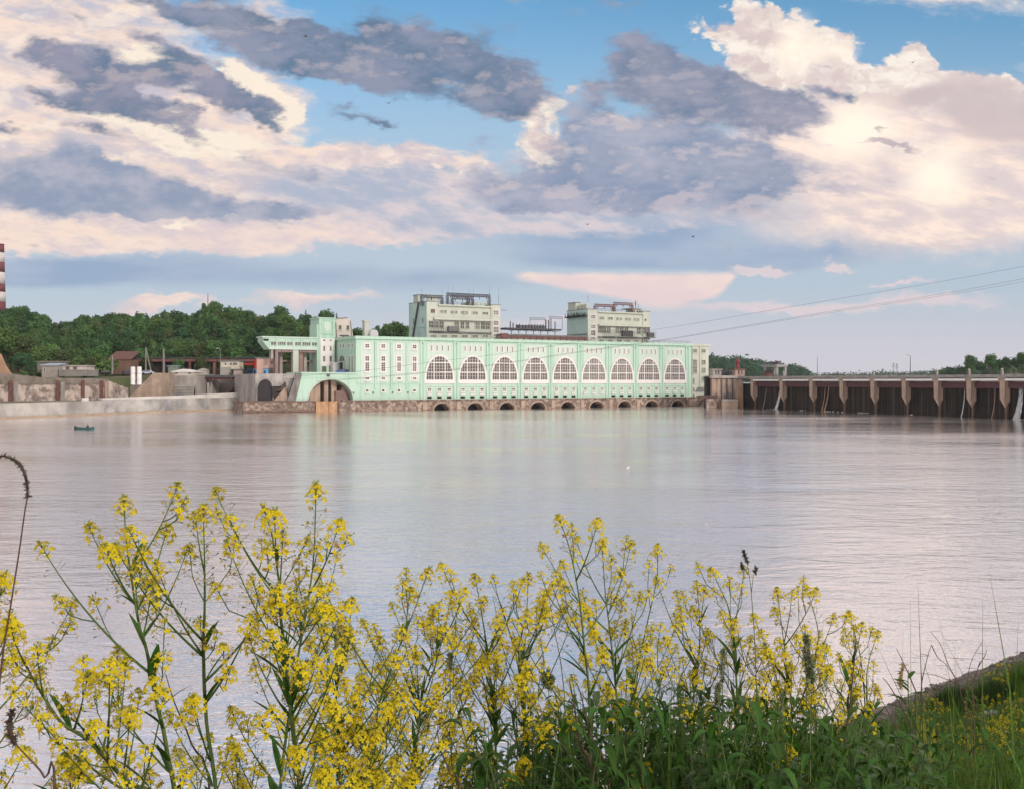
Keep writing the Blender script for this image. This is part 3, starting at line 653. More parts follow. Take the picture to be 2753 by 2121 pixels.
def gantry(label, t, p0, p1, py_top, py_base, grp='lattice gantries on the roof blocks', legs=(0,1), dep=1.0, mtl=None, n=16, th=.9, ref=None):
    G = empty('lattice_gantry', (PX0, PY0, 0), ANG); tag(G, label, 'gantry', grp)
    mt = mtl or M_STEEL; s0, s1 = fs(p0, t), fs(p1, t); zt = fz(ref or (p0+p1)/2, py_top, t); zb = fz(ref or (p0+p1)/2, py_base, t)
    m = MB()
    for y in (t, t+dep): lattice(((s0, y, zt), (s1, y, zt)), ((s0, y, zt-th), (s1, y, zt-th)), m, .13, n)
    m.build('beam', mt, G)
    for q in legs:
        s = s0+(s1-s0)*q; sg = .45 if q < .5 else -.45
        m = MB()
        lattice(((s, t, zb), (s, t, zt-th)), ((s+sg*2.2, t, zb), (s+sg*1.2, t, zt-th)), m, .12, 6)
        lattice(((s, t+dep, zb), (s, t+dep, zt-th)), ((s+sg*2.2, t+dep, zb), (s+sg*1.2, t+dep, zt-th)), m, .12, 6)
        for q_ in range(5):
            zz = zb+(zt-th-zb)*(q_+.5)/5; m.tube([(s, t, zz), (s, t+dep, zz)], .08, 3)
        m.build('leg', mt, G)
    ins = MB(); k = max(3, int((s1-s0)/3))
    for i in range(k):
        s = s0+(s1-s0)*(i+.5)/k
        ins.lathe([(.12,0),(.2,.15),(.12,.3),(.2,.45),(.12,.6),(.2,.75),(.1,.9)], s, t+dep/2, 6)
        o = len(ins.v)-42
        for q in range(o, len(ins.v)):
            x, y, z = ins.v[q]; ins.v[q] = (x, y, zt-th-.95+z)
    ins.build('insulators', M_STEEL, G)
    return G
TA = 10.0
BA, a0, a1, am0, am1, azt, azs, azr = roof_block('switch_house', 'left switch house on the roof, cream front and grey green side wall', TA, 1147, 1344, 811.5, 825.5, 821.5, 1176, 1319, 1249, 1103)
def wz(py, px=1249, t=TA): return fz(px, py, t)
Y7 = lambda v: 770+v/7.28
X7 = lambda v: 1080+v/7.28
sl = lambda px, v: Y7(v) + (px-1249)*-.0  # rows measured at their own column
def win_row(B, t, lst, w, y0, y1, fr=.12, mt=None, yoff=0, name='window'):
    for p in lst:
        s = fs(p, t); z1, z0 = fz(p, y0(p) if callable(y0) else y0, t), fz(p, y1(p) if callable(y1) else y1, t)
        rect_window(name, s-w, s+w, z0, z1, B, t+yoff, fr, mt or M_CREAM, bars=(1,1) if w > .7 else (0,0), sill=False)
k7 = .047
r = lambda v, p: Y7(v)+(p-1249)*0
for p, v in ((X7(787),497),(X7(843),498),(X7(992),510),(X7(1050),511),(X7(1198),519),(X7(1258),522)):
    s = fs(p, TA); rect_window('small_window', s-.75, s+.75, fz(p, Y7(v+24), TA), fz(p, Y7(v-24), TA), BA, TA, .25, M_CREAM, bars=(1,1), sill=False)
for p, v in ((X7(1435),524),(X7(1635),534)):
    s = fs(p, TA); rect_window('small_window', s-1.2, s+1.2, fz(p, Y7(v+22), TA), fz(p, Y7(v-22), TA), BA, TA, .25, M_CREAM, bars=(1,1), sill=False)
s = fs(X7(600), TA); rect_window('small_window', s-.6, s+.6, wz(Y7(512), X7(600)), wz(Y7(462), X7(600)), BA, TA-.35, .2, M_RUST, sill=False)
for v0, v1 in ((480,560),(680,765),(800,910),(948,988)):
    p = X7(1833); s = fs(p, TA); rect_window('stair_window', s-1.1, s+1.1, fz(p, Y7(v1), TA), fz(p, Y7(v0), TA), BA, TA-.35, .3, M_WHITE, bars=(2,1), sill=False)
z_can = wz(Y7(672), X7(1100)); z_bal = wz(Y7(890), X7(1100))
MB().box(am0-2.0, am1, TA-1.5, TA-.36, z_can, z_can+.9).build('canopy', M_CREAM, BA)
MB().box(am0-2.0, am1, TA-.9, TA-.36, z_bal-.55, z_bal).build('ledge', M_ROOF, BA)
for p in (562,665,775,1075,1188,1275,1480,1585,1680):
    q = X7(p); s = fs(q, TA); rect_window('middle_window', s-.95, s+.95, z_can-3.1, z_can-.55, BA, TA if p > 700 else TA-.35, .3, M_CREAM, bars=(1,1), sill=False)
for p in (610,830,1030,1232,1435,1635):
    q = X7(p); s = fs(q, TA); rect_window('lower_window', s-1.2, s+1.2, wz(Y7(1005), q), wz(Y7(962), q), BA, TA if p > 700 else TA-.35, .25, M_CREAM, bars=(1,1), sill=False)
balcony(BA, fs(X7(530), TA), fs(X7(735), TA), TA-.35, z_bal+.05, 2.6)
balcony(BA, fs(X7(740), TA), fs(X7(820), TA), TA, z_bal+.05, 1.6)
def loose_roof(name, label, cat, x0, x1, y0, y1, z0, z1, mt, lv=0):
    o = empty(name, (PX0, PY0, 0), ANG); tag(o, label, cat)
    MB().box(x0, x1, y0, y1, z0, z1).build('casing', mt, o)
    g = MB(); n = max(3, int((x1-x0)/.5))
    for i in range(n): 
        x = x0+(x1-x0)*(i+.5)/n; g.box(x-.08, x+.08, y0-.12, y0-.003, z0+.1, z1-.1)
    g.build('louvres', M_STEEL, o); return o
loose_roof('cooler_unit', 'grey louvred cooler box on the balcony of the left switch house', 'cooler', fs(X7(885), TA), fs(X7(1085), TA), TA-1.9, TA-.4, z_bal+.01, wz(Y7(790), X7(985)), mat('grey_metal', (.25,.24,.24), .6))
# left side wall: pipe and two slits
D = 15.0
MB().tube([(a0-.5, TA+11.4, Z_TOP), (a0-.5, TA+6.0, azs)], .35, 6).build('side_pipe', M_STEEL, BA)
for y_ in (TA+3, TA+11): MB().box(a0-.2, a0-.125, y_-.3, y_+.3, azs-8, azs-6).build('side_slit', M_GLASS, BA)
MB().box(a0-.25, a0-.125, TA, TA+D, Z_TOP+4.3, Z_TOP+4.6).build('side_course', M_TEAL, BA)
tank = lambda x0, x1, y0, y1, z0, z1, B: (MB().box(x0, x1, y0, y1, z0, z1).build('roof_cabin', M_CREAM, B), MB().box(x0-.2, x1+.2, y0-.2, y1+.2, z1, z1+.25).build('cabin_roof', M_ROOF, B))
tank(a0+.3, a0+1.6, TA+8, TA+12, azs+.26, azs+3.0, BA)
for i in range(4): MB().lathe([(.8,azs+.26),(.8,azs+2.2),(.5,azs+2.6)], a0+2.4+i*1.3, TA+3.2, 10).build('roof_drum', M_CREAM, BA)
dx0, dx1 = fs(X7(1480), TA+4), fs(X7(1690), TA+4)
MB().box(dx0-3.5, dx1, TA+4, TA+11, azt+.5, fz(1300, Y7(322), TA+4)).build('roof_cabin', M_CREAM, BA)
for i in range(4):
    x = dx0+(dx1-dx0)*(i+.5)/4; MB().box(x-.5, x+.5, TA+3.85, TA+3.997, azt+.6, fz(1300, Y7(330), TA+4)).build('cabin_panel', M_PANEL, BA)
def rooftop_rail(B, x0, x1, y, z):
    r = MB(); n = int((x1-x0)/2)
    for k in range(n+1): r.tube([(x0+(x1-x0)*k/n, y, z), (x0+(x1-x0)*k/n, y, z+1.1)], .05, 4)
    for q in (.55, 1.1): r.tube([(x0, y, z+q), (x1, y, z+q)], .05, 4)
    r.build('roof_railing', M_STEEL, B)
rooftop_rail(BA, am0+.3, am1-.3, TA+.2, azt+.5)
gb = 824
gantry('lower lattice gantry at the left end of the left switch house roof', TA+2, X7(375), X7(815), Y7(178), gb, legs=(0.03,1))
gantry('tallest and longest lattice gantry on the left switch house', TA+3, X7(890), X7(1740), Y7(152), gb+2, legs=(0,.5,1), n=26)
gantry('short lattice gantry under the longest one on the left switch house', TA+1, X7(985), X7(1415), Y7(210), gb+1, legs=(0,1), n=12)
rods = MB()
for i, (p, y0) in enumerate(((388,60),(795,60),(910,0),(1000,20),(1317,20),(1405,50),(1720,20),(1895,50))):
    q = X7(p); s = fs(q, TA+3); o = empty('lightning_rod', (PX0, PY0, 0), ANG)
    zb = azt+.5 if 700 < p < 1760 else (azs if p < 700 else azr)
    tag(o, 'thin lightning rod standing on the roof of the left switch house', 'lightning rod', 'lightning rods on the left switch house')
    zt = fz(q, Y7(y0)-4, TA+3)
    MB().tube([(s, TA+3, zb), (s, TA+3, zt-3)], .07, 5).build('mast', M_STEEL, o); MB().tube([(s, TA+3, zt-3), (s, TA+3, zt)], .035, 4).build('tip', M_STEEL, o)
s = a1+.15; MB().tube([(s, TA+2, fz(1344, Y7(462), TA)), (s+4.3, TA+2, fz(1368, Y7(468), TA))], .09, 5).build('bracket', M_STEEL, BA)

# ---- right block
TB = 10.0
X8 = lambda v: 1500+v/7.8
Y8 = lambda v: 790+v/7.8
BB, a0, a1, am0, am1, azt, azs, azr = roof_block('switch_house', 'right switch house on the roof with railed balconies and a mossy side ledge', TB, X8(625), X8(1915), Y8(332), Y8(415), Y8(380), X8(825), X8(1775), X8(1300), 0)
def wb(v, p, t=TB): return fz(X8(p), Y8(v), t)
for p, v, w in ((915,515,1.1),(1100,522,1.1),(1253,533,.7),(1306,534,.7),(1440,540,.7),(1492,541,.7),(1620,547,.7),(1670,548,.7)):
    s = fs(X8(p), TB); rect_window('small_window', s-w, s+w, wb(v+24, p), wb(v-24, p), BB, TB, .25, M_CREAM, bars=(1,1), sill=False)
s = fs(X8(1822), TB); rect_window('small_window', s-.45, s+.45, wb(575, 1822), wb(535, 1822), BB, TB-.35, .2, M_CREAM, sill=False)
for v0, v1 in ((450,530),(655,730),(775,880),(915,960)):
    s = fs(X8(727), TB); rect_window('stair_window', s-1.1, s+1.1, wb(v1, 727), wb(v0, 727), BB, TB-.35, .3, M_WHITE, bars=(2,1), sill=False)
z_can = wb(690, 1300); z_bal = wb(905, 1300)
MB().box(am0+.1, a1+.1, TB-1.5, TB-.36, z_can, z_can+.7).build('canopy', M_CREAM, BB)
MB().box(am0+.1, a1, TB-.8, TB-.36, z_bal-.5, z_bal).build('ledge', M_ROOF, BB)
for p in (875,962,1058,1243,1330,1432,1690,1785,1870):
    s = fs(X8(p), TB); rect_window('middle_window', s-.95, s+.95, z_can-2.9, z_can-.4, BB, TB if p < 1780 else TB-.35, .3, M_CREAM, bars=(1,1), sill=False)
for p in (910,1095,1285,1462,1642,1820):
    s = fs(X8(p), TB); rect_window('lower_window', s-1.1, s+1.1, wb(1010, p), wb(968, p), BB, TB if p < 1780 else TB-.35, .25, M_CREAM, bars=(1,1), sill=False)
balcony(BB, fs(X8(925), TB), fs(X8(1170), TB), TB, z_bal+.05, 2.5)
balcony(BB, fs(X8(1235), TB), fs(X8(1640), TB), TB, z_bal+.05, 2.4)
balcony(BB, fs(X8(1780), TB), fs(X8(2000), TB), TB-.35, z_bal+.05, 2.2)
loose_roof('cooler_unit', 'dark louvred cooler box on the middle balcony of the right switch house', 'cooler', fs(X8(1330), TB), fs(X8(1540), TB), TB-1.3, TB-.1, z_bal+.06, z_bal+2.6, mat('dark_grey_metal', (.11,.105,.11), .6))
loose_roof('cooler_unit', 'grey louvred box overhanging the right corner of the right switch house', 'cooler', fs(X8(1850), TB), fs(X8(1975), TB), TB-1.6, TB-.5, z_bal+.06, z_bal+2.0, mat('mid_grey_metal', (.17,.16,.17), .6))
# left side: mossy ledge, course, cabin
zl = fz(X8(600), Y8(500), TB+6)
MB().box(a0-1.6, a0-.125, TB+.3, TB+D, zl, zl+.5).build('side_ledge', M_DARK, BB)
rr_ = MB()
for k in range(26):
    y_ = TB+.5+k*.56; h = random.uniform(.9, 2.0); x_ = a0-1.3+random.uniform(-.2,.8)
    rr_.add([(x_-.35,y_-.5,zl+.5),(x_+.35,y_+.5,zl+.5),(x_+random.uniform(-.3,.3),y_+.2,zl+.5+h)], [(0,1,2)])
    rr_.box(x_-.1, x_+.1, y_-.1, y_+.1, zl+.5, zl+.5+h*.8)
rr_.build('ledge_equipment', mat('mossy_iron', (.10,.14,.13), .9, (.2,.24,.22), 1.0, .8), BB)
MB().box(a0-.4, a0-.125, TB, TB+D, zl-7.5, zl-7.1).build('side_course', M_ROOF, BB)
tank(a0+.1, a0+2.5, TB+9, TB+14.6, azs+.26, azs+3.3, BB)
for i in range(3): MB().lathe([(.8,azs+.26),(.8,azs+2.4),(.5,azs+2.8)], a0+1.4+i*.1, TB+2.5+i*2.2, 10).build('roof_drum', M_CREAM, BB)
cx0, cx1 = fs(X8(1580), TB+4), fs(X8(1740), TB+4)
MB().box(cx0, cx1, TB+4, TB+9, azt+.5, wb(312, 1650)).build('roof_cabin', M_CREAM, BB); MB().box(cx0-2.6, cx1+.3, TB+3.7, TB+9.2, wb(312, 1650), wb(298, 1650)).build('cabin_roof', M_ROOF, BB)
rooftop_rail(BB, am0+.3, am1-.3, TB+.2, azt+.5)
for i in range(3):
    x = cx0+(cx1-cx0)*(i+.5)/3; MB().box(x-.08, x+.08, TB+3.85, TB+3.997, azt+.6, wb(315, 1650)).build('cabin_strip', M_STEEL, BB)
gantry('left lattice gantry on the right switch house, the lower of its two', TB+2, X8(780), X8(1190), Y8(228), Y8(410), legs=(0,1), mtl=M_RUST, n=12)
gantry('right lattice gantry on the right switch house, the higher of its two', TB+3, X8(1180), X8(1580), Y8(192), Y8(415), legs=(0,1), mtl=M_RUST, n=12)
for p, y0, lb in ((630,40,'tall thin lightning rod at the left corner of the right switch house'),(1628,150,'short mast with cross arms on the cabin of the right switch house'),(1690,230,'shortest thin rod beside the cabin roof of the right switch house')):
    q = X8(p); s = fs(q, TB+5); o = empty('lightning_rod', (PX0, PY0, 0), ANG); tag(o, lb, 'lightning rod')
    zb = azs if p < 700 else wb(298, 1650); zt = fz(q, Y8(y0), TB+5)
    MB().tube([(s, TB+5, zb), (s, TB+5, zt)], .08 if p != 1628 else .14, 5).build('mast', M_STEEL, o)
    if p == 1628: MB().box(s-.7, s+.7, TB+4.9, TB+5.1, zt-1.6, zt-1.4).box(s-.5, s+.5, TB+4.9, TB+5.1, zt-.9, zt-.75).build('cross_arm', M_STEEL, o)

# ---- open air switchgear deck between the blocks
TS = 14.0
XS = lambda v: 1300+v/3.12
YS = lambda v: 740+v/3.12
SG = empty('switchgear_deck', (PX0, PY0, 0), ANG); tag(SG, 'dark steel switchgear platform with insulators between the two switch houses', 'switchgear')
def sz(v, p=430, t=TS): return fz(XS(p), YS(v), t)
d0, d1 = fs(XS(185), TS), fs(XS(655), TS)
MB().box(d0, d1, TS, TS+9, sz(458), sz(448)).build('deck', M_STEEL, SG)
tr = MB()
for i in range(7):
    x = d0+3+(d1-d0-6)*i/6
    tr.tube([(x, TS+.5, Z_TOP), (x, TS+.5, sz(458))], .14, 5).tube([(x, TS+.5, sz(475)), (x+3, TS+.5, sz(458))], .1, 4).tube([(x, TS+.5, sz(475)), (x-3, TS+.5, sz(458))], .1, 4)
tr.build('trestle', M_STEEL, SG)
for i, p in enumerate((225,248,276,302,330,357,380,405,430,452,476,500,524,545,566,600)):
    x = fs(XS(p), TS+2); h = (385,400,415,412,420,418,415,414,412,415,416,414,372,374,360,388)[i]
    zt = sz(h, p); z0_ = sz(448)
    im = MB(); k = 5
    prof = [(.1, z0_)]
    for j in range(k):
        z_ = z0_+(zt-z0_)*j/k; prof += [(.16, z_+.05), (.32, z_+.25), (.16, z_+.45)]
    prof += [(.08, zt)]
    im.lathe(prof, x, TS+2, 7).build('insulator', M_STEEL, SG)
mod = MB()
for i in range(9):
    x = fs(XS(312+i*24), TS+4); mod.box(x-.8, x+.8, TS+4, TS+6, sz(448), sz(418)).box(x-.9, x+.9, TS+3.9, TS+6.1, sz(424), sz(421))
mod.build('breakers', mat('grey_blue_iron', (.14,.15,.18), .6), SG)
for a, b_, y in ((390,518,350),(552,660,340)):
    q0, q1 = fs(XS(a), TS+5), fs(XS(b_), TS+5); zt = sz(y, a)
    m = MB().tube([(q0, TS+5, sz(448)), (q0, TS+5, zt)], .12, 5).tube([(q1, TS+5, sz(448)), (q1, TS+5, zt)], .12, 5)
    lattice(((q0, TS+5, zt), (q1, TS+5, zt)), ((q0, TS+5, zt-.8), (q1, TS+5, zt-.8)), m, .1, 9)
    m.build('bus_frame', mat('grey_steel', (.22,.23,.26), .6), SG)
DU = empty('duct_bridge', (PX0, PY0, 0), ANG); tag(DU, 'rust stained low duct running along the roof between the switch houses', 'duct')
q0, q1 = fs(XS(150), 6), fs(XS(870), 6)
MB().box(q0, q1, 6, 10, Z_TOP+.05, sz(512,430,6)).build('casing', mat('pale_rusty_render', (.50,.40,.38), .9, (.30,.19,.17), .5, .8), DU)
MB().box(q0-.3, q1+.3, 5.6, 10.3, sz(512,430,6), sz(500,430,6)).build('lid', M_ROOF, DU)
MB().box(q0, q1, 5.5, 5.8, Z_TOP+.9, Z_TOP+1.7).build('pipe', M_RUST, DU)
pp = MB()
for i in range(14): x = q0+(q1-q0)*(i+.5)/14; pp.box(x-.3, x+.3, 5.85, 5.997, Z_TOP+.05, sz(512,430,6))
pp.build('posts', M_STEEL, DU)
xr0, xr1 = fs(XS(150), 5), fs(XS(205), 5)
MB().box(xr0, xr1, 5.0, 5.49, Z_TOP, sz(488, 170, 5)).build('red_panel', M_RUST, DU)

# ------------------------------------------------------------------ the spillway dam
def damY(px): return F_PX*CAM_H/(72.0+(px-2000)*(103.0-72.0)/753.0)
def dpt(px, back=0.0):
    Y = damY(px); x = ax(px, Y); v = Vector((x, Y, 0)); 
    return v
X4 = lambda v: 1850+v/2.4187
piers = [X4(v) for v in (427,617,812,1009,1212,1417,1626,1840,2058,2285)]
def frame_at(px):
    a = dpt(px-20); b = dpt(px+20); d = (b-a).normalized(); n = Vector((-d.y, d.x, 0))
    if n.y < 0: n = -n
    return dpt(px), d, n
Z_DECK = 12.25
DM = empty('spillway_dam', (0,0,0)); tag(DM, 'long low concrete spillway dam with dark wet bays between tan piers', 'dam')
pxs = [1995]+piers[:-1]+[piers[-1]]
def strip(name, samples, y0, y1, z0, z1, mt, parent):        # follows the curve of the dam
    m = MB(); vs = []
    for p in samples:
        c_, d, n = frame_at(p)
        for off, z in ((y0,z0),(y0,z1),(y1,z1),(y1,z0)):
            q = c_+n*off; vs.append((q.x, q.y, z))
    ff = []
    for i in range(len(samples)-1):
        for k in range(4): ff.append((4*i+k, 4*i+(k+1)%4, 4*i+4+(k+1)%4, 4*i+4+k))
    ff += [(3,2,1,0), tuple(4*(len(samples)-1)+k for k in range(4))]
    return m.add(vs, ff).build(name, mt, parent)
full = [1985+ (2840-1985)*i/40 for i in range(41)]
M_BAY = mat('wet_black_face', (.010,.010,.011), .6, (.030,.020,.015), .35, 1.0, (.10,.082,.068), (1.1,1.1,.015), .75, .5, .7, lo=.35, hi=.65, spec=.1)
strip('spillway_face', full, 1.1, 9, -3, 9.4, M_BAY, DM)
strip('deck', full, -1.6, 8.5, Z_DECK-.75, Z_DECK, M_CONC, DM)
strip('deck_edge', full, -1.75, -1.61, Z_DECK-.55, Z_DECK+.12, mat('grey_edge', (.22,.21,.20), .9, (.35,.33,.31), .5, .8), DM)
strip('deck_beam', full, -.2, .24, Z_DECK-1.0, Z_DECK-.752, mat('dark_grey_beam', (.16,.15,.14), .9), DM)  # even dark grey beam along the underside of the deck
M_GAP = mat('bright_gap_strip', (.78,.77,.78), .8, (.68,.67,.68), .4, .6)
M_GATE = mat('dark_red_gate', (.115,.045,.055), .7, (.07,.04,.045), .8, .8)
M_PR = M_PIER
for i, p in enumerate(piers):
    c_, d, n = frame_at(p); rz = math.atan2(d.y, d.x)
    g = MB(); h = .85
    zc0, zc1, tip = 5.6, Z_DECK-1.0, 2.9
    # upper shaft, chamfered nose that ends in a point, dark lower shaft behind
    g.add([(-h,-.9,zc0),(h,-.9,zc0),(h,2.5,zc0-1),(-h,2.5,zc0-1),(-h*1.1,-.9,zc1),(h*1.1,-.9,zc1),(h*1.1,2.5,zc1),(-h*1.1,2.5,zc1),(0,.2,tip),(0,2.5,tip)],
          [(4,5,6,7),(0,1,5,4),(1,2,6,5),(2,3,7,6),(3,0,4,7),(0,8,1),(1,8,9,2),(8,0,3,9),(2,9,3)])
    o = g.build('pier', M_PR, DM); o.location = c_; o.rotation_euler.z = rz
    o2 = MB().box(-.4, .4, .5, 3, -3, 3.6).build('pier_foot', mat('wet_brown_pier', (.13,.085,.06), .8, (.07,.055,.05), .6, .8) if i == 0 else bpy.data.materials['wet_brown_pier'], o)
    MB().box(-h-.35, h+.35, -1.5, .2, zc1, Z_DECK-.76).build('pier_cap', M_CONC, o)
for i in range(len(piers)-1):
    a, _, n = frame_at(piers[i]); b, _, _ = frame_at(piers[i+1])
    u = (b-a); ln = u.length; rz = math.atan2(u.y, u.x)
    MBG = MB().box(1.2, ln-1.2, -1.2, -.6, 10.62, 11.24).build('girder', M_GAP, DM); MBG.location = a; MBG.rotation_euler.z = rz  # added pale bar in place of the bright gap under the deck
    o = MB().box(1.2, ln-1.2, .3, 1.09, 8.5, 10.35).box(1.2, ln-1.2, .1, .298, 9.2, 9.5).build('sluice_gate', M_GATE, DM); o.location = a; o.rotation_euler.z = rz
c_, d, n = frame_at(1998)
# water falling through the leaking bays
M_FALL = mat('falling_white_water', (.62,.64,.66), .5, (.40,.42,.44), 2.0, .9, spec=.5)
def waterfall(px_t, px_b, w, lab, lean=1.0, mt=None):
    ct, d, n = frame_at(px_t); cb_, _, _ = frame_at(px_b)
    m = MB(); k = 14; rows = 12
    for ss in range(13):
        f = (ss/12-.5)*w
        pts = []
        for j in range(rows):
            q = j/(rows-1); base = ct.lerp(cb_, q) + n*(1.0-1.3*q**2) + d*(f*(1+.7*q)+random.uniform(-.12,.12)*w)
            pts.append((base.x, base.y, 8.6-(8.7)*q))
        m.tube(pts, [(w*.035+w*.075*(j/(rows-1)))*random.uniform(.5,1.3) for j in range(rows)], 5)
    o = m.build('waterfall', mt or M_FALL, None, True); tag(o, lab, 'waterfall'); return o
waterfall(X4(588), X4(573), .9, 'broad white water jet spilling beside the second pier of the dam')
waterfall(X4(495), X4(488), .10, 'thinnest faint trickle of water in the first full dam bay')
waterfall(X4(1782), X4(1780), .22, 'narrow pale water streak in the bay left of the pier second from the right edge')
waterfall(X4(2148), X4(2140), 1.2, 'wide speckled white water curtain at the far right of the dam')
M_TANW = mat('tan_leak_stain', (.42,.27,.17), .7, (.26,.16,.10), 1.0, .8)
waterfall(X4(900), X4(888), .42, 'tan leaking streak down the bay right of the third pier', mt=M_TANW)
waterfall(X4(876), X4(872), .25, 'thin tan leaking streak next to the wider one', mt=M_TANW)
waterfall(X4(1980), X4(1978), .16, 'thin rusty streak in the bay left of the last pier in view', mt=bpy.data.materials['tan_leak_stain'])
# foam specks where the leaks land
fm = MB()
for px in [X4(v) for v in (520,545,590,720,735,900,930,960,1000,1125,1130,1140,1435,2130,2150)]:
    c_, d, n = frame_at(px)
    for k in range(6):
        q = c_ + n*random.uniform(-.6, 2.5) + d*random.uniform(-1, 1); r_ = random.uniform(.12, .35)
        fm.lathe([(r_*.3,-.05),(r_,.02),(r_*.6,r_*.5),(.02,r_*.6)], q.x, q.y, 6)
o = fm.build('foam', mat('foam_white', (.7,.7,.7), .7)); tag(o, kind='stuff', label='white foam flecks at the foot of the dam', cat='foam')
# railing and lamp posts
rl = MB()
for i in range(120):
    p = 1990+850*i/119; c_, d, n = frame_at(p); q = c_ - n*1.4; rl.tube([(q.x, q.y, Z_DECK), (q.x, q.y, Z_DECK+1.1)], .04, 4)
for zz in (.55, 1.1):
    pts = []
    for p in full: c_, d, n = frame_at(p); q = c_-n*1.4; pts.append((q.x, q.y, Z_DECK+zz))
    rl.tube(pts, .04, 4)
rl.build('railing', M_STEEL, DM)
def lamp_post(px, ztop, lab, arm=True, thick=.1):
    c_, d, n = frame_at(px); o = empty('lamp_post', (c_.x+n.x*1.0, c_.y+n.y*1.0, Z_DECK), 0); tag(o, lab, 'lamp post', 'lamp posts along the dam deck')
    h = ztop-Z_DECK
    MB().tube([(0,0,0),(0,0,h)], [thick, thick*.5], 6).build('pole', M_STEEL, o)
    if arm: MB().tube([(0,0,h),(-.8,0,h+.1)], .05, 4).box(-1.3,-.6,-.15,.15,h-.02,h+.18).build('lantern', M_CONC, o)
lamp_post(X4(825), az(963, 400), 'tall thin bare mast on the dam deck above the third pier', False, .12)
lamp_post(X4(1428), az(961, 365), 'tall lamp mast on the dam above the sixth pier, with a lantern', True, .16)
nth = ['first','second','third','fourth','fifth','sixth','seventh','eighth','ninth']
for i, v in ((1,635),(4,1220),(6,1632),(7,1843),(8,2058)):
    c_, d, n = frame_at(X4(v)); o = empty('deck_post', (c_.x-n.x*.9, c_.y-n.y*.9, Z_DECK), math.atan2(d.y, d.x)); tag(o, 'short stone lamp post on the dam deck over the %s pier' % nth[i], 'post', 'stone posts on the dam deck')
    MB().box(-.3,.3,-.3,.3,0,1.1).build('shaft', M_CONC, o); MB().lathe([(.2,1.1),(.34,1.3),(.34,1.6),(.2,1.8),(.05,1.85)], 0, 0, 8).build('globe', M_CONC, o)

# gantry crane on the dam
GC = empty('gantry_crane'); p0, p1 = 2040, 2099
a, d, n = frame_at((p0+p1)/2); GC.location = (a.x, a.y, Z_DECK); GC.rotation_euler.z = math.atan2(d.y, d.x); tag(GC, 'grey travelling gantry crane standing on the dam', 'crane')
hw = (ax(p1, a.y)-ax(p0, a.y))/2*1.0; zt = az(980, a.y)-Z_DECK; M_GC = mat('pale_grey_steel', (.30,.29,.30), .6)
for sx in (-1, 1):
    MB().box(sx*hw*.86-.45, sx*hw*.86+.45, .2, 1.0, .3, zt-1).tube([(sx*hw*.86, .6, .5), (sx*hw*.62, .6, zt-1.2)], .1, 4).build('leg', M_GC, GC); MB().box(sx*hw*.86-.6, sx*hw*.86+.6, 3.8, 4.6, .3, zt-1).build('leg', M_GC, GC)
    MB().box(sx*hw*.86-.8, sx*hw*.86+.8, 0, 4.8, .02, .3).build('bogie', M_STEEL, GC)
MB().box(-hw-1.2, hw+.3, 0, 4.8, zt-1, zt-.45).box(-hw-2.0, hw+.3, -.4, 5.2, zt-.45, zt-.2).build('bridge_beam', M_GC, GC)
r_ = MB()
for i in range(13): x = -hw-1.8+(2*hw+1.9)*i/12; r_.tube([(x,-.3,zt-.2),(x,-.3,zt+.9)], .05, 4)
r_.tube([(-hw-1.8,-.3,zt+.9),(hw+.2,-.3,zt+.9)], .05, 4).box(hw-1.4, hw+.2, .5, 2, zt-.2, zt+1.2).box(-.6,2,.6,2.4,zt-.2,zt+.7).build('hoist_rail', M_STEEL, GC)
hc = empty('hoist_cabin', (a.x, a.y+2, Z_DECK)); tag(hc, 'small rusty winch cabin on the deck under the gantry crane', 'winch')
MB().box(-1.7,1.2,-1,1,0,1.7).build('cabin', M_RUST, hc); MB().prism([(-1.9,1.7),(1.4,1.7),(.4,2.7),(-.7,2.7)], -1.2, 1.2).build('roof', M_STEEL, hc)

# abutment between station and dam
YA = 424.0
AB = empty('abutment'); tag(AB, 'weathered tan concrete abutment block between station and dam', 'abutment')
def abx(v): return 1850+v/6.24
def aby(v): return 890+v/6.24
def bx(mb, v0, v1, w0, w1, y0, y1, Y=YA):
    return mb.box(ax(abx(v0), Y), ax(abx(v1), Y), y0, y1, az(aby(w1), Y) if w1 is not None else -3, az(aby(w0), Y))
bx(MB(), 405, 925, 790, None, YA, YA+16).build('wall', M_PIER, AB)
bx(MB(), 380, 940, 750, 792, YA-.9, YA+17).build('cornice', M_CONC, AB)
m = MB()
for v in (560, 650, 742): bx(m, v-9, v+9, 800, 1180, YA-.4, YA-.003)
m.build('groove', M_STEEL, AB)
bx(MB(), 845, 900, 930, None, YA-.5, YA-.004).build('rust_band', mat('orange_stain_concrete', (.42,.24,.13), .9, (.32,.2,.13), .5, .8), AB)
bx(MB(), 540, 800, 1170, None, YA-4, YA-.5).build('ledge_block', M_PIER, AB)
bx(MB(), 540, 800, 1140, 1170, YA-4.4, YA-.45).build('ledge_top', M_CONC, AB)
bx(MB(), 345, 404, 770, None, YA+4, YA+10).build('dark_recess', M_DARK, AB)
m = MB()
for v in (440, 475, 590, 615, 660, 690, 730): bx(m, v-7, v+7, random.choice((1020,1040,1060)), 1140, YA-2.2, YA-1.9)
m.build('fence_posts', M_STEEL, AB)
bx(MB(), 290, 450, 1130, None, YA-3, YA-.51).build('low_wall', M_STONE, AB)
bx(MB(), 170, 470, 1075, 1130, YA-2.0, YA-.6).build('dark_screen', mat('maroon_screen', (.10,.06,.06), .8), AB)
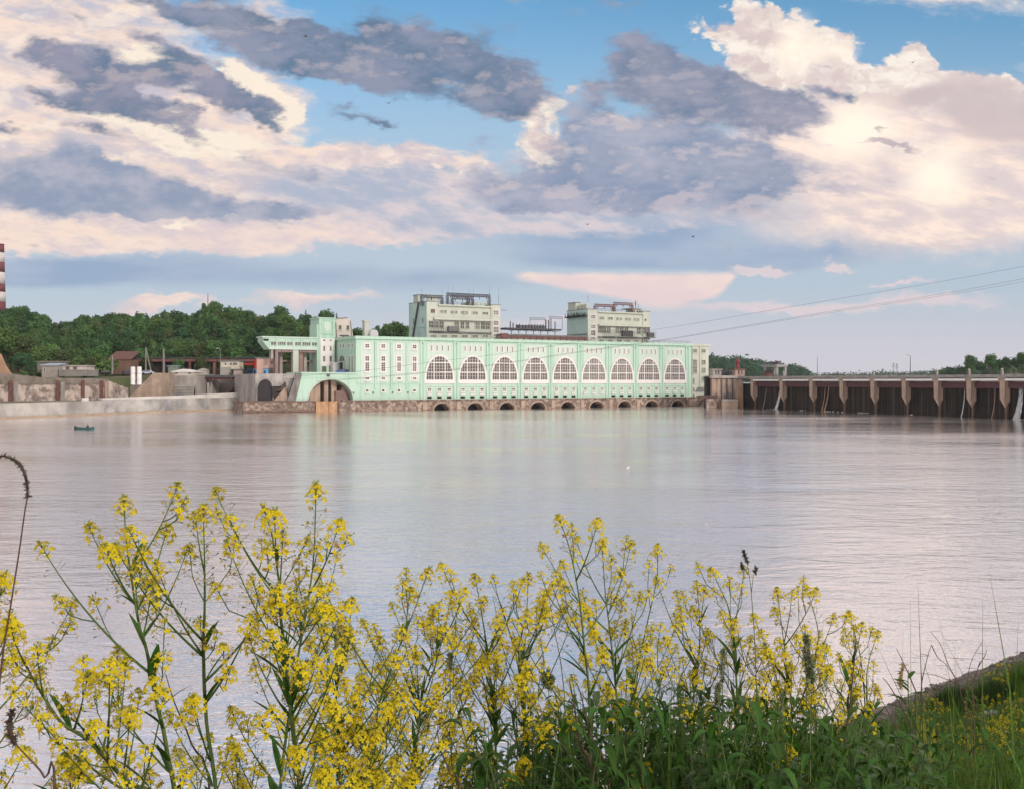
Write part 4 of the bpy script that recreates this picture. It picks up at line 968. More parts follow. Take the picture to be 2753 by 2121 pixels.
for v0, v1, w0, lb, mt, roof in ((385, 530, 655, 'squat grey stone kiosk with barred window on the abutment', M_CONC, 645), (760, 920, 652, 'pinkish stone kiosk on the abutment under the red lamp', mat('pink_stone', (.48,.32,.28), .9, (.38,.26,.22), .6, .8), 640)):
    K_ = empty('kiosk', (ax(abx((v0+v1)/2), YA+4), YA+4, az(aby(752), YA))); tag(K_, lb, 'kiosk', 'kiosks on the abutment')
    hw = (ax(abx(v1), YA)-ax(abx(v0), YA))/2; h = az(aby(w0), YA)-az(aby(752), YA)
    MB().box(-hw, hw, -3.5, 4, 0, h).build('wall', mt, K_); MB().box(-hw-.5, hw+.5, -4, 4.5, h, h+.4).build('roof', M_RUST if v0 > 700 else M_CONC, K_)
    for q in (-.45, .2): 
        f = MB().box(q*hw, q*hw+hw*.35, -3.6, -3.502, h*.3, h*.85).build('window', M_GLASS, K_)
RL = empty('beacon', (ax(abx(832), YA+4), YA+4, az(aby(640), YA)+.4)); tag(RL, 'dark red bell shaped beacon on a lattice foot atop the pink kiosk', 'beacon')
h = az(aby(475), YA)-az(aby(640), YA)
MB().lathe([(1.0,0),(.75,.3*h),(.5,.45*h),(.75,.5*h),(.8,.75*h),(.45,.9*h),(.12,h)], 0, 0, 12).build('bell', mat('dark_red_paint', (.20,.035,.045), .6), RL)
MB().box(-1.1,1.1,-1.1,1.1,0,.15).build('foot', M_STEEL, RL)
fs_ = empty('pipe_stack', (ax(abx(640), YA+6), YA+6, az(aby(752), YA))); tag(fs_, 'jumble of grey railings and machinery between the two kiosks', 'machinery')
m = MB()
for i in range(11): x = -4+i*.8; m.tube([(x,0,0),(x,0,random.uniform(1.4,2.6))], .07, 4)
m.tube([(-4,0,1.2),(4,0,1.2)], .06, 4); m.build('rails', M_STEEL, fs_); MB().box(-2,1.0,.5,2.5,0,1.5).lathe([(.6,1.5),(.6,2.4),(.1,2.6)], 0.3, 1.5, 10).build('winch', M_STEEL, fs_)

# ------------------------------------------------------------------ river
def water_mat():
    m = bpy.data.materials.new('river_water'); m.use_nodes = True; t = m.node_tree; n = t.nodes; b = n['Principled BSDF']
    tcn = n.new('ShaderNodeTexCoord'); src = tcn.outputs['Object']
    def nz(sc3, d, ro, rot=0, dist=0.0):
        mp = n.new('ShaderNodeMapping'); mp.inputs['Scale'].default_value = sc3; mp.inputs['Rotation'].default_value = (0,0,rot); t.links.new(src, mp.inputs[0])
        nn = n.new('ShaderNodeTexNoise'); nn.inputs['Scale'].default_value = 1; nn.inputs['Detail'].default_value = d; nn.inputs['Roughness'].default_value = ro
        nn.inputs['Distortion'].default_value = dist
        t.links.new(mp.outputs[0], nn.inputs['Vector']); return nn.outputs[0]
    def math_(op, a, c2):
        k = n.new('ShaderNodeMath'); k.operation = op
        for i, v in ((0,a),(1,c2)):
            if hasattr(v, 'is_linked'): t.links.new(v, k.inputs[i])
            else: k.inputs[i].default_value = v
        return k.outputs[0]
    def rng(f, a, c2, o0, o1):
        k = n.new('ShaderNodeMapRange'); t.links.new(f, k.inputs[0]); k.inputs[1].default_value = a; k.inputs[2].default_value = c2; k.inputs[3].default_value = o0; k.inputs[4].default_value = o1; return k.outputs[0]
    patch = nz((.010,.022,1), 4, .55, .2, .6)                        # currents: calmer and rougher water
    patch2 = nz((.05,.09,1), 3, .5, -.1, .5)
    amp = math_('MULTIPLY', rng(patch, .38, .62, .60, 1.50), rng(patch2, .35, .65, .65, 1.2))
    w1 = nz((.28,.55,1), 3, .55, .15, .3); w2 = nz((1.1,2.0,1), 3, .55, -.1, .3); w3 = nz((4.0,6.0,1), 2, .5, .1)
    h = math_('ADD', math_('MULTIPLY', w1, .42), math_('ADD', math_('MULTIPLY', w2, .18), math_('MULTIPLY', w3, .045)))
    h = math_('MULTIPLY', h, amp)
    bp = n.new('ShaderNodeBump'); bp.inputs['Strength'].default_value = WATER_BUMP; bp.inputs['Distance'].default_value = 1.0
    t.links.new(rng(patch, .40, .66, .10, .18), b.inputs['Roughness']); t.links.new(h, bp.inputs['Height']); t.links.new(bp.outputs[0], b.inputs['Normal'])
    b.inputs['Base Color'].default_value = (.97,.90,.875,1); b.inputs['Roughness'].default_value = .09; b.inputs['Metallic'].default_value = .90
    b.inputs['IOR'].default_value = 2.1; b.inputs['Specular IOR Level'].default_value = .5
    return m
WATER_BUMP = .25
def sheet(name, x0, x1, y0, y1, z, mt, nx=2, ny=2):
    m = MB(); m.add([(x0,y0,z),(x1,y0,z),(x1,y1,z),(x0,y1,z)], [(0,1,2,3)]); o = m.build(name, mt); tag(o, kind='structure'); return o
M_WATER = water_mat()
rv = MB()
front = [frame_at(p)[0] for p in full]
poly = [(-1500, -200), (1500, -200), (1500, 330)] + [(v.x+0, v.y+6) for v in reversed(front)] + [(110, 520), (-1500, 520)]
rv.add([(x, y, 0) for x, y in poly], [tuple(range(len(poly)))])
o = rv.build('river', M_WATER); tag(o, kind='structure')
bed = MB().add([(-3400,-600,-3.2),(3400,-600,-3.2),(3400,3400,-3.2),(-3400,3400,-3.2)], [(0,1,2,3)]).build('ground', mat('river_bed', (.10,.09,.07), .9)); tag(bed, kind='structure')
res = [(v.x, v.y+8.6) for v in front]
m = MB(); pr = [(x, y, 9.6) for x, y in res] + [(1500, 330, 9.6), (3000, 3300, 9.6), (90, 3300, 9.6), (90, 470, 9.6)]
o = m.add(pr, [tuple(range(len(pr)))]).build('reservoir', M_WATER); tag(o, kind='structure')

# ------------------------------------------------------------------ left bank
M_GREEN = mat('meadow', (.055,.085,.030), .95, (.13,.12,.06), .08, .8, (.20,.16,.11), (.05,.05,.05), .6)
M_EARTH = mat('dusty_ground', (.27,.23,.19), .95, (.10,.11,.05), .09, .9, (.16,.13,.10), (.1,.1,.1), .5)
qa = [(-210,215),(-143,301),(-134,321),(-129.5,341),(ax(353,355),355),(ax(430,362),362),(ax(500,374),374),(ax(560,385),385),(ax(640,396),396),(-60,412)]
qz = [4.35,4.35,4.35,4.9,5.05,5.25,5.4,5.7,6.1,6.1]
QW = empty('quay_wall', (-134, 321, 0)); tag(QW, 'long pale concrete quay wall curving along the left bank', 'quay wall')
def wall_strip(pts, zs, th, z0, inv=1, off=0.0):
    m = MB(); vs = []
    for i, (x, y) in enumerate(pts):
        a = Vector(pts[max(i-1,0)]); b = Vector(pts[min(i+1,len(pts)-1)]); d = (b-a).normalized(); nn = Vector((-d.y, d.x))*inv
        vs += [(x+nn.x*off, y+nn.y*off, z0), (x+nn.x*off, y+nn.y*off, zs[i]), (x+nn.x*(off+th), y+nn.y*(off+th), zs[i]), (x+nn.x*(off+th), y+nn.y*(off+th), z0)]
    ff = []
    for i in range(len(pts)-1):
        for k in range(4): ff.append((4*i+k, 4*i+4+k, 4*i+4+(k+1)%4, 4*i+(k+1)%4))
    ff += [(0,1,2,3), tuple(4*(len(pts)-1)+k for k in (3,2,1,0))]
    return m.add(vs, ff)
loc = lambda pts: [(x+134, y-321) for x, y in pts]
# two heights of wall with a step at one place
wall_strip(loc(qa[:4]), qz[:3]+[4.35], 1.3, -3).build('wall', M_CONCP, QW)
wall_strip(loc(qa[3:]), qz[3:], 1.3, -3).build('wall', mat('mottled_concrete', (.46,.44,.42), .9, (.22,.22,.225), .16, 1.0, (.33,.28,.21), (.2,.2,.4), .8, .3, .8), QW)
wall_strip(loc(qa), [.55]*10, .5, -3, 1, -.45).build('footing', mat('sandy_footing', (.40,.31,.23), .9, (.3,.23,.18), .3, .8), QW)
wall_strip(loc(qa[3:]), [z+.25 for z in qz[3:]], 1.5, 4.6, 1, -.1).build('coping', mat('light_coping', (.58,.55,.52), .9, (.45,.43,.41), .3, .8), QW)
x_, y_ = loc([(-132.2, 331)])[0]
MB().box(x_-.9, x_+.7, y_+2.5, y_+4.2, 4.35, 5.35).build('white_block', mat('fresh_white_concrete', (.74,.70,.68), .85, (.6,.57,.55), .5, .7), QW)
plat = MB().vprism([(x-1.0, y+.4) for x, y in qa] + [(-60, 470), (-420, 470), (-420, 215)], -3, 4.3); o = plat.build('quay_terrace', M_EARTH); tag(o, kind='structure')

SKY_PX = [-60,0,60,105,128,150,180,230,280,330,400,450,490,515,540,575,600,640,665,690,720,757,792,821,850,875,911,940,965,1000,1061,1100,1160,1300]
SKY_PY = [832,830,826,838,858,864,864,846,842,840,843,838,835,850,822,815,826,830,832,850,842,830,856,838,856,840,847,884,884,880,866,876,885,890]
def skyline(px): return float(np.interp(px, SKY_PX, SKY_PY))
TREE_H = 13.0
def front_Y(px): return float(np.interp(px, [-600,-100,0,290,340,380,440,520,570,640,700,800,1300], [235,318,336,365,372,380,396,402,412,424,435,470,560]))
def land_z(px, Y):
    top = az(skyline(px), 600) - TREE_H
    fy = front_Y(px)
    zf = float(np.interp(px, [-300,0,120,300,420,700], [13.5,12.6,11.2,11.0,11.6,12.4]))
    q = min(1, max(0, (Y-fy)/(440-fy) if fy < 430 else 1)); z1 = zf+2.0*q
    q2 = min(1, max(0, (Y-435)/165)); q2 = q2*q2*(3-2*q2)
    z = z1+(top-z1)*q2
    if Y > 620: z -= (Y-620)*.02
    return z
vs = []; ff = []; cols = list(np.linspace(-700, 1320, 90)); rows = [-1,0,.03,.06,.1,.15,.2,.27,.34,.42,.5,.6,.72,.85,1]
for p in cols:
    fy = front_Y(p)
    for r_ in rows:
        Y = fy+(980-fy)*max(0, r_); vs.append((ax(p, Y), Y+(.02 if r_ >= 0 else 0), land_z(p, Y)+random.uniform(-.15,.15) if r_ >= 0 else 2.0))
nr = len(rows)
for i in range(len(cols)-1):
    for j in range(nr-1): ff.append((i*nr+j, (i+1)*nr+j, (i+1)*nr+j+1, i*nr+j+1))
o = MB().add(vs, ff).build('hillside', M_GREEN, smooth=True); tag(o, kind='structure')
# rubble retaining wall with posts
RW = empty('retaining_wall', (ax(150, 345), 345, 4.3)); tag(RW, 'weathered rubble stone retaining wall with dark upright posts on the left bank', 'retaining wall')
ln = [(p, front_Y(p)-.6) for p in (-300,-100,0,60,120,180,240,290,345)]
lp = [(ax(p, Y)-RW.location.x, Y-345) for p, Y in ln]
M_RUB = mat('rubble_stone', (.54,.45,.40), .95, (.21,.165,.15), .38, 1.0, (.12,.10,.09), (.5,.5,.15), .65, .9, .9, lo=.45, hi=.58)
zw = [land_z(p, Y+.6)-4.3+.05 for p, Y in ln]; zw[-1] -= 3.2; zw[-2] -= .3
wall_strip(lp, zw, 2.0, -1).build('wall', M_RUB, RW)
wall_strip(lp[:-1], [z+.35 for z in zw[:-1]], 2.3, 5.2, 1, -.3).build('coping', mat('dark_coping', (.24,.20,.18), .95, (.14,.13,.09), .3, .9), RW)
for p, dk in ((28,0),(42,1),(155,0),(168,1),(223,0),(273,0),(286,2)):
    Y = front_Y(p)-1.4; x = ax(p, Y)-RW.location.x; w_ = .24 if dk == 0 else .42
    MB().box(x-w_, x+w_, Y-345-.5, Y-345+.9, -.2, az(1023 if dk == 0 else 1028, Y)-4.3).build('post', M_RUST if dk == 0 else (M_CONC if dk == 1 else M_PIER), RW)
# ramp wedge and bastion
def boxpx(name, mt, p0, p1, y0, y1, Y, depth, parent=None, lab=None, cat=None, group=None):
    g = MB().box(ax(p0, Y), ax(p1, Y), Y, Y+depth, az(y1, Y), az(y0, Y)); o = g.build(name, mt, parent)
    if lab: tag(o, lab, cat, group)
    return o
def prismpx(poly, Y, depth, mb=None): return (mb or MB()).prism([(ax(p, Y), az(y, Y)) for p, y in poly], Y, Y+depth)
M_STEP, M_STEP_SHADE = mat('grey_steps', (.43,.41,.395), .9, (.3,.285,.275), .3, .9), mat('shade_band_steps', (.33,.31,.295), .9, (.24,.225,.215), .3, .9)  # darker copy paints the shade bands between steps into the colour
BS = empty('bastion'); tag(BS, 'stepped concrete and stone bastion above the quay wall', 'bastion')
prismpx([(290,1090),(372,1022),(385,1022),(385,1090)], 374, 12).build('ramp_wall', mat('dark_ramp_stone', (.17,.14,.125), .95, (.26,.22,.19), .4, .8), BS)
prismpx([(322,1092),(412,1003),(436,1003),(430,1092)], 373, 14).build('sloped_face', mat('ochre_stone', (.44,.33,.25), .95, (.30,.23,.19), .4, 1.0, (.19,.16,.14), (.4,.4,.3), .6), BS)
boxpx('block', M_CONC, 428, 442, 1003, 1092, 388.2, 15, BS)
boxpx('block', M_CONC, 442, 528, 1010, 1092, 390.5, 15, BS)
for i in range(10):
    MB().box(ax(446, 390.5)+.3, ax(526, 390.5)-.2, 390.5-2.6+.22*i, 390.49, az(1090, 390)-.01*i, az(1071-i*3.9, 390)).box(ax(446, 390.5)+.2, ax(526, 390.5)-.1, 390.5-2.75+.22*i, 390.5-2.601+.22*i, az(1072.6-i*3.9, 390), az(1071-i*3.9, 390)+.03).build('step', M_STEP if i % 2 else M_STEP_SHADE, BS)
boxpx('dark_slot', M_DARK, 434, 460, 1031, 1035, 387.5, .5, BS)
boxpx('wall', M_CONC, 528, 570, 1008, 1092, 404, 12, BS)
m = MB().box(ax(558, 403), ax(562, 403), 402.5, 403.9, 3, az(1030, 403)); m.build('pilaster', M_CONCP, BS)
boxpx('wall', mat('brown_grey_wall', (.29,.255,.225), .95, (.2,.18,.165), .3, .9, (.13,.12,.11), (.5,.5,.1), .6), 570, 690, 1018, 1092, 414, 12, BS)
prismpx([(600,1064),(650,1018),(668,1006),(680,1006),(655,1030),(625,1050)], 411, 2.5).build('stair_flight', M_CONC, BS)
prismpx([(594,1064),(634,1034),(637,1036),(600,1066)], 410, .8).build('stair_rail', M_PIER, BS)
sp_ = prismpx([(648,1090),(648,1030),(655,1020),(672,1008),(690,1006),(690,1090)], 408, 5).build('wall', M_CONC, BS)
ap_ = [(656+26*(1-math.cos(math.pi*k/24)), 1058-32*math.sin(math.pi*k/24)) for k in range(13)]
prismpx([(656,1062)]+ap_+[(682,1062)], 407.4, .55).build('arch_recess', mat('dark_brown_recess', (.06,.045,.04), .9), BS)
prismpx([(648,1058),(683,1050),(683,1056),(662,1062)], 406.6, .5).build('rusty_beam', M_RUST, BS)
PL_ = empty('loading_platform'); tag(PL_, 'dark steel platform with rusty brackets beside the lock', 'platform')
boxpx('deck', M_STEEL, 528, 640, 1009, 1015, 401, 8, PL_); boxpx('girder', M_RUST, 545, 628, 1015.2, 1021, 402, 1, PL_)
for p in (549, 572, 596, 622): boxpx('bracket', M_RUST, p-1.5, p+1.5, 1015.2, 1026, 401.3, .5, PL_)
# wall with a dark tunnel left of the portal, grey buttress, tilted block
LK = empty('lock_wall'); tag(LK, 'pale stained lock wall with a dark tunnel arch and leaning grey buttress', 'lock wall')
YL = 371.0
prismpx([(684,1077),(686,1008),(690,1005),(793,1005),(770,1077)], YL+4, 12).build('wall', mat('whitish_stained_wall', (.52,.49,.475), .9, (.34,.32,.31), .25, .9, (.17,.155,.15), (.5,.5,.10), .7), LK)
tn = [(690,1077)]+[(712.5-22.5*math.cos(math.pi*k/14), 1048-30*math.sin(math.pi*k/14)) for k in range(15)]+[(735,1077)]
prismpx(tn, YL+3.4, .58).build('tunnel', mat('tunnel_dark', (.05,.045,.05), .9), LK)
rm = MB().tube([(ax(p, YL+3.2), YL+3.2, az(y, YL+3.2)) for p, y in tn], .3, 4); rm.build('tunnel_rim', M_CONC, LK)
prismpx([(772,1077),(796,1005),(811,1005),(794,1077)], YL, 5).build('buttress', mat('dark_grey_buttress', (.19,.175,.17), .9, (.29,.27,.26), .3, .9, (.10,.09,.09), (.8,.8,.1), .7), LK)
prismpx([(736,1077),(765,1042),(776,1077)], YL+1, 2.5).build('leaning_slab', M_PIER, LK)
prismpx([(765,1027),(766,1044),(757,1050),(740,1052),(752,1044)], YL+1.4, 2).build('broken_slab', mat('dark_brown_slab', (.09,.07,.06), .9), LK)
boxpx('beam', M_CONC, 730, 752, 1035.5, 1038.5, YL+2, 1.5, LK)
boxpx('debris', mat('dark_debris', (.06,.05,.045), .9), 733, 760, 1038.6, 1066, YL+2.4, 1, LK)
boxpx('white_patch', M_CONCP, 762, 793, 1005.5, 1018, YL+3.7, .28, LK)

# ------------------------------------------------------------------ small buildings and gear on the left bank
def house(nm, lab, cat, p0, p1, y_eave, y_base, Y, depth, mt, roof_mt, roof='flat', y_ridge=None, wins=(), doors=(), over=.4, wmt=None):
    x0, x1 = ax(p0, Y), ax(p1, Y); zb = az(y_base, Y)-.6; ze = az(y_eave, Y)
    H = empty(nm, ((x0+x1)/2, Y, zb)); tag(H, lab, cat); w = (x1-x0)/2; h = ze-zb
    MB().box(-w, w, 0, depth, 0, h).build('wall', mt, H)
    if roof == 'flat': MB().box(-w-over, w+over, -over, depth+over, h, h+.35).build('roof', roof_mt, H)
    elif roof == 'gable':
        hr = az(y_ridge, Y)-zb; MB().prism([(-w-over, h-.1), (w+over, h-.1), (w+over, h+.15), (0, hr+.2), (-w-over, h+.15)], -over, depth+over).build('roof', roof_mt, H)
    elif roof == 'shed':
        hr = az(y_ridge, Y)-zb; MB().add([(-w-over,-over,h),(w+over,-over,h),(w+over,depth+over,hr),(-w-over,depth+over,hr),(-w-over,-over,h+.25),(w+over,-over,h+.25),(w+over,depth+over,hr+.25),(-w-over,depth+over,hr+.25)],
            [(0,3,2,1),(4,5,6,7),(0,1,5,4),(1,2,6,5),(2,3,7,6),(3,0,4,7)]).build('roof', roof_mt, H)
    for a, b_, q0, q1 in wins:
        f = rect_window('window', ax(a, Y)-(x0+x1)/2, ax(b_, Y)-(x0+x1)/2, az(q1, Y)-zb, az(q0, Y)-zb, H, 0, .12, wmt or M_WHITE, sill=False, out=.1)
    return H
def col(n, c1, c2=None, r_=.8): return mat(n, c1, r_, c2 or tuple(v*.7 for v in c1), .5, .7)
house('shack', 'grey weathered shack with pale blue sheet roof below the trees', 'shack', 112, 152, 984, 1012, 371, 7, col('grey_boards', (.36,.31,.29)), col('blue_sheet', (.36,.42,.50)), 'shed', 978, wins=((118,122,991,1000),))
house('shed', 'dark flat roofed concrete shed behind the blue roofed shack', 'shed', 100, 166, 974, 1000, 384, 6, col('dark_concrete', (.22,.19,.175)), col('grey_slab', (.26,.23,.22)), 'flat')
house('workshop', 'long low pink white workshop with two red windows', 'workshop', 166, 233, 985, 998, 376, 7, col('pinkish_white', (.66,.57,.52)), col('pale_roof', (.45,.41,.38)), 'flat', wins=((178,186,988,995),(198,206,988,995)), wmt=M_RUST)
house('low_wall', 'grey block wall in front of the long workshop', 'wall', 158, 262, 997, 1007, 372, 1, col('grey_block', (.27,.255,.24)), col('grey_block_cap', (.3,.28,.27)), 'flat', over=.1)
house('barn', 'brick brown barn with a rust red roof among the trees', 'barn', 292, 352, 968, 1002, 418, 9, col('brown_brick', (.20,.115,.085)), col('rust_roof', (.15,.07,.06)), 'shed', 945)
for p, lab in ((357.5, 'left one of the two white upright tanks above the quay'), (374.5, 'right one of the two white upright tanks above the quay')):
    Y = 352; zb = az(1022, Y); o = empty('storage_tank', (ax(p, Y), Y, zb)); tag(o, lab, 'tank', 'white upright tanks')
    rr = 6.2/F_PX*Y; h = az(987, Y)-zb
    MB().lathe([(rr*.96,-1.5),(rr*.96,0),(rr,.05),(rr,h-.3),(rr*.9,h),(.05,h+.12)], 0, 0, 16).build('shell', mat('white_tank_paint', (.72,.71,.72), .5, (.6,.59,.6), .6, .6), o)
    MB().lathe([(rr*1.03,h*.5),(rr*1.05,h*.5+.05),(rr*1.03,h*.5+.12)], 0, 0, 16).build('hoop', M_STEEL, o)
M_POLE = mat('grey_pole', (.25,.235,.22), .9, (.18,.17,.16), 1.0, .7)
def pole(p, y0, y1, Y, lab, r_=.16, aframe=False, lamp=False, mt=None):
    zb = az(y1, Y)-.5; h = az(y0, Y)-zb; o = empty('utility_pole', (ax(p, Y), Y, zb)); tag(o, lab, 'pole', 'utility poles on the left bank')
    MB().tube([(0,0,0),(0,0,h)], [r_*1.2, r_*.8], 6).build('pole', mt or M_POLE, o)
    if aframe: MB().tube([(2.1,0,0),(.1,0,h*.93)], r_*.9, 6).build('stay', mt or M_POLE, o)
    if lamp: MB().tube([(0,0,h),(-1.0,0,h+.3)], .06, 4).box(-1.5,-.7,-.15,.15,h+.2,h+.4).build('lantern', M_WHITE, o)
pole(302, 956, 1003, 376, 'concrete pole in front of the rust red barn', .3)
pole(392, 934, 1002, 398, 'grey A frame pole with a leaning stay near the white tanks', .28, True)
pole(440, 938, 1004, 400, 'stout grey pole right of the A frame pole', .36)
pole(592, 939, 985, 426, 'slim lamp pole with white lantern above the yellow cabin', .14, False, True)
pole(736, 957, 966, 402, 'short lamp pole behind the pink building', .14, False, True)
FB = empty('pipe_bridge'); tag(FB, 'dark rusty pipe bridge spanning in front of the wooded hill', 'pipe bridge')
Y = 428
boxpx('girder', M_RUST, 346, 706, 966.5, 973, Y, 2.2, FB); boxpx('walkway', M_STEEL, 346, 706, 961, 962.5, Y-.3, 2.8, FB)
m = MB()
for i in range(41): 
    x0_, x1_ = ax(346+360*i/41, Y), ax(346+360*(i+.5)/41, Y); z0_, z1_ = az(966.5, Y), az(962.5, Y)
    m.tube([(x0_, Y, z0_), (x1_, Y, z1_)], .12, 4).tube([(x1_, Y, z1_), (2*x1_-x0_, Y, z0_)], .12, 4)
m.build('lattice', M_STEEL, FB)
for p in (365, 440, 510, 577, 640): boxpx('support', M_RUST, p-3, p+3, 973.1, 1012, Y+.4, 1.2, FB)
boxpx('screen', mat('dark_brown_screen', (.045,.035,.033), .9), 366, 520, 973.2, 1003, Y+3, .4, FB)
house('control_cabin', 'raised cream control cabin with dark roof over a grey block', 'cabin', 593, 644, 972, 989, 420, 6, col('cream_render', (.64,.58,.46)), M_ROOF, 'flat', wins=((604,609,976,982),(618,624,976,982),(626,632,976,982),(633,638,976,982)))
house('cabin_base', 'grey concrete block carrying the raised cream cabin', 'plinth', 592, 618, 990, 1012, 419, 6, M_CONC, M_CONC, 'flat', over=.05)
house('kiosk', 'tiny pinkish white kiosk under the raised cabin', 'kiosk', 628, 648, 995, 1008, 416, 3, col('pinkish_kiosk', (.55,.45,.43)), M_ROOF, 'flat')
house('pavilion', 'low pavilion with a white pitched roof on the bastion', 'pavilion', 463, 522, 1000, 1010, 398, 8, col('cream_pavilion', (.58,.52,.44)), M_WHITE, 'gable', 994, wins=((470,480,1002,1006),(505,515,1002,1006)))
house('hut', 'small teal green hut behind the white roofed pavilion', 'hut', 452, 474, 986, 1004, 404, 4, col('teal_boards', (.22,.27,.22)), col('blue_grey_roof', (.26,.33,.38)), 'flat')
house('bunker', 'rounded grey concrete bunker beside the red post', 'bunker', 532, 555, 996, 1010, 406, 4, M_CONC, M_CONC, 'gable', 992, over=0)
house('pump_house', 'pink rendered pump house left of the gallery columns', 'pump house', 690, 741, 964, 1006, 390, 7, col('pink_render', (.60,.40,.34), (.5,.34,.3)), M_ROOF, 'flat', wins=((729,733,972,978),(708,740,991,1004)), wmt=M_COLP)
boxpx('red_post', M_RUST, 573, 578, 976, 1010, 408, 1.2, None, 'upright rusty red post near the dark platform', 'post')
RC = empty('red_container'); tag(RC, 'bright red steel container beside the pink pump house', 'container')
M_RED = col('red_paint', (.38,.04,.035), (.25,.03,.03))
boxpx('body', M_RED, 656, 690, 976, 982, 418, 3, RC); boxpx('cab', M_RED, 683, 690, 967, 1008, 417.5, 3, RC)
for p, w_, y0, lab, c1 in ((668, 6, 993, 'dark blue crate next to the red container', (.03,.05,.16)), (686, 5, 992, 'sky blue booth by the pink pump house wall', (.12,.32,.62)), (714, 5.5, 993, 'light blue cabinet in front of the pink pump house', (.16,.45,.75))):
    Yc = 386 if p > 700 else 412; o = empty('cabinet', (ax(p, Yc), Yc, az(1007, Yc)-.3)); tag(o, lab, 'cabinet', 'blue cabinets by the lock')
    hw = w_/F_PX*Yc; h = az(y0, Yc)-az(1007, Yc)+.3; MB().box(-hw, hw, 0, 1.5, 0, h).build('body', col(lab.split()[0]+'_blue', c1), o); MB().box(-hw*.7, hw*.1, -.05, -.003, .2, h*.8).build('door', col('dark_blue', (.02,.05,.14)), o)
def car(p, Y, yb, col_, lab):
    zb = az(yb, Y); o = empty('parked_car', (ax(p, Y), Y, zb)); tag(o, lab, 'car', 'cars parked on the left bank')
    MB().prism([(-2.1,.35),(2.1,.35),(2.15,.8),(1.3,.95),(.8,1.45),(-1.2,1.45),(-1.8,.95),(-2.15,.85)], 0, 1.7).build('body', mat('car_paint', col_, .35), o)
    MB().prism([(1.15,.97),(.75,1.38),(-1.1,1.38),(-1.6,.97)], -.02, 1.72).build('window', M_GLASS, o)
    for x in (-1.35, 1.35): 
        w_ = MB().lathe([(.33,0),(.33,.2)], 0, 0, 12); w_.v = [(a+x, c_-.05, b_+.33) for a, b_, c_ in w_.v]; w_.build('wheel', M_DARK, o)
car(342, 374, 1006, (.05,.05,.09), 'dark blue car parked left of the white tanks')
car(396, 382, 1007, (.45,.52,.60), 'pale blue car parked right of the white tanks')
car(283, 377, 1008, (.04,.04,.05), 'black car parked below the rust red barn')
boxpx('boat_cover', col('blue_tarp', (.04,.10,.35)), 473, 495, 1062, 1066, 387.6, 1.2, None, 'small blue tarpaulin bundle lying on the quay coping', 'tarpaulin')
for p, c1, lab in ((918, (.05,.12,.42), 'blue car on the portal terrace by the pointed doorway'), (931, (.03,.035,.04), 'dark car on the portal terrace near the station corner')):
    Y = fY(p, 7); car(p, Y, 1005, c1, lab); bpy.context.scene.collection.objects[-1]
# sand slope at the left edge
o = prismpx([(-80,1040),(-80,938),(-14,942),(0,956),(10,980),(24,1003),(42,1024),(46,1040)], 352, 1.5).build('sand_slope', mat('orange_sand', (.46,.27,.17), .95, (.34,.22,.15), .25, .9)); tag(o, kind='structure')
# chimney far left
Y = 800; CH = empty('chimney', (ax(-3, Y), Y, 20)); tag(CH, 'tall red and white banded chimney at the left edge of the photo', 'chimney')
zt = az(659, Y)-20; zz = lambda y: az(y, Y)-20; rad = lambda z: 5.9-2.3*z/zt
bands = [(659,680,1),(680,706,0),(706,733,1),(733,764,0),(764,786,1),(786,812,0),(812,842,1),(842,1000,0)]
M_CR, M_CW = mat('chimney_red', (.15,.045,.055), .8, (.20,.07,.075), .2, .7), mat('chimney_white', (.66,.62,.61), .8, (.5,.47,.47), .3, .8)
for a, b_, k in bands: MB().lathe([(rad(zz(b_)), zz(b_)), (rad(zz(a)), zz(a)-.002)], 0, 0, 24).build('band', M_CR if k else M_CW, CH, True)
MB().lathe([(rad(zt)-.4, zt+.01),(rad(zt)+.25, zt+.02),(rad(zt)+.25, zt+.6),(rad(zt)-.4, zt+.6)], 0, 0, 24).build('rim', M_CR, CH)
MS = empty('radio_mast', (ax(559, 640), 640, az(840, 640))); tag(MS, 'thin radio mast rising behind the tallest trees', 'mast')
h = az(796, 640)-az(840, 640); MB().tube([(0,0,-14),(0,0,h)], .35, 5).build('pole', M_CONC, MS); MB().tube([(0,0,h),(0,0,h+1.5)], .15, 4).build('tip', M_STEEL, MS)

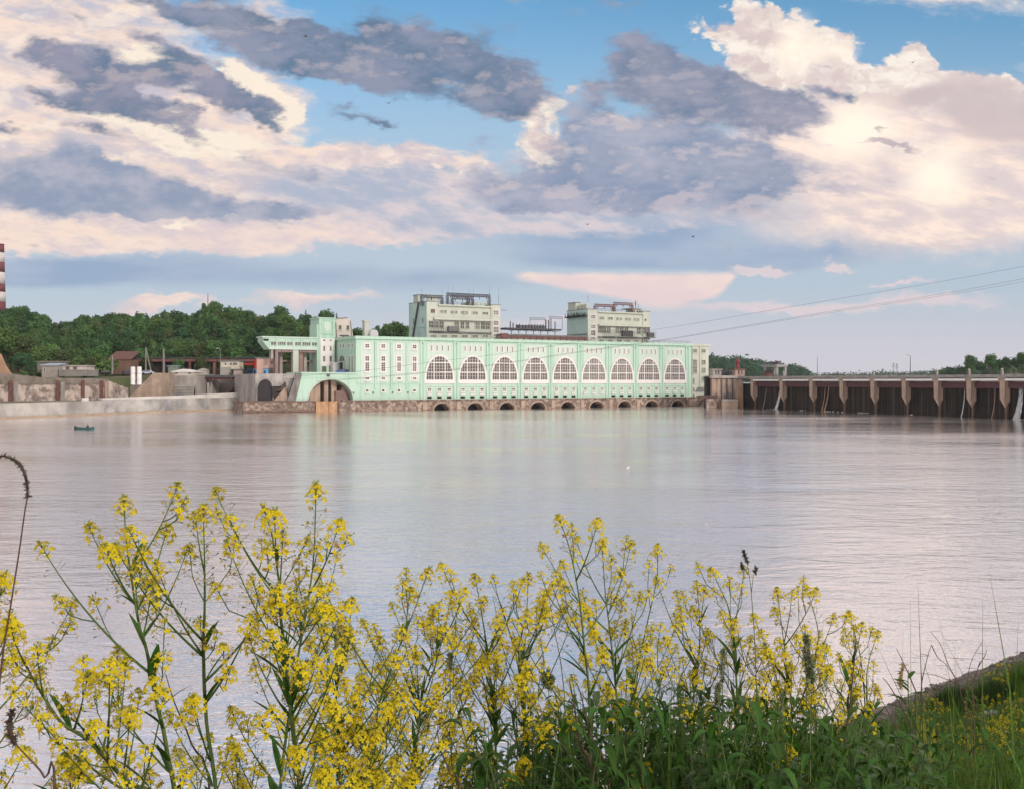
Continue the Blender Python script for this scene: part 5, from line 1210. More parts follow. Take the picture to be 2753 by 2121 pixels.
# ------------------------------------------------------------------ trees
def leaf_mat(name, col, tr=.25, orand=.28):
    return mat(name, col, .75, tuple(c*1.5 for c in col), .35, .8, trans=tr, obj_rand=orand, spec=.15)
M_LEAFS = [leaf_mat('leaves_mid', (.075,.145,.048)), leaf_mat('leaves_dark', (.048,.102,.042)), leaf_mat('leaves_light', (.105,.175,.052)), leaf_mat('leaves_olive', (.090,.125,.050))]
M_BARK = mat('bark', (.10,.075,.055), .9, (.06,.05,.04), 2.0, .8)
def crown_np(rng, lobes, n, size, shell=.75):
    P = []; 
    vol = np.array([l[3]*l[4]*l[3] for l in lobes])**.7; cnt = (vol/vol.sum()*n).astype(int)
    Vs = []
    for (x, y, z, rx, rz_), k in zip(lobes, cnt):
        d = rng.normal(size=(k,3)); d /= np.linalg.norm(d, axis=1, keepdims=True)
        rad = (shell+(1-shell)*rng.random(k)**.5)*(1+.18*rng.normal(size=k))
        c_ = np.stack([x+d[:,0]*rx*rad, y+d[:,1]*rx*rad, z+d[:,2]*rz_*rad], 1)
        nrm = d+rng.normal(size=(k,3))*.55; nrm /= np.linalg.norm(nrm, axis=1, keepdims=True)
        u = np.cross(nrm, rng.normal(size=(k,3))); u /= np.linalg.norm(u, axis=1, keepdims=True); w = np.cross(nrm, u)
        s = size*(.6+.8*rng.random((k,1)))
        q = np.stack([c_-u*s*.6, c_-w*s*.45+nrm*s*.12, c_+u*s*.6, c_+w*s*.45+nrm*s*.12], 1)
        Vs.append(q.reshape(-1,3))
    v = np.concatenate(Vs); f = np.arange(len(v)).reshape(-1,4); return v, f
def make_tree(kind, seed, mt):
    rng = np.random.default_rng(seed); nm, lobes = 'tree', []
    if kind == 'round':
        H = 13; R_ = 3.7
        lobes.append((0,0,8.4,2.6,3.2))
        for k in range(13):
            a = rng.random()*6.28; e = rng.random(); rr = R_*.72*math.sqrt(1-e*e*.8)
            lobes.append((rr*math.cos(a), rr*math.sin(a), 4.5+e*7.0, 1.2+rng.random()*.9, 1.0+rng.random()*.8))
    elif kind == 'tall':
        for k in range(13):
            e = k/12; a = rng.random()*6.28; rr = (2.6*(1-e**2)+.4)*(.5+.5*rng.random())
            lobes.append((rr*math.cos(a), rr*math.sin(a), 4+e*10.5, 1.0+1.1*(1-e)+rng.random()*.4, .9+rng.random()*.8))
    elif kind == 'spruce':
        for k in range(14):
            e = k/13; lobes.append((0,0,2+e*12.5, 2.7*(1-e)+.25, .55))
    elif kind == 'bush':
        for k in range(9):
            a = rng.random()*6.28; rr = rng.random()*2.2; lobes.append((rr*math.cos(a), rr*math.sin(a), 1.4+rng.random()*2.6, 1.0+rng.random()*.8, .9+rng.random()*.6))
    v, f = crown_np(rng, lobes, 1700 if kind != 'bush' else 900, .62 if kind != 'spruce' else .5)
    root = empty('tree' if kind != 'bush' else 'bush', (0,0,0))
    np_mesh('crown', v, f, mt, root)
    m = MB(); top = 12 if kind != 'bush' else 2.5
    m.tube([(0,0,-1.5),(.1,.05,top*.3),(-.1,.1,top*.6),(0,0,top*.85)], [.26,.2,.14,.05] if kind != 'bush' else [.12,.1,.07,.03], 6)
    for k in range(6 if kind != 'spruce' else 0):
        z = top*(.3+.08*k); a = k*2.1; m.tube([(0,0,z),(1.1*math.cos(a),1.1*math.sin(a),z+1.0),(2.0*math.cos(a),2.0*math.sin(a),z+2.2)], [.1,.07,.03], 4)
    m.build('trunk', M_BARK, root); return root
KIND = [('round',1,0),('round',2,1),('round',3,2),('tall',4,0),('tall',5,1),('round',6,3),('spruce',7,1),('bush',8,2),('bush',9,0),('round',10,0)]
PROTO = [make_tree(k, s, M_LEAFS[m]) for k, s, m in KIND]
used_proto = set()
def plant(ix, x, y, z, sc, lab, grp, cat='tree', sq=1.0):
    if ix in used_proto: o = copy_tree(PROTO[ix])
    else: o = PROTO[ix]; used_proto.add(ix)
    o.location = (x, y, z); o.rotation_euler = (0,0,random.uniform(0,6.28)); o.scale = (sc*sq, sc*sq, sc)
    tag(o, lab, cat, grp); return o
LAB_W = 'leafy green tree in the dense wood on the left hillside'
GRP_W = 'trees of the wood on the left hillside'
rt = random.Random(4)
rows_ = [(436,36),(450,34),(468,34),(488,33),(510,32),(534,31),(562,30),(596,27)]
for ri, (Y, stp) in enumerate(rows_):
    p = -30+rt.uniform(0, stp)
    while p < 1150:
        last = ri == len(rows_)-1
        hidden = p > 700 and (ri < 5) and not (p < 860)
        if p > 860 and ri < 6: hidden = True
        if 1105 < p < 1150 and not last: hidden = True
        if not hidden:
            z = land_z(p, Y); ix = rt.choice([0,1,2,3,4,5,9,9,0])
            h = {'round':12.6,'tall':15.2,'spruce':15,'bush':5}[KIND[ix][0]]
            sc = rt.uniform(.86, 1.08)
            if last: sc = (az(skyline(p)+rt.uniform(-4,5), Y)-z)/h
            elif z+h*sc > az(skyline(p), Y): sc = max(.5, (az(skyline(p)+3, Y)-z)/h)
            plant(ix, ax(p, Y), Y, z-.3, sc, LAB_W, GRP_W, sq=rt.uniform(.95, 1.25))
        p += stp*rt.uniform(.75, 1.25)
for p, y, ix, lab in ((548,816,3,'tall dark tree crowning the hill below the radio mast'),(582,808,9,'broad tall tree on the skyline right of the radio mast'),(622,824,0,'rounded skyline tree at the right end of the tall clump'),
                      (822,832,6,'pointed dark conifer standing left of the tower'),(905,840,6,'slim conifer tip showing behind the tower roof'),(757,820,9,'tall rounded tree above the gallery roof'),(875,832,0,'broad treetop behind the tower'),
                      (60,820,9,'broad dark tree at the left end of the wood beside the chimney'),(22,826,1,'dark tree at the foot of the striped chimney'),(92,836,1,'dark rounded tree before the gap in the wood'),(1061,864,0,'broad treetop over the station roof left of the switch house')):
    Y = 585; z = land_z(p, Y); h = {'round':12.6,'tall':15.2,'spruce':15}[KIND[ix][0]]; sc = (az(y, Y)-z)/h
    plant(ix, ax(p, Y), Y, z-.3, sc, lab, GRP_W, sq=.85 if ix == 6 else 1.0)
LB = 'light green rounded bush at the foot of the wooded hill'
for p, ytop, Y, ix in ((14,880,420,2),(45,900,424,2),(75,905,418,5),(105,930,410,2),(60,945,398,1),(78,960,395,1),(135,925,415,2),(165,940,412,5),(195,935,418,0),(215,955,410,2),(240,962,408,5),(262,950,415,2),(285,965,412,7),(110,985,386,8),(103,1000,379,8),(250,985,395,7),(228,992,388,8),(330,955,425,2),(395,960,428,5),(480,965,424,0),(540,960,426,5),(640,955,430,2),(60,995,376,7),(85,1000,372,8)):
    z = land_z(p, Y); h = {'round':12.6,'tall':15.2,'bush':4.9}[KIND[ix][0]]; sc = max(.3, (az(ytop, Y)-z)/h)
    plant(ix, ax(p, Y), Y, z-.2, sc, LB, 'bushes at the foot of the wood', 'bush' if ix in (7,8) else 'tree', sq=1.25)
# individual trees of the right far bank
rbk = MB(); vs = []; ff = []
rpx = np.linspace(2440, 3300, 24); rr_ = [560, 600, 660, 760, 900]
def rland(p, Y): return 9.7+float(np.interp(p, [2440,2530,2620,2760,3300], [0,.5,4.5,7.5,14]))*min(1, max(0, (Y-560)/120))
for p in rpx:
    for Y in rr_: vs.append((ax(p, Y), Y, rland(p, Y)))
for i in range(len(rpx)-1):
    for j in range(4): ff.append((i*5+j, (i+1)*5+j, (i+1)*5+j+1, i*5+j+1))
o = rbk.add(vs, ff).build('far_bank', M_GREEN); tag(o, kind='structure')
rs_p = [2530,2545,2565,2585,2611,2635,2664,2690,2715,2753,2800]; rs_y = [996,988,984,982,954,972,953,968,958,944,945]
for p, y, ix, lab in ((2538,992,9,None),(2560,986,1,None),(2584,985,1,None),(2611,953,9,'tall rounded tree standing highest at the left end of the right bank wood'),(2637,972,1,None),(2664,951,0,'narrow tall tree second in height in the right bank wood'),(2690,966,1,None),(2706,958,1,None),(2728,962,1,None),(2748,946,9,'tall dark tree at the right edge of the photo on the far bank'),(2600,990,0,None),(2622,992,9,None),(2650,990,1,None),(2675,990,0,None),(2700,988,1,None),(2725,992,9,None),(2745,985,0,None),(2768,950,1,None),(2790,955,1,None),(2765,985,0,None)):
    Y = 690 if lab or y < 975 else rt.uniform(610, 650); z = rland(p, Y); h = {'round':12.6,'tall':15.2,'spruce':15}[KIND[ix][0]]
    sc = (az(y, Y)-z)/h; plant(ix, ax(p, Y), Y, z-.3, sc, lab or 'dark green tree in the wood on the right far bank', 'trees on the right far bank', sq=1.25 if sc < .7 else 1.0)
#
def wood(name, lab, pxs, pys, Y, base_z, depth, n, size, mt, seed):
    rng = np.random.default_rng(seed)
    lobes = []
    p0, p1 = pxs[0], pxs[-1]; k = int(n/70)
    for i in range(k):
        p = rng.uniform(p0, p1); q = rng.random(); Yq = Y+depth*q
        ztop = CAM_H-(np.interp(p, pxs, pys)-HZ)/F_PX*Yq
        z = base_z+(ztop-base_z)*((.25+.75*q) if i % 3 else 1.0)*rng.uniform(.85, 1.0); r_ = size*rng.uniform(2.2, 4.2)
        lobes.append((ax(p, Yq), Yq, max(base_z, z-r_*.8), r_*.9, r_))
    v, f = crown_np(rng, lobes, n, size, .8); o = np_mesh(name, v, f, mt); tag(o, lab, 'wood', kind='stuff')
    m = MB(); vs = [(ax(p, Y+depth*.3), Y+depth*.3, base_z-2) for p in pxs]+[(ax(p, Y+depth), Y+depth, max(base_z-1, CAM_H-(y+9-HZ)/F_PX*(Y+depth))) for p, y in zip(pxs, pys)]+[(ax(p, Y+depth*1.6), Y+depth*1.6, base_z-2) for p in pxs]
    k = len(pxs); m.add(vs, [(i, i+1, k+i+1, k+i) for i in range(k-1)]+[(k+i, k+i+1, 2*k+i+1, 2*k+i) for i in range(k-1)])
    h = m.build('hills', M_GREEN); tag(h, kind='structure')
M_FAR = mat('far_leaves', (.045,.105,.065), .85, (.075,.135,.07), .05, .8, trans=.1)
wood('ridge_wood', 'dense wood on the ridge behind the dam, right of the station', [1860,1905,1925,1960,2000,2040,2080,2110,2140,2165], [958,957,956,962,963,970,974,982,986,1003], 950, 9.8, 260, 26000, 1.7, M_FAR, 3)
wood('ridge_wood', 'darker lower wood sloping down at the end of the ridge', [2085,2100,2125,2150,2165,2180], [1000,990,984,982,992,1006], 860, 9.8, 60, 5000, 1.4, M_FAR, 5)
wood('treeline', 'thin far treeline on the horizon above the dam', [2140,2200,2300,2350,2380,2420,2470,2500,2520,2560], [1003,1006,1007,1004,998,1001,1000,997,994,996], 1750, 9.8, 240, 9000, 2.6, M_FAR, 6)
wood('treeline', 'lowest haziest treeline at the far end of the reservoir', [2120,2180,2250,2330,2420,2560,2800], [1000,1003,1005,1003,1004,1003,1000], 2700, 9.8, 200, 5000, 4.0, M_FAR, 8)
wood('bank_wood', 'dense dark wood filling the slope behind the single trees of the right bank', [2520,2545,2585,2611,2640,2664,2700,2753,2900], [1000,990,984,962,972,962,968,954,950], 720, 9.8, 60, 9000, 1.1, M_FAR, 12)
o = sheet('far_land', -3300, 3300, 1100, 3300, 9.3, M_GREEN)
for p, y0 in ((2402,976),(2411,978)):
    o = empty('pylon', (ax(p, 1600), 1600, 9.5)); tag(o, 'faint far off pylon above the dam' , 'pylon', 'far off pylons'); h = az(y0, 1600)-9.5
    m = MB()
    for sx, sy in ((-1,-1),(1,-1),(1,1),(-1,1)): m.tube([(sx*1.8,sy*1.8,0),(sx*.3,sy*.3,h)], .16, 4)
    m.build('tower', M_STEEL, o); MB().box(-3.2,3.2,-.2,.2,h*.8,h*.8+.35).box(-2.2,2.2,-.2,.2,h*.93,h*.93+.3).build('cross_arm', M_STEEL, o)

# ------------------------------------------------------------------ wires, boat, birds, stones
def wire(pts, lab, r_=.045):
    # pts: (px, py, Y) nodes, smooth curve through them
    P = [at(*p) for p in pts]; out = []
    for i in range(len(P)-1):
        a, b = P[max(i-1,0)], P[min(i+2,len(P)-1)]
        for k in range(10):
            t = k/10; p0, p1, p2, p3 = a, P[i], P[i+1], b
            out.append(.5*((2*p1)+(-p0+p2)*t+(2*p0-5*p1+4*p2-p3)*t*t+(-p0+3*p1-3*p2+p3)*t**3))
    out.append(P[-1]); rr = [max(.02, v.y*.00010)*(r_/.045) for v in out]
    o = MB().tube(out, rr, 5).build('power_line', M_STEEL); tag(o, lab, 'power line', 'power lines over the river')
wire([(2900,690,170),(2753,717,185),(2500,763,212),(2200,813,252),(1850,873,300),(1745,889,318),(1380,947,345),(1161,974,352),(968,998,358),(800,1012,362)], 'upper power line, alone above the closely paired lines', .05)
wire([(2900,720,170),(2753,750,185),(2500,796,212),(2200,843,252),(1850,903,300),(1755,918,318),(1563,945,333),(1300,984,345),(1045,1010,352),(850,1025,358)], 'upper one of the two closely paired power lines', .05)
wire([(2900,728,172),(2753,758,187),(2500,801,214),(2200,847,254),(1850,905,302),(1757,920,320),(1565,947,335),(1302,986,347),(1047,1012,354),(850,1027,360)], 'lower one of the two closely paired power lines', .045)
Y = 236.0; B_ = empty('rowing_boat', (ax(229, Y), Y, 0)); tag(B_, 'small green rowing boat with one angler near the left bank', 'boat')
hull = MB(); st_ = []
for x, w_, k in ((-1.95,.35,.18),(-1.3,.6,.05),(0,.72,0),(1.2,.55,.06),(1.95,.06,.28)):
    st_.append([(x,-w_,.42+k),(x,-w_*.7,-.12),(x,w_*.7,-.12),(x,w_,.42+k),(x,w_*.88,.40+k),(x,w_*.6,.02),(x,-w_*.6,.02),(x,-w_*.88,.40+k)])
vs = [p for s_ in st_ for p in s_]; ff = [(8*i+k, 8*i+8+k, 8*i+8+(k+1)%8, 8*i+(k+1)%8) for i in range(4) for k in range(8)]+[(7,6,5,4,3,2,1,0), tuple(32+k for k in range(8))]
M_BOAT = mat('green_boat_paint', (.022,.095,.085), .5, (.02,.07,.065), 1.5, .7)
hull.add(vs, ff).build('hull', M_BOAT, B_); MB().box(-1.0,-.75,-.5,.5,.25,.3).box(.55,.85,-.5,.5,.25,.3).build('thwart', M_BOAT, B_); MB().box(-2.35,-1.96,-.16,.16,-.1,.75).build('motor', M_DARK, B_)
MB().tube([(.2,.75,.5),(1.0,1.6,.1),(1.3,2.0,-.05)], .03, 5).build('oar', M_BARK, B_)
PR = empty('person', (ax(229, Y)+.72, Y, .3)); tag(PR, 'person in dark clothes sitting bent forward in the green rowing boat', 'person')
def skin_body(chains, mt, name, parent, sub=2):
    vs, es, rs = [], [], []
    idx = {}
    def vid(p, r_):
        k = tuple(round(c, 4) for c in p)
        if k not in idx: idx[k] = len(vs); vs.append(p); rs.append(r_)
        return idx[k]
    for ch in chains:
        last = None
        for p, r_ in ch:
            i = vid(p, r_)
            if last is not None and last != i: es.append((last, i))
            last = i
    me = bpy.data.meshes.new(name); me.from_pydata(vs, es, []); o = bpy.data.objects.new(name, me); C.objects.link(o); o.parent = parent
    md = o.modifiers.new('skin', 'SKIN'); 
    for i, r_ in enumerate(rs): me.skin_vertices[0].data[i].radius = (r_, r_)
    me.skin_vertices[0].data[0].use_root = True
    s_ = o.modifiers.new('sub', 'SUBSURF'); s_.levels = sub; s_.render_levels = sub
    me.materials.append(mt); return o
M_CL = mat('dark_jacket', (.035,.035,.045), .9); M_SK = mat('skin', (.45,.28,.21), .6)
pel = ((0,0,.10), .15); ch_ = ((-.12,0,.52), .17); nk = ((-.16,0,.66), .07); hd = ((-.20,0,.82), .11)
skin_body([[pel, ((-.05,0,.3), .15), ch_, nk], [ch_, ((-.13,.2,.56), .08), ((-.3,.3,.34), .06), ((-.52,.22,.28), .045), ((-.60,.2,.28), .04)], [ch_, ((-.13,-.2,.56), .08), ((-.3,-.3,.34), .06), ((-.52,-.22,.28), .045), ((-.60,-.2,.28), .04)],
           [pel, ((-.05,.12,.08), .11), ((-.5,.16,.14), .085), ((-.55,.16,-.22), .06), ((-.68,.16,-.24), .05)], [pel, ((-.05,-.12,.08), .11), ((-.5,-.16,.14), .085), ((-.55,-.16,-.22), .06), ((-.68,-.16,-.24), .05)]], M_CL, 'body', PR)
hm = MB().lathe([(.02,-.13),(.07,-.11),(.10,-.03),(.105,.04),(.08,.10),(.02,.13)], 0, 0, 12); hm.v = [(x-.21, y, z+.80) for x, y, z in hm.v]; hm.build('head', M_SK, PR, True)
hm = MB().lathe([(.115,0),(.12,.04),(.09,.10),(.02,.13)], 0, 0, 12); hm.v = [(x-.20, y, z+.83) for x, y, z in hm.v]; hm.build('cap', M_CL, PR, True)
MB().tube([(-.6,.2,.28),(-1.6,.5,.9),(-2.3,.7,1.25)], [.02,.015,.008], 4).build('fishing_rod', M_BARK, PR)
def gull(px, py, Y, lab, rot, fl=True, white=False, s_=1.0):
    p = at(px, py, Y); o = empty('gull', p, rot); tag(o, lab, 'bird', 'gulls over the river')
    mt = M_WHITE if white else M_STEEL
    m = MB().tube([(-.28,0,0),(-.15,0,.02),(0,0,.03),(.16,0,.03),(.26,0,.06),(.33,0,.05)], [.015,.06,.085,.07,.05,.01], 7)
    m.build('body', mt, o, True)
    if fl:
        for sy in (-1,1): MB().add([(.1,sy*.05,.05),(-.1,sy*.05,.05),(-.06,sy*.35,.2),(.08,sy*.35,.2),(-.16,sy*.75,.10),(-.1,sy*.72,.11),(.1,sy*.05,.07),(-.1,sy*.05,.06),(-.06,sy*.35,.22),(.08,sy*.35,.22)], [(0,1,2,3),(3,2,4,5),(6,9,8,7),(0,3,9,6),(1,7,8,2)]).build('wing', mt, o)
    o.scale = (s_*.75,)*3
gull(821,100,120,'dark gull high in the clouds at the upper left',.4); gull(1044,279,150,'tiny dark gull in the blue gap left of centre',1.2)
gull(1925,266,150,'dark gull under the grey cloud right of centre',.2,s_=.6); gull(2453,170,120,'tiny dark gull against the white cumulus',.9,s_=.8)
gull(1579,605,150,'gull with raised wings below the middle clouds',1.0,s_=1.1); gull(1863,638,150,'pale gull gliding low above the pink cloud',.1)
gull(1688,1257,F_PX*CAM_H/(1257-HZ),'white gull resting on the water in mid river',.8,False,True,1.4); gull(1899,1409,F_PX*CAM_H/(1409-HZ),'white gull on the water nearer the flowers',2.0,False,True,.9)

# ------------------------------------------------------------------ near bank
BN = Vector((-0.6606, 0.7507, 0)); BT = Vector((0.7507, 0.6606, 0))
PZ2 = [9.6,9.3,9.0,8.6,7.9,6.9,5.7,3.9,2.3,.75,.02,-.5,-2.6]
PD = [-30,-8,0,1.2,2.4,4,6,9,12,15.4,18.2,19.5,24]; PZ = [9.6,9.4,9.32,9.22,8.86,7.95,6.75,4.75,2.75,.85,.02,-.5,-2.6]
def bank_z(x, y):
    d = x*BN.x+y*BN.y; e = x*BT.x+y*BT.y
    f_ = min(1, max(0, (e-2.5)/4.5)); f_ = f_*f_*(3-2*f_)
    z = float(np.interp(d, PD, PZ))*(1-f_)+float(np.interp(d, PD, PZ2))*f_
    if d > 1.5: z += (.10*math.sin(e*.55+d*.4)+.07*math.sin(e*1.3-d*.9))*min(1, (d-1.5)/4)*(1 if d < 15 else max(0,(18.2-d)/3.2))
    return z
def ground_hit(px, py):
    dx, dz = (px-CX)/F_PX, -(py-HZ)/F_PX
    Y = .5
    while Y < 70:
        if CAM_H+dz*Y <= bank_z(dx*Y, Y): return Vector((dx*Y, Y, bank_z(dx*Y, Y)))
        Y += .03
    return Vector((dx*Y, Y, 0))
vs, ff = [], []
ds = [-30,-20,-10,-4,-1,0,.6,1.2,1.8,2.4,3.2,4,5,6,7.5,9,10.5,12,13.5,15,16,17,17.7,18.2,18.8,19.5,21,24]; es = list(np.linspace(-70, 140, 180))
for e in es:
    for d in ds: p = BN*d+BT*e; vs.append((p.x, p.y, bank_z(p.x, p.y)))
k = len(ds); ff = [(i*k+j, (i+1)*k+j, (i+1)*k+j+1, i*k+j+1) for i in range(len(es)-1) for j in range(k-1)]
M_BANK = mat('grassy_soil', (.045,.075,.024), .95, (.075,.075,.038), .5, .8, bump=.5, bump_scale=6)
bank = MB().add(vs, ff).build('river_bank', M_BANK, smooth=True); tag(bank, kind='structure')

def pm(name, c1, c2, tr, sc=40, isl=.18, rough=.6): return mat(name, c1, rough, c2, sc, .8, trans=tr, spec=.25, island=isl)
M_PET = pm('yellow_petals', (.80,.66,.020), (.74,.56,.015), .42, 60, .14)
M_BUD = pm('green_buds', (.42,.42,.05), (.25,.32,.05), .2, 60, .2)
M_SPENT = pm('faded_petals', (.60,.42,.09), (.42,.25,.08), .35, 60, .3)
M_STEM = mat('green_stem', (.060,.125,.028), .6, (.12,.15,.05), 9, .8, spec=.3)
M_LEAF = pm('plant_leaf', (.036,.098,.013), (.060,.135,.020), .3, 14, .35)
M_LEAFG = pm('grey_green_leaf', (.075,.12,.050), (.11,.15,.075), .25, 14, .3)
M_GRASS = pm('grass_blade', (.085,.172,.020), (.140,.195,.038), .3, 3, .5)
M_DRY = mat('dry_brown_stem', (.085,.050,.038), .9, (.16,.10,.07), 30, .8)
M_SEED = mat('dry_seed_head', (.05,.038,.03), .95, (.11,.08,.06), 80, .8)
M_YLEAF = pm('yellowing_leaf', (.32,.27,.03), (.20,.22,.04), .3, 14, .3)

class PB(MB):                                # mesh with several materials
    def __init__(s): super().__init__(); s.m = []
    def mark(s, i): s.m.extend([i]*(len(s.f)-len(s.m)))
    def build(s, name, mats, parent=None):
        o = MB.build(s, name, mats[0], parent)
        for x in mats[1:]: o.data.materials.append(x)
        o.data.polygons.foreach_set('material_index', s.m+[0]*(len(s.f)-len(s.m))); return o
rp = random.Random(77)
def perp(d):
    a = d.cross(Vector((.3,.2,.93)))
    if a.length < 1e-3: a = d.cross(Vector((1,0,0)))
    a.normalize(); return a, d.cross(a).normalized()
def flower(pb, c, d, s, petals=4):
    a, b = perp(d); ph = rp.random()*6.28; op = rp.uniform(.15, .75)
    for k in range(petals):
        t = ph+k*2*math.pi/petals+rp.uniform(-.15,.15); r_ = a*math.cos(t)+b*math.sin(t); q = d.cross(r_)
        L_ = s*rp.uniform(.85,1.1); W_ = L_*.42
        m1 = c+r_*L_*.45+d*L_*op*.35; tp = c+r_*L_+d*L_*(op*.35-.12)
        pb.add([c-q*W_*.18, c+q*W_*.18, m1+q*W_*.8, tp+q*W_*.72, tp-r_*L_*.1, tp-q*W_*.72, m1-q*W_*.8], [(0,1,2,6),(6,2,3,4),(6,4,5)])
def raceme(pts, s, nfl, nsp, spent_len, umbel=False):
    """flower head at the end of the branch polyline pts (3-D, metres); returns mesh"""
    pb = PB(); tip = pts[-1]; ax_ = (pts[-1]-pts[-2]).normalized(); a, b = perp(ax_)
    cum = [0]
    for i in range(len(pts)-1, 0, -1): cum.append(cum[-1]+(pts[i]-pts[i-1]).length)
    def along(l):                            # point l metres below the tip
        for i in range(1, len(cum)):
            if cum[i] >= l or i == len(cum)-1:
                p1, p0 = pts[len(pts)-i], pts[len(pts)-1-i]; f = min(1, (l-cum[i-1])/max(1e-6, cum[i]-cum[i-1])); return p1.lerp(p0, f), (p1-p0).normalized()
    ga = rp.random()*6.28; dome = s*4.2
    for i in range(nfl):
        f = (i+.5)/nfl; ga += 2.4; l = dome*(f**1.1)
        p, d = along(l); a, b = perp(d); o = a*math.cos(ga)+b*math.sin(ga)
        el = R(78-66*f+rp.uniform(-10,10)); dirv = (d*math.sin(el)+o*math.cos(el)).normalized(); pl = s*rp.uniform(1.6,2.7)*(.70+.85*f)
        e = p+dirv*pl; pb.tube([p, e], s*.06, 3, False); pb.mark(2)
        if f < .2:
            for _ in range(2):
                q = e+Vector((rp.uniform(-.5,.5),rp.uniform(-.5,.5),rp.uniform(-.3,.4)))*s; pb.tube([q-dirv*s*.35, q, q+dirv*s*.35], [s*.1, s*.24, s*.05], 5); 
            pb.mark(1)
        else: flower(pb, e, (dirv+d*.4).normalized(), s*rp.uniform(.9,1.12)); pb.mark(0)
    for i in range(nsp):
        f = rp.random()**.8; l = dome+(spent_len-dome)*f
        if l > cum[-1]*.95: continue
        p, d = along(l); a, b = perp(d); t = rp.random()*6.28; o = a*math.cos(t)+b*math.sin(t); el = R(rp.uniform(15,50))
        dirv = (d*math.sin(el)+o*math.cos(el)).normalized(); pl = s*rp.uniform(2.4,4.4); e = p+dirv*pl
        pb.tube([p, e], s*.05, 3, False); pb.mark(2)
        if f < .40 and rp.random() < .75: flower(pb, e, (dirv+Vector((0,0,-.3))).normalized(), s*.85); pb.mark(0 if rp.random() < .6 else 3)
        elif rp.random() < .7: flower(pb, e, dirv, s*.55, 3); pb.mark(3)
        else: pb.tube([e, e+dirv*s*.5, e+dirv*s*1.0], [s*.1, s*.2, s*.04], 4); pb.mark(2)
    return pb
HEADM = [M_PET, M_BUD, M_STEM, M_SPENT]
def leaf(pb, base, d, L_, W_, droop=.35, serr=0.0, n=7, fold=.25):
    side = d.cross(Vector((0,0,1)));
    if side.length < 1e-3: side = Vector((1,0,0))
    side.normalize(); p = base.copy(); dd = d.copy(); rows = []
    for i in range(n+1):
        t = i/n; w = W_*(math.sin(math.pi*min(1, t*.92+.08))**.8)*(1-.25*t)+W_*.03
        if serr: w *= 1+serr*(1 if i % 2 else -.6)
        up = side.cross(dd).normalized(); rows.append((p-side*w+up*w*fold, p, p+side*w+up*w*fold))
        dd = (dd+Vector((0,0,-droop/n*1.6))).normalized(); p = p+dd*L_/n
    o = len(pb.v); pb.v.extend(tuple(q) for r_ in rows for q in r_)
    for i in range(n):
        for j in (0,1): pb.f.append((o+3*i+j, o+3*i+j+1, o+3*i+3+j+1, o+3*i+3+j))
def P3(px, py, Y): return at(px, py, Y)
TIPS = [(11,1550),(110,1465),(240,1415),(333,1346,1),(350,1430),(285,1473),(312,1473),(476,1309),(449,1419),(580,1320),(547,1367,1),(525,1386),(613,1463),(618,1397),(711,1370,1),(738,1380),(760,1440),(850,1309,1),(912,1407),(421,1522),(197,1621),(539,1670),(317,1747),(339,1780),(25,1676),(109,1807),(33,1856),(180,1878),(350,1916),(454,1922),(476,2020),(563,1982),(629,2010),(623,1911),(733,1616),(727,1703),(684,1785),(733,1911),(153,1993),(175,2037),(284,2075),(148,2103),(273,2020),(870,2075),(880,1938),(831,1725),(864,1802),(875,1692),(66,2020),(5,2086),(400,2080),(700,2060),(250,1950),(520,1880),(410,1830),
 (946,1617,1),(888,1637),(976,1671),(1054,1627),(1102,1588),(1151,1534,1),(1188,1520),(1215,1593,1),(1249,1588),(1276,1549,1),(1327,1554),(1300,1612),(1405,1563),(1420,1549,1),(1263,1651),(1161,1637),(1195,1690),(1261,1734),(1349,1678),(1459,1641),(1607,1402),(1456,1468),(1549,1451),(1512,1515),(1507,1559),(1546,1656),(1176,1846),(1150,1880),(1229,1851),(888,1807),(898,1929),(829,1915),(1161,1895),(1254,1988),(1093,1998),(1054,2051),(1390,1866),(1429,1871),(1317,1885),(1417,1973),(1341,1959),(1407,2041),(1107,2080),(995,2095),(878,2071),(1278,1827),(1412,1807),(1629,1841),(1020,1720),(1060,1760),(930,1700),(1000,1840),(960,1900),(1040,1900),(920,1760),(1080,1690),(1120,1760),
 (1618,1460,1),(1697,1460),(1768,1471,1),(1669,1537),(1766,1559),(1819,1593),(1913,1533,1),(2001,1528),(1873,1571,1),(1894,1584),(2089,1588,1),(2130,1593),(2168,1580,1),(2194,1588),(2083,1640),(2241,1657),(2284,1653,1),(1817,1683),(1905,1704),(1864,1636),(2027,1657),(2018,1717),(1748,1777),(1680,1674),(1834,1773),(1894,1790),(2091,1790),(2215,1734),(2271,1695),(2288,1781),(1624,1756),(1671,1906),(1911,1905),(1971,1918),(1864,1901),(1924,1942),(2031,1875),(2185,1875),(2185,1923),(2104,1953),(2121,2008),(2252,1978),(1731,2049),(2143,1713),(2164,1687),(2317,1680),(2360,1702,1),(2286,1783),(2305,1857),(2339,1891),(2345,1943),(2184,1922),(2356,1857),(2060,1740),(1990,1790),(1940,1650),(2120,1830),(1720,1600),(1790,1720),(1700,1730)]
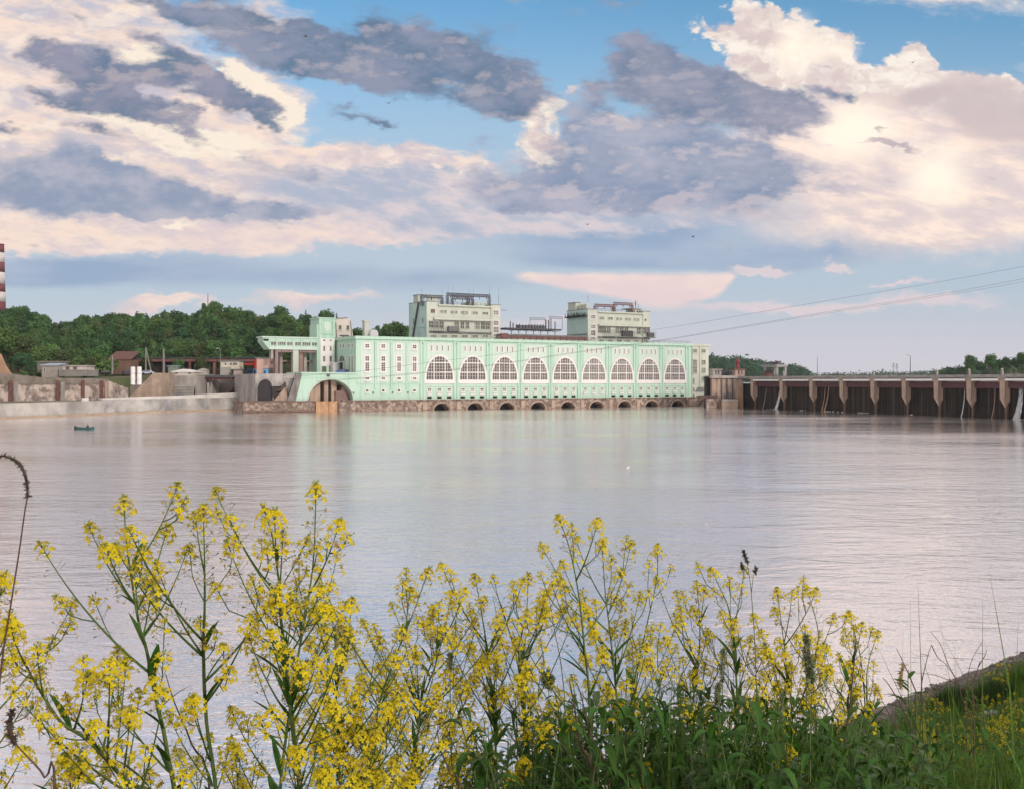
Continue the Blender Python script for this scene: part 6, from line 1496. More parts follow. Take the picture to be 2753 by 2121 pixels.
MAINS = [([(476,2300),(449,2020),(421,1884),(394,1747),(377,1692),(356,1572),(339,1446),(333,1346)],1.62),([(590,2300),(555,1938),(547,1747),(550,1640),(550,1528),(547,1367)],1.72),
 ([(815,2300),(788,1966),(775,1850),(766,1747),(755,1660),(752,1583),(733,1446),(711,1370)],1.58),([(520,2330),(330,2090),(235,1988),(164,1940),(110,1860),(60,1770),(25,1690)],1.55),([(-80,2300),(-60,1900),(-30,1700),(5,1560)],1.6),
 ([(930,2300),(905,2000),(905,1850),(930,1750),(946,1617)],1.95),([(1000,2300),(1010,1950),(1050,1800),(1110,1650),(1151,1534)],2.05),([(1110,2300),(1130,1900),(1190,1700),(1215,1593)],2.25),([(745,2300),(780,1900),(822,1650),(843,1500),(850,1309)],1.78),
 ([(1340,2300),(1330,1950),(1310,1750),(1290,1620),(1276,1549)],2.35),([(1430,2300),(1405,1900),(1395,1750),(1415,1650),(1420,1549)],2.4),([(1590,2300),(1585,1900),(1572,1750),(1556,1600),(1530,1470),(1502,1393)],2.1),([(1690,2300),(1660,1900),(1640,1700),(1628,1600),(1618,1460)],2.3),
 ([(1720,2300),(1700,1900),(1735,1700),(1765,1559),(1768,1471)],2.45),([(2000,2300),(1985,1950),(1975,1750),(1960,1640),(1940,1590),(1913,1533)],2.5),([(1870,2300),(1860,1950),(1880,1750),(1880,1650),(1873,1571)],2.6),([(2120,2300),(2130,1950),(2110,1750),(2089,1588)],2.55),
 ([(2200,2300),(2195,1950),(2185,1800),(2200,1700),(2168,1580)],2.7),([(2310,2300),(2280,1950),(2290,1800),(2300,1720),(2284,1653)],2.75),([(2345,2300),(2335,2000),(2330,1850),(2335,1780),(2360,1702)],2.9),
 ([(200,2300),(190,2120),(178,2040)],1.5),([(640,2300),(640,2120),(630,2012)],1.85),([(880,2300),(880,2150),(872,2078)],1.7),([(1110,2300),(1105,2150),(1107,2082)],1.9),([(1410,2300),(1412,2150),(1408,2043)],2.2),([(1735,2300),(1735,2150),(1731,2051)],2.2),([(2130,2300),(2125,2150),(2121,2010)],2.4)]
WHERE = ['the tallest of the left cluster, branching wide towards the left','straight stemmed, second in the left cluster','thick stemmed, with yellow spires at the left third','leaning far to the left over the dark spikelet','cut off by the left edge of the photo',
 'in the densest yellow mass left of the middle','arching right out of the dense mass','thin and upright just left of the middle gap','carrying the tall single spire right of the left cluster','with two small heads standing in the middle','leaning right beside the brown stalks in the middle','tallest of the right half, with a wide greenish crown','with two equal spires right of the tallest greenish crown','bent right then upright, near the middle of the right cluster','with the forked bare stem beneath the dark grass panicle','short and bushy below the forked stem plant','behind the grass spike, with flat topped heads','flat topped and wide near the right end','with drooping side heads near the right end of the cluster','last and thinnest at the right end of the flower cluster',
 'low in the lower left corner','low between the first stems at the bottom edge','low at the bottom edge under the dense mass','low at the bottom edge right of the dense mass','low among dark leaves at the middle of the bottom edge','low, with one orange yellow head among dark leaves','low, one big head in dark right hand leaves']
def path_pt(main, py):                       # point of a main stem at image height py
    for (x0,y0), (x1,y1) in zip(main, main[1:]):
        if y1 <= py <= y0: f = (y0-py)/(y0-y1); return x0+(x1-x0)*f
    return main[0][0] if py > main[0][1] else main[-1][0]
SIL = [(-30,1600),(0,1560),(110,1480),(240,1420),(333,1350),(480,1320),(550,1360),(620,1400),(711,1370),(760,1440),(850,1330),(912,1420),(950,1630),(1100,1600),(1190,1540),(1300,1570),(1420,1560),(1500,1420),(1620,1470),(1768,1490),(1830,1610),(1913,1545),(2000,1540),(2090,1600),(2194,1600),(2284,1665),(2360,1725)]
rt2 = random.Random(5)
for k in range(185):
    px = rt2.choice([rt2.uniform(-20,2340), rt2.uniform(780,1400), rt2.uniform(780,1400), rt2.uniform(1400,2320)])
    s0 = float(np.interp(px, [a for a,_ in SIL], [b for _,b in SIL]))
    lo_, hi_ = s0+90, (2110 if px < 1250 else 1900)
    if hi_ > lo_: TIPS.append((px, lo_+(hi_-lo_)*rt2.random()**.8))
groups = {i: [] for i in range(len(MAINS))}
for t in TIPS:
    if len(t) == 3: continue
    cand = []
    for i, (mn, Y) in enumerate(MAINS):
        top = mn[-1][1]
        if top > t[1]+(40 if i < 20 else -5) : continue
        x = path_pt(mn, t[1]+130); dxx = abs(t[0]-x)
        yj = t[1]+.95*dxx+80; x = path_pt(mn, min(yj, 2280)); c_ = abs(t[0]-x)+(400 if yj > 2290 else 0)
        cand.append((c_, i))
    cand.sort(); k_ = rt2.choice([0,0,0,1,1,2]); c0 = cand[min(k_, len(cand)-1)]
    if c0[0] > 330: c0 = cand[0]
    groups[c0[1]].append(t)
def smooth_poly(P, k=5):
    out = []
    for i in range(len(P)-1):
        p0, p1, p2, p3 = P[max(i-1,0)], P[i], P[i+1], P[min(i+2,len(P)-1)]
        for j in range(k): t = j/k; out.append(.5*((2*p1)+(-p0+p2)*t+(2*p0-5*p1+4*p2-p3)*t*t+(-p0+3*p1-3*p2+p3)*t**3))
    out.append(P[-1]); return out
def make_mustard(i, mn, Y, tips):
    base = P3(mn[0][0], mn[0][1], Y); base.z = bank_z(base.x, base.y)-.03
    root = empty('yellow_wildflower', base); tag(root, 'yellow flowering wild mustard plant, '+WHERE[i], 'wildflower', 'yellow wildflowers in the foreground')
    kpx = Y/F_PX                             # metres per photo pixel here
    small = .0054*(1.0 if Y < 1.9 else .98+ (Y-1.9)*.05)
    st = MB(); lf = PB(); heads = []
    P = [base]+[P3(x, y, Y+rp.uniform(-.015,.015)) for x, y in mn]
    main = smooth_poly(P, 5); n = len(main)
    r0 = .0040 if i < 4 else .0031
    st.tube([p-base for p in main], [max(.0009, r0*(1-.82*(j/(n-1))**1.2)) for j in range(n)], 6)
    heads.append((main, rp.randint(26,34), 40 if i < 9 else 14, (220 if i < 9 else 110)*kpx))
    branches = []
    for tx, ty, *_ in tips:
        dxx = abs(tx-path_pt(mn, ty+130)); yj = min(2290, ty+.95*dxx+rp.uniform(60,150)); xj = path_pt(mn, yj)
        dY = rp.uniform(-.22,.22)*min(1, abs(ty-yj)/300)
        J = P3(xj, yj, Y); T = P3(tx, ty, Y+dY); cpx, cpy = xj+(tx-xj)*.60, yj+(ty-yj)*.40
        Cc = P3(cpx, cpy, Y+dY*.6)
        br = [J*(1-t)**2+Cc*2*t*(1-t)+T*t*t for t in [q/11 for q in range(12)]]
        branches.append(br); ln = (T-J).length
        rb = min(r0*.62, .0012+ln*.004)
        st.tube([p-base for p in br], [max(.0007, rb*(1-.72*q/11)) for q in range(12)], 5)
        small_t = len((tx, ty, *_)) == 2 and rp.random() < .62
        heads.append((br, rp.randint(16,26), rp.randint(6,12), min(ln*.85, 95*kpx)) if small_t or i > 8 else (br, rp.randint(20,32), int(18+ln/kpx*.06), min(ln*.85, 210*kpx)))
        if rp.random() < .55: leaf(lf, J-base, ((T-J).normalized()+Vector((rp.uniform(-.3,.3),rp.uniform(-.3,.3),-.1))).normalized(), rp.uniform(60,120)*kpx, rp.uniform(4,7)*kpx, .2)
    # minor side sprays
    minor = []
    for br in branches+[main]:
        ln = sum((br[q+1]-br[q]).length for q in range(len(br)-1))/kpx
        for _ in range(int(min(3, ln/(260 if i < 5 or i == 8 else 175))) + (1 if rp.random() < .35 else 0)):
            q = rp.uniform(.30,.80) if br is not main else rp.uniform(.45,.85); j = int(q*(len(br)-2)); p = br[j]; d = (br[j+1]-br[j]).normalized(); a, b = perp(d); t = rp.random()*6.28
            o = (a*math.cos(t)+b*math.sin(t)); L_ = rp.uniform(70,210)*kpx
            if p.z+L_ > br[-1].z: L_ *= .6
            e1 = p+(d*.75+o*.6).normalized()*L_*.55; e2 = e1+(d*.8+o*.25+Vector((0,0,.5))).normalized()*L_*.45
            mb = [p, p.lerp(e1,.5)+Vector((0,0,-.002)), e1, e1.lerp(e2,.5), e2]; minor.append(mb)
            st.tube([x-base for x in mb], [.0011,.001,.0009,.0008,.0006], 4); heads.append((mb, rp.randint(10,18), rp.randint(3,8), L_*.6))
    # lower leaves on the main stem
    for k in range(9 if i < 20 else 5):
        q = rp.uniform(.05,.55); j = int(q*(n-2)); a_ = rp.random()*6.28
        d = Vector((math.cos(a_), math.sin(a_)*.7, rp.uniform(.4,1.1))).normalized()
        leaf(lf, main[j]-base, (d+Vector((0,0,.6))).normalized(), rp.uniform(.045,.085), rp.uniform(.004,.009), .3)
    lf.mark(0)
    st.build('stem', M_STEM, root, smooth=True); 
    if lf.f: lf.build('leaves', [M_LEAF], root)
    for br, nf, ns, sl in heads:
        pb = raceme([p-base for p in br], small, nf, ns, sl); pb.build('flower_head', HEADM, root)
    return root
MUST = [make_mustard(i, mn, Y, groups[i]) for i, (mn, Y) in enumerate(MAINS)]

# ------------------------------------------------------------------ leafy weeds of the lower right
def make_weed(seed, h, nl, L_, W_, mt, serr=0.0, lobed=False):
    r_ = random.Random(seed); root = empty('leafy_weed', (0,0,0)); st = MB(); lf = PB()
    bend = Vector((r_.uniform(-.12,.12), r_.uniform(-.12,.12), 0)); pts = [Vector((bend.x*t*t, bend.y*t*t, h*t)) for t in [q/7 for q in range(8)]]
    st.tube(pts, [.004*(1-.7*q/7) for q in range(8)], 5); a = r_.random()*6.28
    for k in range(nl):
        t = .25+.75*k/nl; a += 2.4 if k % 2 else 3.0; j = min(6, int(t*7)); p = pts[j].lerp(pts[j+1], t*7-j)
        el = R(8+42*t+r_.uniform(-14,14)); d = Vector((math.cos(a)*math.cos(el), math.sin(a)*math.cos(el), math.sin(el)))
        sc = (1.15-.6*t)*r_.uniform(.8,1.15)
        if lobed:
            leaf(lf, p, d, L_*sc, W_*.25*sc, .6, 0, 6)
            sd = d.cross(Vector((0,0,1))).normalized()
            for q in range(5):
                bp = p+d*L_*sc*(.2+.15*q)-Vector((0,0,.012*q*q*.3))
                for sg in (-1,1): leaf(lf, bp, (d*.7+sd*sg).normalized(), L_*sc*(.42-.05*q), W_*.17*sc, .5, 0, 3)
        else: leaf(lf, p, d, L_*sc, W_*sc, r_.uniform(.8,1.7), serr, 9 if serr else 7)
    st.build('stem', M_STEM, root); lf.mark(0); lf.build('leaves', [mt], root); return root
WP = [make_weed(1,.62,24,.13,.016,M_LEAF), make_weed(2,.55,22,.10,.019,M_LEAF,.12), make_weed(3,.66,18,.12,.03,M_LEAFG,0,True), make_weed(4,.5,22,.13,.019,M_LEAF), make_weed(5,.6,24,.08,.016,M_LEAFG,.10)]
WL = ['dark leafy weed with long narrow leaves under the yellow flowers','nettle like weed with toothed leaves among the yellow flowers','grey green weed with feathery lobed leaves','broad drooping leaved weed in the dark green thicket','pale green weed with small toothed leaves in the thicket']
wused = set(); rw = random.Random(21)
spots = []
for k in range(300):
    px = rw.uniform(1270, 2420) if k > 8 else rw.uniform(1120, 1350)
    Y = rw.uniform(1.9, 3.4); ytop = float(np.interp(px, [1100,1270,1400,1600,1800,2000,2200,2420], [2085,2020,1935,1895,1900,1905,1935,1985]))+rw.uniform(-60,60)+max(0, rw.gauss(0,75))
    spots.append((px, Y, ytop))
for k in range(46):
    px = rw.uniform(2330, 2760); Y = rw.uniform(3.2, 7.5); spots.append((px, Y, None))
spots += [(2480,3.4,2020),(2530,3.6,2060),(2440,3.2,2050),(2400,2.8,2070),(2350,3.0,1960),(2620,3.6,2075)]
HW = [.62,.55,.66,.5,.6]
for px, Y, ytop in spots:
    ix = rw.choice([0,0,1,1,2,3,3,4]); x = ax(px, Y); z = bank_z(x, Y); zt = az(ytop, Y) if ytop else z+rw.uniform(.25,.5); sc = max(.45, (zt-z)/HW[ix])
    sc = min(sc, 3.2)
    o = WP[ix] if ix not in wused else copy_tree(WP[ix]); wused.add(ix)
    o.location = (x, Y, zt-HW[ix]*sc); o.rotation_euler = (rw.uniform(-.08,.08), rw.uniform(-.08,.08), rw.uniform(0,6.28)); sxy = min(sc, .80)
    o.scale = (sxy, sxy, sc)
    tag(o, WL[ix], 'weed', 'leafy weeds in the foreground thicket' if ix != 2 else 'feathery weeds in the foreground thicket')

# ------------------------------------------------------------------ grass of the bank
def blades(xs, ys, hs, ws, rng, lean=.35, zf=None):
    n = len(xs); z = np.array([zf(x, y) if zf else bank_z(x, y) for x, y in zip(xs, ys)])
    a = rng.random(n)*6.28; la = rng.random(n)*6.28; ln = lean*rng.random(n)
    dx, dy_ = np.cos(a), np.sin(a); lx, ly = np.cos(la)*ln, np.sin(la)*ln
    V_ = np.zeros((n,6,3)); 
    for j, (t, w) in enumerate(((0,1.0),(.55,.75),(1.0,.06))):
        cx_ = xs+lx*hs*t*t; cy_ = ys+ly*hs*t*t; cz = z-.02+hs*t*(1-.25*ln*t)
        V_[:,2*j,0] = cx_-dx*ws*w; V_[:,2*j,1] = cy_-dy_*ws*w; V_[:,2*j,2] = cz
        V_[:,2*j+1,0] = cx_+dx*ws*w; V_[:,2*j+1,1] = cy_+dy_*ws*w; V_[:,2*j+1,2] = cz
    o = np.arange(n)[:,None]*6; f = np.concatenate([o+np.array([[0,1,3,2]]), o+np.array([[2,3,5,4]])], 0)
    return V_.reshape(-1,3), f
rg = np.random.default_rng(5)
def grass_field(n, d0, d1, e0, e1, h0, h1, w, name, lab, mt, clump=.6):
    d = d0+(d1-d0)*rg.random(n); e = e0+(e1-e0)*rg.random(n)
    keep = (np.sin(e*1.7+d*.8)+np.sin(e*.63-d*1.3)+rg.normal(size=n)*.8) > -clump*2.2
    d, e = d[keep], e[keep]; xs = BN.x*d+BT.x*e; ys = BN.y*d+BT.y*e
    m_ = ys > 1.2; xs, ys = xs[m_], ys[m_]; hs = h0+(h1-h0)*rg.random(len(xs))**1.5; ws = w*(.6+.8*rg.random(len(xs)))
    v, f = blades(xs, ys, hs, ws, rg); o = np_mesh(name, v, f, mt); tag(o, lab, 'grass', kind='stuff'); return o
grass_field(26000, .9, 5.5, 1.5, 10, .12, .38, .0022, 'grass', 'tall green grass on the near bank', M_GRASS)
grass_field(30000, 1.5, 12, 7, 34, .14, .40, .0045, 'grass', 'green grass covering the slope of the bank', M_GRASS)
grass_field(12000, 2.5, 15.0, 28, 70, .2, .42, .010, 'grass', 'grass fading towards the gravel shore', M_GRASS, .35)
grass_field(62000, 4, 17.0, 10, 52, .18, .48, .0062, 'grass', 'tufted grass between the slope and the gravel shore', M_GRASS, 1.2)
grass_field(80000, 1.3, 9.5, 3.0, 20, .16, .46, .0036, 'grass', 'dense green grass in the lower right corner', M_GRASS, .9)
grass_field(1500, 1.6, 5.5, 3.0, 9, .5, .95, .0024, 'grass', 'tall wispy grass stems standing over the lower right slope', M_GRASS, 1.2)
# stones of the shore
v = MB()
for k in range(4200):
    e = rg.uniform(16, 62); d = rg.normal(17.5, .6)+.35*math.sin(e*1.1)+.25*math.sin(e*2.7)
    if d > 18.75: continue
    s_ = rg.uniform(.03,.11)*(1.8 if rg.random() < .07 else 1); p = BN*d+BT*e; z = bank_z(p.x, p.y)+.02
    a = rg.random()*6.28; c_, sn = math.cos(a)*s_, math.sin(a)*s_
    v.add([(p.x+c_,p.y+sn,z),(p.x-sn*.7,p.y+c_*.7,z),(p.x-c_*.9,p.y-sn*.9,z),(p.x+sn*.8,p.y-c_*.8,z),(p.x+c_*.3,p.y+sn*.3,z+s_*.55),(p.x-c_*.35,p.y-sn*.35,z+s_*.5)], [(0,1,4),(1,2,5),(1,5,4),(2,3,5),(3,0,4),(3,4,5)])
o = v.build('gravel', mat('shore_gravel', (.12,.10,.09), .9, (.27,.23,.215), .9, .9, island=.5)); tag(o, 'dark wet stones and gravel along the shore', 'gravel', kind='stuff')
mm = MB(); es_ = list(np.linspace(14, 75, 190)); vs = []
for e in es_:
    for d in (16.1, 16.6, 17.2, 18.35): p = BN*(d+(.5*math.sin(e*.7)+.35*math.sin(e*1.9)+rg.normal()*.25)*(d < 16.3)+(.16*math.sin(e*1.3)+.12*math.sin(e*3.1))*(d > 18))+BT*e; vs.append((p.x, p.y, bank_z(p.x, p.y)+.03))
o = mm.add(vs, [(i*4+j, (i+1)*4+j, (i+1)*4+j+1, i*4+j+1) for i in range(len(es_)-1) for j in range(3)]).build('shore', mat('wet_shingle', (.17,.14,.13), .85, (.085,.07,.062), 1.6, .9, bump=.8, bump_scale=9)); tag(o, kind='structure')
def tussock(px, py, r_, h, lab, n=1400, mt=None):
    c_ = ground_hit(px, py); root = empty('grass_tussock', c_); tag(root, lab, 'grass tussock'); rr = rg.random(n)**.6*r_; t = rg.random(n)*6.28
    xs, ys = rr*np.cos(t), rr*np.sin(t)*.8; hs = h*(.5+.6*rg.random(n))*(1-.45*(rr/r_)**2); z0 = c_
    vv, f = blades(xs, ys, hs, np.full(n, r_*.012), rg, .5, zf=lambda x, y: bank_z(x+z0.x, y+z0.y)-z0.z)
    np_mesh('blades', vv, f, mt or M_GRASS, root); return root
M_DG = pm('dark_grass', (.045,.085,.025), (.07,.11,.03), .25, 3, .3)
tussock(2560,1905,.75,.8,'left one of two round dark grass tussocks by the gravel shore',1800,M_DG); tussock(2655,1898,.75,.8,'right one of two round dark grass tussocks by the gravel shore',1800,M_DG)
tussock(2720,1850,1.1,.6,'light green grassy hump at the right edge of the photo',1500)
g_ = ground_hit(2668,1930); RK = MB().lathe([(.02,-.1),(.5,-.05),(.55,.12),(.4,.3),(.15,.38),(.02,.39)], 0, 0, 9); RK.v = [(x*1.2+rg.normal()*.03, y*.8+rg.normal()*.03, z+rg.normal()*.02) for x, y, z in RK.v]
o = RK.build('boulder', mat('pale_boulder', (.42,.39,.40), .9, (.28,.26,.26), 3, .8)); o.location = g_; o.scale = (.55,.55,.45); tag(o, 'pale boulder half hidden in grass right of the dark tussocks', 'rock')
# small yellow plants down the slope: copies of three small ones
def make_small(seed):
    global rp
    old = rp; rp = random.Random(seed); root = empty('small_wildflower', (0,0,0)); st = MB(); hs = []
    for k in range(6):
        a = rp.random()*6.28; h = rp.uniform(.3,.55); rr = rp.uniform(.03,.16)
        br = [Vector((rr*math.cos(a)*t**1.3, rr*math.sin(a)*t**1.3, h*t)) for t in [q/6 for q in range(7)]]; st.tube(br, [.003*(1-.7*q/6) for q in range(7)], 4); hs.append(br)
    lf = PB()
    for k in range(10): a = rp.random()*6.28; leaf(lf, Vector((0,0,rp.uniform(.03,.3))), Vector((math.cos(a), math.sin(a), .7)).normalized(), rp.uniform(.08,.14), .011, .6)
    lf.mark(0); st.build('stem', M_STEM, root); lf.build('leaves', [M_LEAF], root)
    for br in hs: raceme(br, .0068, 14, 8, .10).build('flower_head', HEADM, root)
    rp = old; return root
SP = [make_small(s) for s in (1,2,3)]; su = set()
sm_spots = [(2515,1950),(2525,1985),(2540,1930),(2625,1955),(2640,1975),(2660,1965),(2600,1990),(2680,1985),(2700,1960),(2720,1985),(2650,2010),(2600,2030),(2690,2030),(2735,1945),(2740,2010),(2530,2050),(2560,2000),(2740,1905),(2690,1820),(2675,1830),(2705,1850),(2620,2060),(2720,2060)]
sm_spots += [(rw.uniform(2440, 2750), rw.uniform(1900, 2090)) for _ in range(30)]
for k, (px, py) in enumerate(sm_spots):
    ix = k % 3; o = SP[ix] if ix not in su else copy_tree(SP[ix]); su.add(ix); g_ = ground_hit(px, py+60)
    o.location = g_; o.rotation_euler = (0,0,rw.uniform(0,6.28)); s_ = min(3.0, max(1.1, 88*g_.y/F_PX/.45)); o.scale = (s_,)*3
    tag(o, 'small yellow wildflower in the grass of the right hand slope', 'wildflower', 'small yellow wildflowers on the slope')

# ------------------------------------------------------------------ dry stalks, reeds, twigs, grass spikes
def stalk(name, lab, cat, paths, Y, r_, mt, grp=None, base_ground=True, group=None):
    p0 = P3(paths[0][0][0], paths[0][0][1], Y); root = empty(name, (p0.x, p0.y, min(p0.z, bank_z(p0.x, p0.y)))); tag(root, lab, cat, group); b = Vector(root.location)
    m = MB()
    for q, pth in enumerate(paths):
        P = [P3(x, y, Y) for x, y in pth]
        if q == 0 and base_ground: P = [b.copy()]+P
        s_ = smooth_poly([p-b for p in P], 4); n = len(s_); rr = r_ if q == 0 else r_*.6
        m.tube(s_, [rr*(1-.75*j/(n-1)) for j in range(n)], 5)
    m.build('stem', mt, root, smooth=True); return root, b
def seed_head(root, b, pth, Y, r_, mt, n=120, name='seed_head', shag=1.0):
    P = smooth_poly([P3(x, y, Y)-b for x, y in pth], 6); m = MB(); k = len(P)
    m.tube(P, [r_*.5*math.sin(math.pi*(.12+.8*j/(k-1))) for j in range(k)], 6)
    for _ in range(n):
        j = rg.integers(0, k); p = P[j]; d = Vector(rg.normal(size=3)).normalized(); l = r_*rg.uniform(.6,1.6)*shag; q = p+d*l
        s_ = d.cross(Vector(rg.normal(size=3))).normalized()*r_*.28; m.add([p-s_, p+s_, q+s_*.3, q-s_*.3], [(0,1,2,3)])
    return m.build(name, mt, root)
rd, b_ = stalk('dried_reed', 'dry brown reed with a drooping dark seed head at the left edge', 'reed', [[(-20,2150),(-10,1950),(5,1780),(30,1620),(52,1480),(66,1380),(74,1330),(72,1290),(60,1255),(42,1236),(15,1226),(-12,1226)]], 1.45, .0016, M_DRY)
seed_head(rd, b_, [(74,1335),(71,1295),(60,1258),(42,1238),(15,1227),(-12,1225)], 1.45, .0042, M_SEED, 240)
rd, b_ = stalk('dried_reed', 'bent dry reed with a dark hanging spikelet in the lower left corner', 'reed', [[(150,2200),(120,2090),(70,2030),(40,1995),(32,1960)]], 1.4, .0022, M_DRY)
seed_head(rd, b_, [(38,1995),(28,1970),(26,1940),(32,1910)], 1.4, .006, M_SEED, 200)
for pth, Y, r_, lab in (([(1600,2150),(1560,2000),(1545,1900),(1530,1825)],1.95,.0040,'thick broken brown stalk at the middle of the thicket'),([(1640,2150),(1590,1980),(1560,1860),(1545,1830)],2.0,.0026,'thinner brown stalk crossing beside the thick broken one'),
    ([(2270,2050),(2285,1900),(2292,1820),(2303,1723)],2.5,.0042,'straight dark brown stalk at the right end of the flowers'),([(1520,1990),(1510,1800),(1490,1690),(1475,1590)],2.3,.0016,'bare brown stalk left of the tallest greenish crown'),
    ([(1430,1960),(1395,1800),(1370,1700),(1345,1620),(1318,1560)],2.5,.0020,'long leaning brown stalk behind the middle flowers'),([(1390,1960),(1365,1800),(1340,1680),(1325,1600)],2.5,.0018,'thin brown stalk parallel to the long leaning one'),
    ([(570,2200),(515,2000),(470,1890),(445,1810)],1.8,.0026,'purplish brown stalk behind the left plants'),([(1240,2180),(1210,2080),(1180,2000)],2.0,.0034,'short brown stalk at the bottom edge left of the thicket')):
    stalk('dry_stalk', lab, 'dry stalk', [pth], Y, r_, M_DRY, group='dry brown stalks')
X3 = lambda x, y: (2153+x/3.23, 1600+y/3.23)
T3 = lambda *pts: [X3(*p) for p in pts]
for paths, Y, r_, lab in (([T3((1045,1250),(1040,960),(960,740),(880,560),(830,460)), T3((960,740),(930,640)), T3((880,600),(940,605))],4.2,.0042,'dark crooked twig at the left of the shore twigs'),
    ([T3((1040,1200),(1040,960),(1050,760),(1080,620),(1110,500),(1135,430)), T3((1135,430),(1190,540),(1270,610),(1360,750)), T3((1110,520),(1040,505))],4.4,.0036,'forked twig with a bent tip beside the dark crooked twig'),
    ([T3((1480,1150),(1400,900),(1370,770),(1280,600),(1210,420),(1120,310)), T3((1370,770),(1160,690),(960,670))],4.6,.0032,'tallest pale dry twig leaning left by the shore'),
    ([T3((1500,1100),(1490,790),(1530,660),(1555,570)), T3((1540,620),(1600,520),(1615,470))],5.0,.0045,'upright dry twig before the dark tussocks'),
    ([T3((1440,1050),(1450,720),(1490,550),(1575,405))],5.0,.0030,'thin dry twig leaning right before the dark tussocks'),
    ([T3((985,1280),(890,1000),(780,800),(710,710))],3.6,.0040,'thick dark twig leaning left over the water'),
    ([T3((830,1200),(815,1130),(690,880),(590,690)), T3((690,880),(640,960))],3.4,.0022,'thinnest long dry twig leaning left over the water'),
    ([T3((820,1300),(820,1100),(820,930))],3.6,.0026,'short straight dry twig rising from the grass'),
    ([T3((560,1100),(535,700),(515,520),(485,390),(470,330))],2.9,.0024,'thin curved dry stem right of the straight dark stalk'),
    ([T3((1600,1200),(1560,1050),(1470,850),(1410,790))],5.2,.0040,'pale bent stem in front of the left tussock'),([T3((1590,1120),(1575,1000),(1568,890))],5.2,.0030,'short pale stem in front of the right tussock')):
    stalk('dead_twig', lab, 'twig', paths, Y, r_, M_DRY, group='dead twigs by the shore')
# young shoot with yellow flowers and leaves among the twigs
yl = PB(); c_ = P3(*X3(1000,1760), 3.7); root = empty('yellowing_dock', (c_.x, c_.y, bank_z(c_.x, c_.y))); tag(root, 'upright yellow green dock plant with orange lower leaves on the right', 'weed'); b0_ = Vector(root.location)
tops = T3((925,1320),(985,1050),(1015,1010),(1060,1300),(1090,1400),(1040,1120)); bs_ = c_-b0_
for q, (x, y) in enumerate(tops):
    t = P3(x, y, 3.7+.05*q)-b0_; leaf(yl, Vector((bs_.x*.0+.01*q, 0, .0)), (t).normalized(), t.length, .022, .05, 0, 8)
yl.mark(0); yl.build('leaves', [M_YLEAF], root); MB().tube([(0,0,0),(.0,.0,.5)], .005, 5).build('stem', M_STEM, root)
rd, b_ = stalk('leafy_shoot', 'leafy shoot with a hanging seed spray among the shore twigs', 'weed', [T3((1000,1500),(960,1150),(935,900),(930,690))], 3.8, .005, M_STEM)
lf = PB()
for k in range(12):
    x, y = X3(930+rg.uniform(-15,25), 720+k*38); a = rg.random()*6.28; leaf(lf, P3(x, y, 3.8)-b_, Vector((math.cos(a), math.sin(a), .8)).normalized(), .06+.004*k, .009, .5)
lf.mark(0); lf.build('leaves', [M_LEAF], rd); seed_head(rd, b_, T3((885,600),(875,680),(860,760),(870,800)), 3.8, .012, mat('tan_seed', (.30,.23,.10), .9), 90)
M_SPK = mat('green_grass_spike', (.14,.17,.09), .9, (.20,.20,.12), 60, .8)
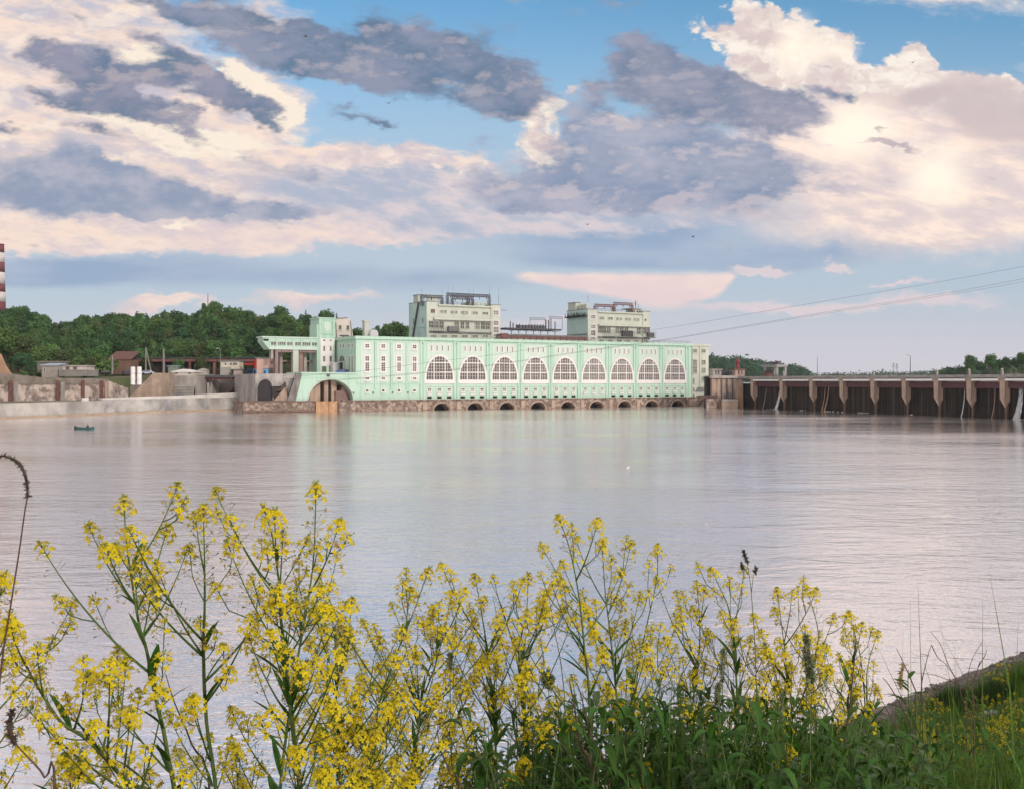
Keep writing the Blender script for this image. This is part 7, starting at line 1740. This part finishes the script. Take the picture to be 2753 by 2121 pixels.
for p0, p1, Y, r_, lab in (((1942,1830),(1945,1745),2.3,.0075,'long grey green grass spike in the middle of the right flowers'),((1928,1885),(1930,1840),2.3,.0085,'short fat grass spike under the long one'),((2098,1930),(2108,1860),2.4,.008,'leaning grass spike low among the right leaves'),((2167,1760),(2168,1710),2.4,.010,'fluffy grey green spike, upper of the pair on the right'),((2180,1820),(2172,1765),2.4,.014,'broad fluffy spike, lower of the pair on the right'),((1210,1800),(1212,1760),2.3,.008,'small dark grass spike in the middle gap'),((1475,1840),(1470,1815),2.4,.016,'round spiky green seed ball by the broken stalk')):
    rd, b_ = stalk('grass_spike', lab, 'grass spike', [[(p0[0]+8, 2200), (p0[0]+3, (p0[1]+2200)/2), p0, p1]], Y, .0018, M_STEM, group='grass spikes among the flowers')
    seed_head(rd, b_, [p0, ((p0[0]+p1[0])/2, (p0[1]+p1[1])/2), p1], Y, r_, M_SPK, 260, 'spike', .8)
rd, b_ = stalk('grass_panicle', 'tallest grass stalk with dark clustered panicle over the right flowers', 'grass spike', [[(2040,2200),(2032,1800),(2022,1620),(2012,1530),(2000,1478)], [(2012,1540),(1996,1520)], [(2020,1590),(2026,1545),(2033,1525)]], 2.4, .0016, M_STEM)
for pth in ([(2002,1492),(1999,1478)], [(2008,1510),(2005,1496)], [(1996,1528),(1993,1516)], [(2030,1540),(2034,1526)]): seed_head(rd, b_, pth, 2.4, .0055, M_SEED, 60)
# thin grass stems rising through the flowers
v_, f_ = [], []
n = 520; px = rg.uniform(1250, 2420, n); Yg = rg.uniform(2.0, 3.4, n); xs = (px-CX)/F_PX*Yg; zt = np.interp(px, [1250,1500,1800,2100,2420], [2010,1900,1830,1850,1960])+rg.normal(size=n)*70
hs = np.array([max(.25, az(t, y)-bank_z(x, y)) for t, y, x in zip(zt, Yg, xs)])
v, f = blades(xs, Yg, hs, np.full(n, .0026), rg, .28); o = np_mesh('grass', v, f, M_GRASS); tag(o, 'thin grass blades rising through the foreground thicket', 'grass', kind='stuff')

# ------------------------------------------------------------------ air
hz_ = MB().box(-3400, 3400, -600, 3420, -4.2, 130).build('haze', None); tag(hz_, kind='stuff', label='thin evening haze over the river', cat='haze')
hm_ = bpy.data.materials.new('haze_air'); hm_.use_nodes = True; t_ = hm_.node_tree; t_.nodes.clear()
pv_ = t_.nodes.new('ShaderNodeVolumePrincipled'); mo_ = t_.nodes.new('ShaderNodeOutputMaterial'); t_.links.new(pv_.outputs[0], mo_.inputs['Volume'])
pv_.inputs['Color'].default_value = (.80,.86,.95,1); pv_.inputs['Density'].default_value = .00006; pv_.inputs['Anisotropy'].default_value = .0
hz_.data.materials.append(hm_)
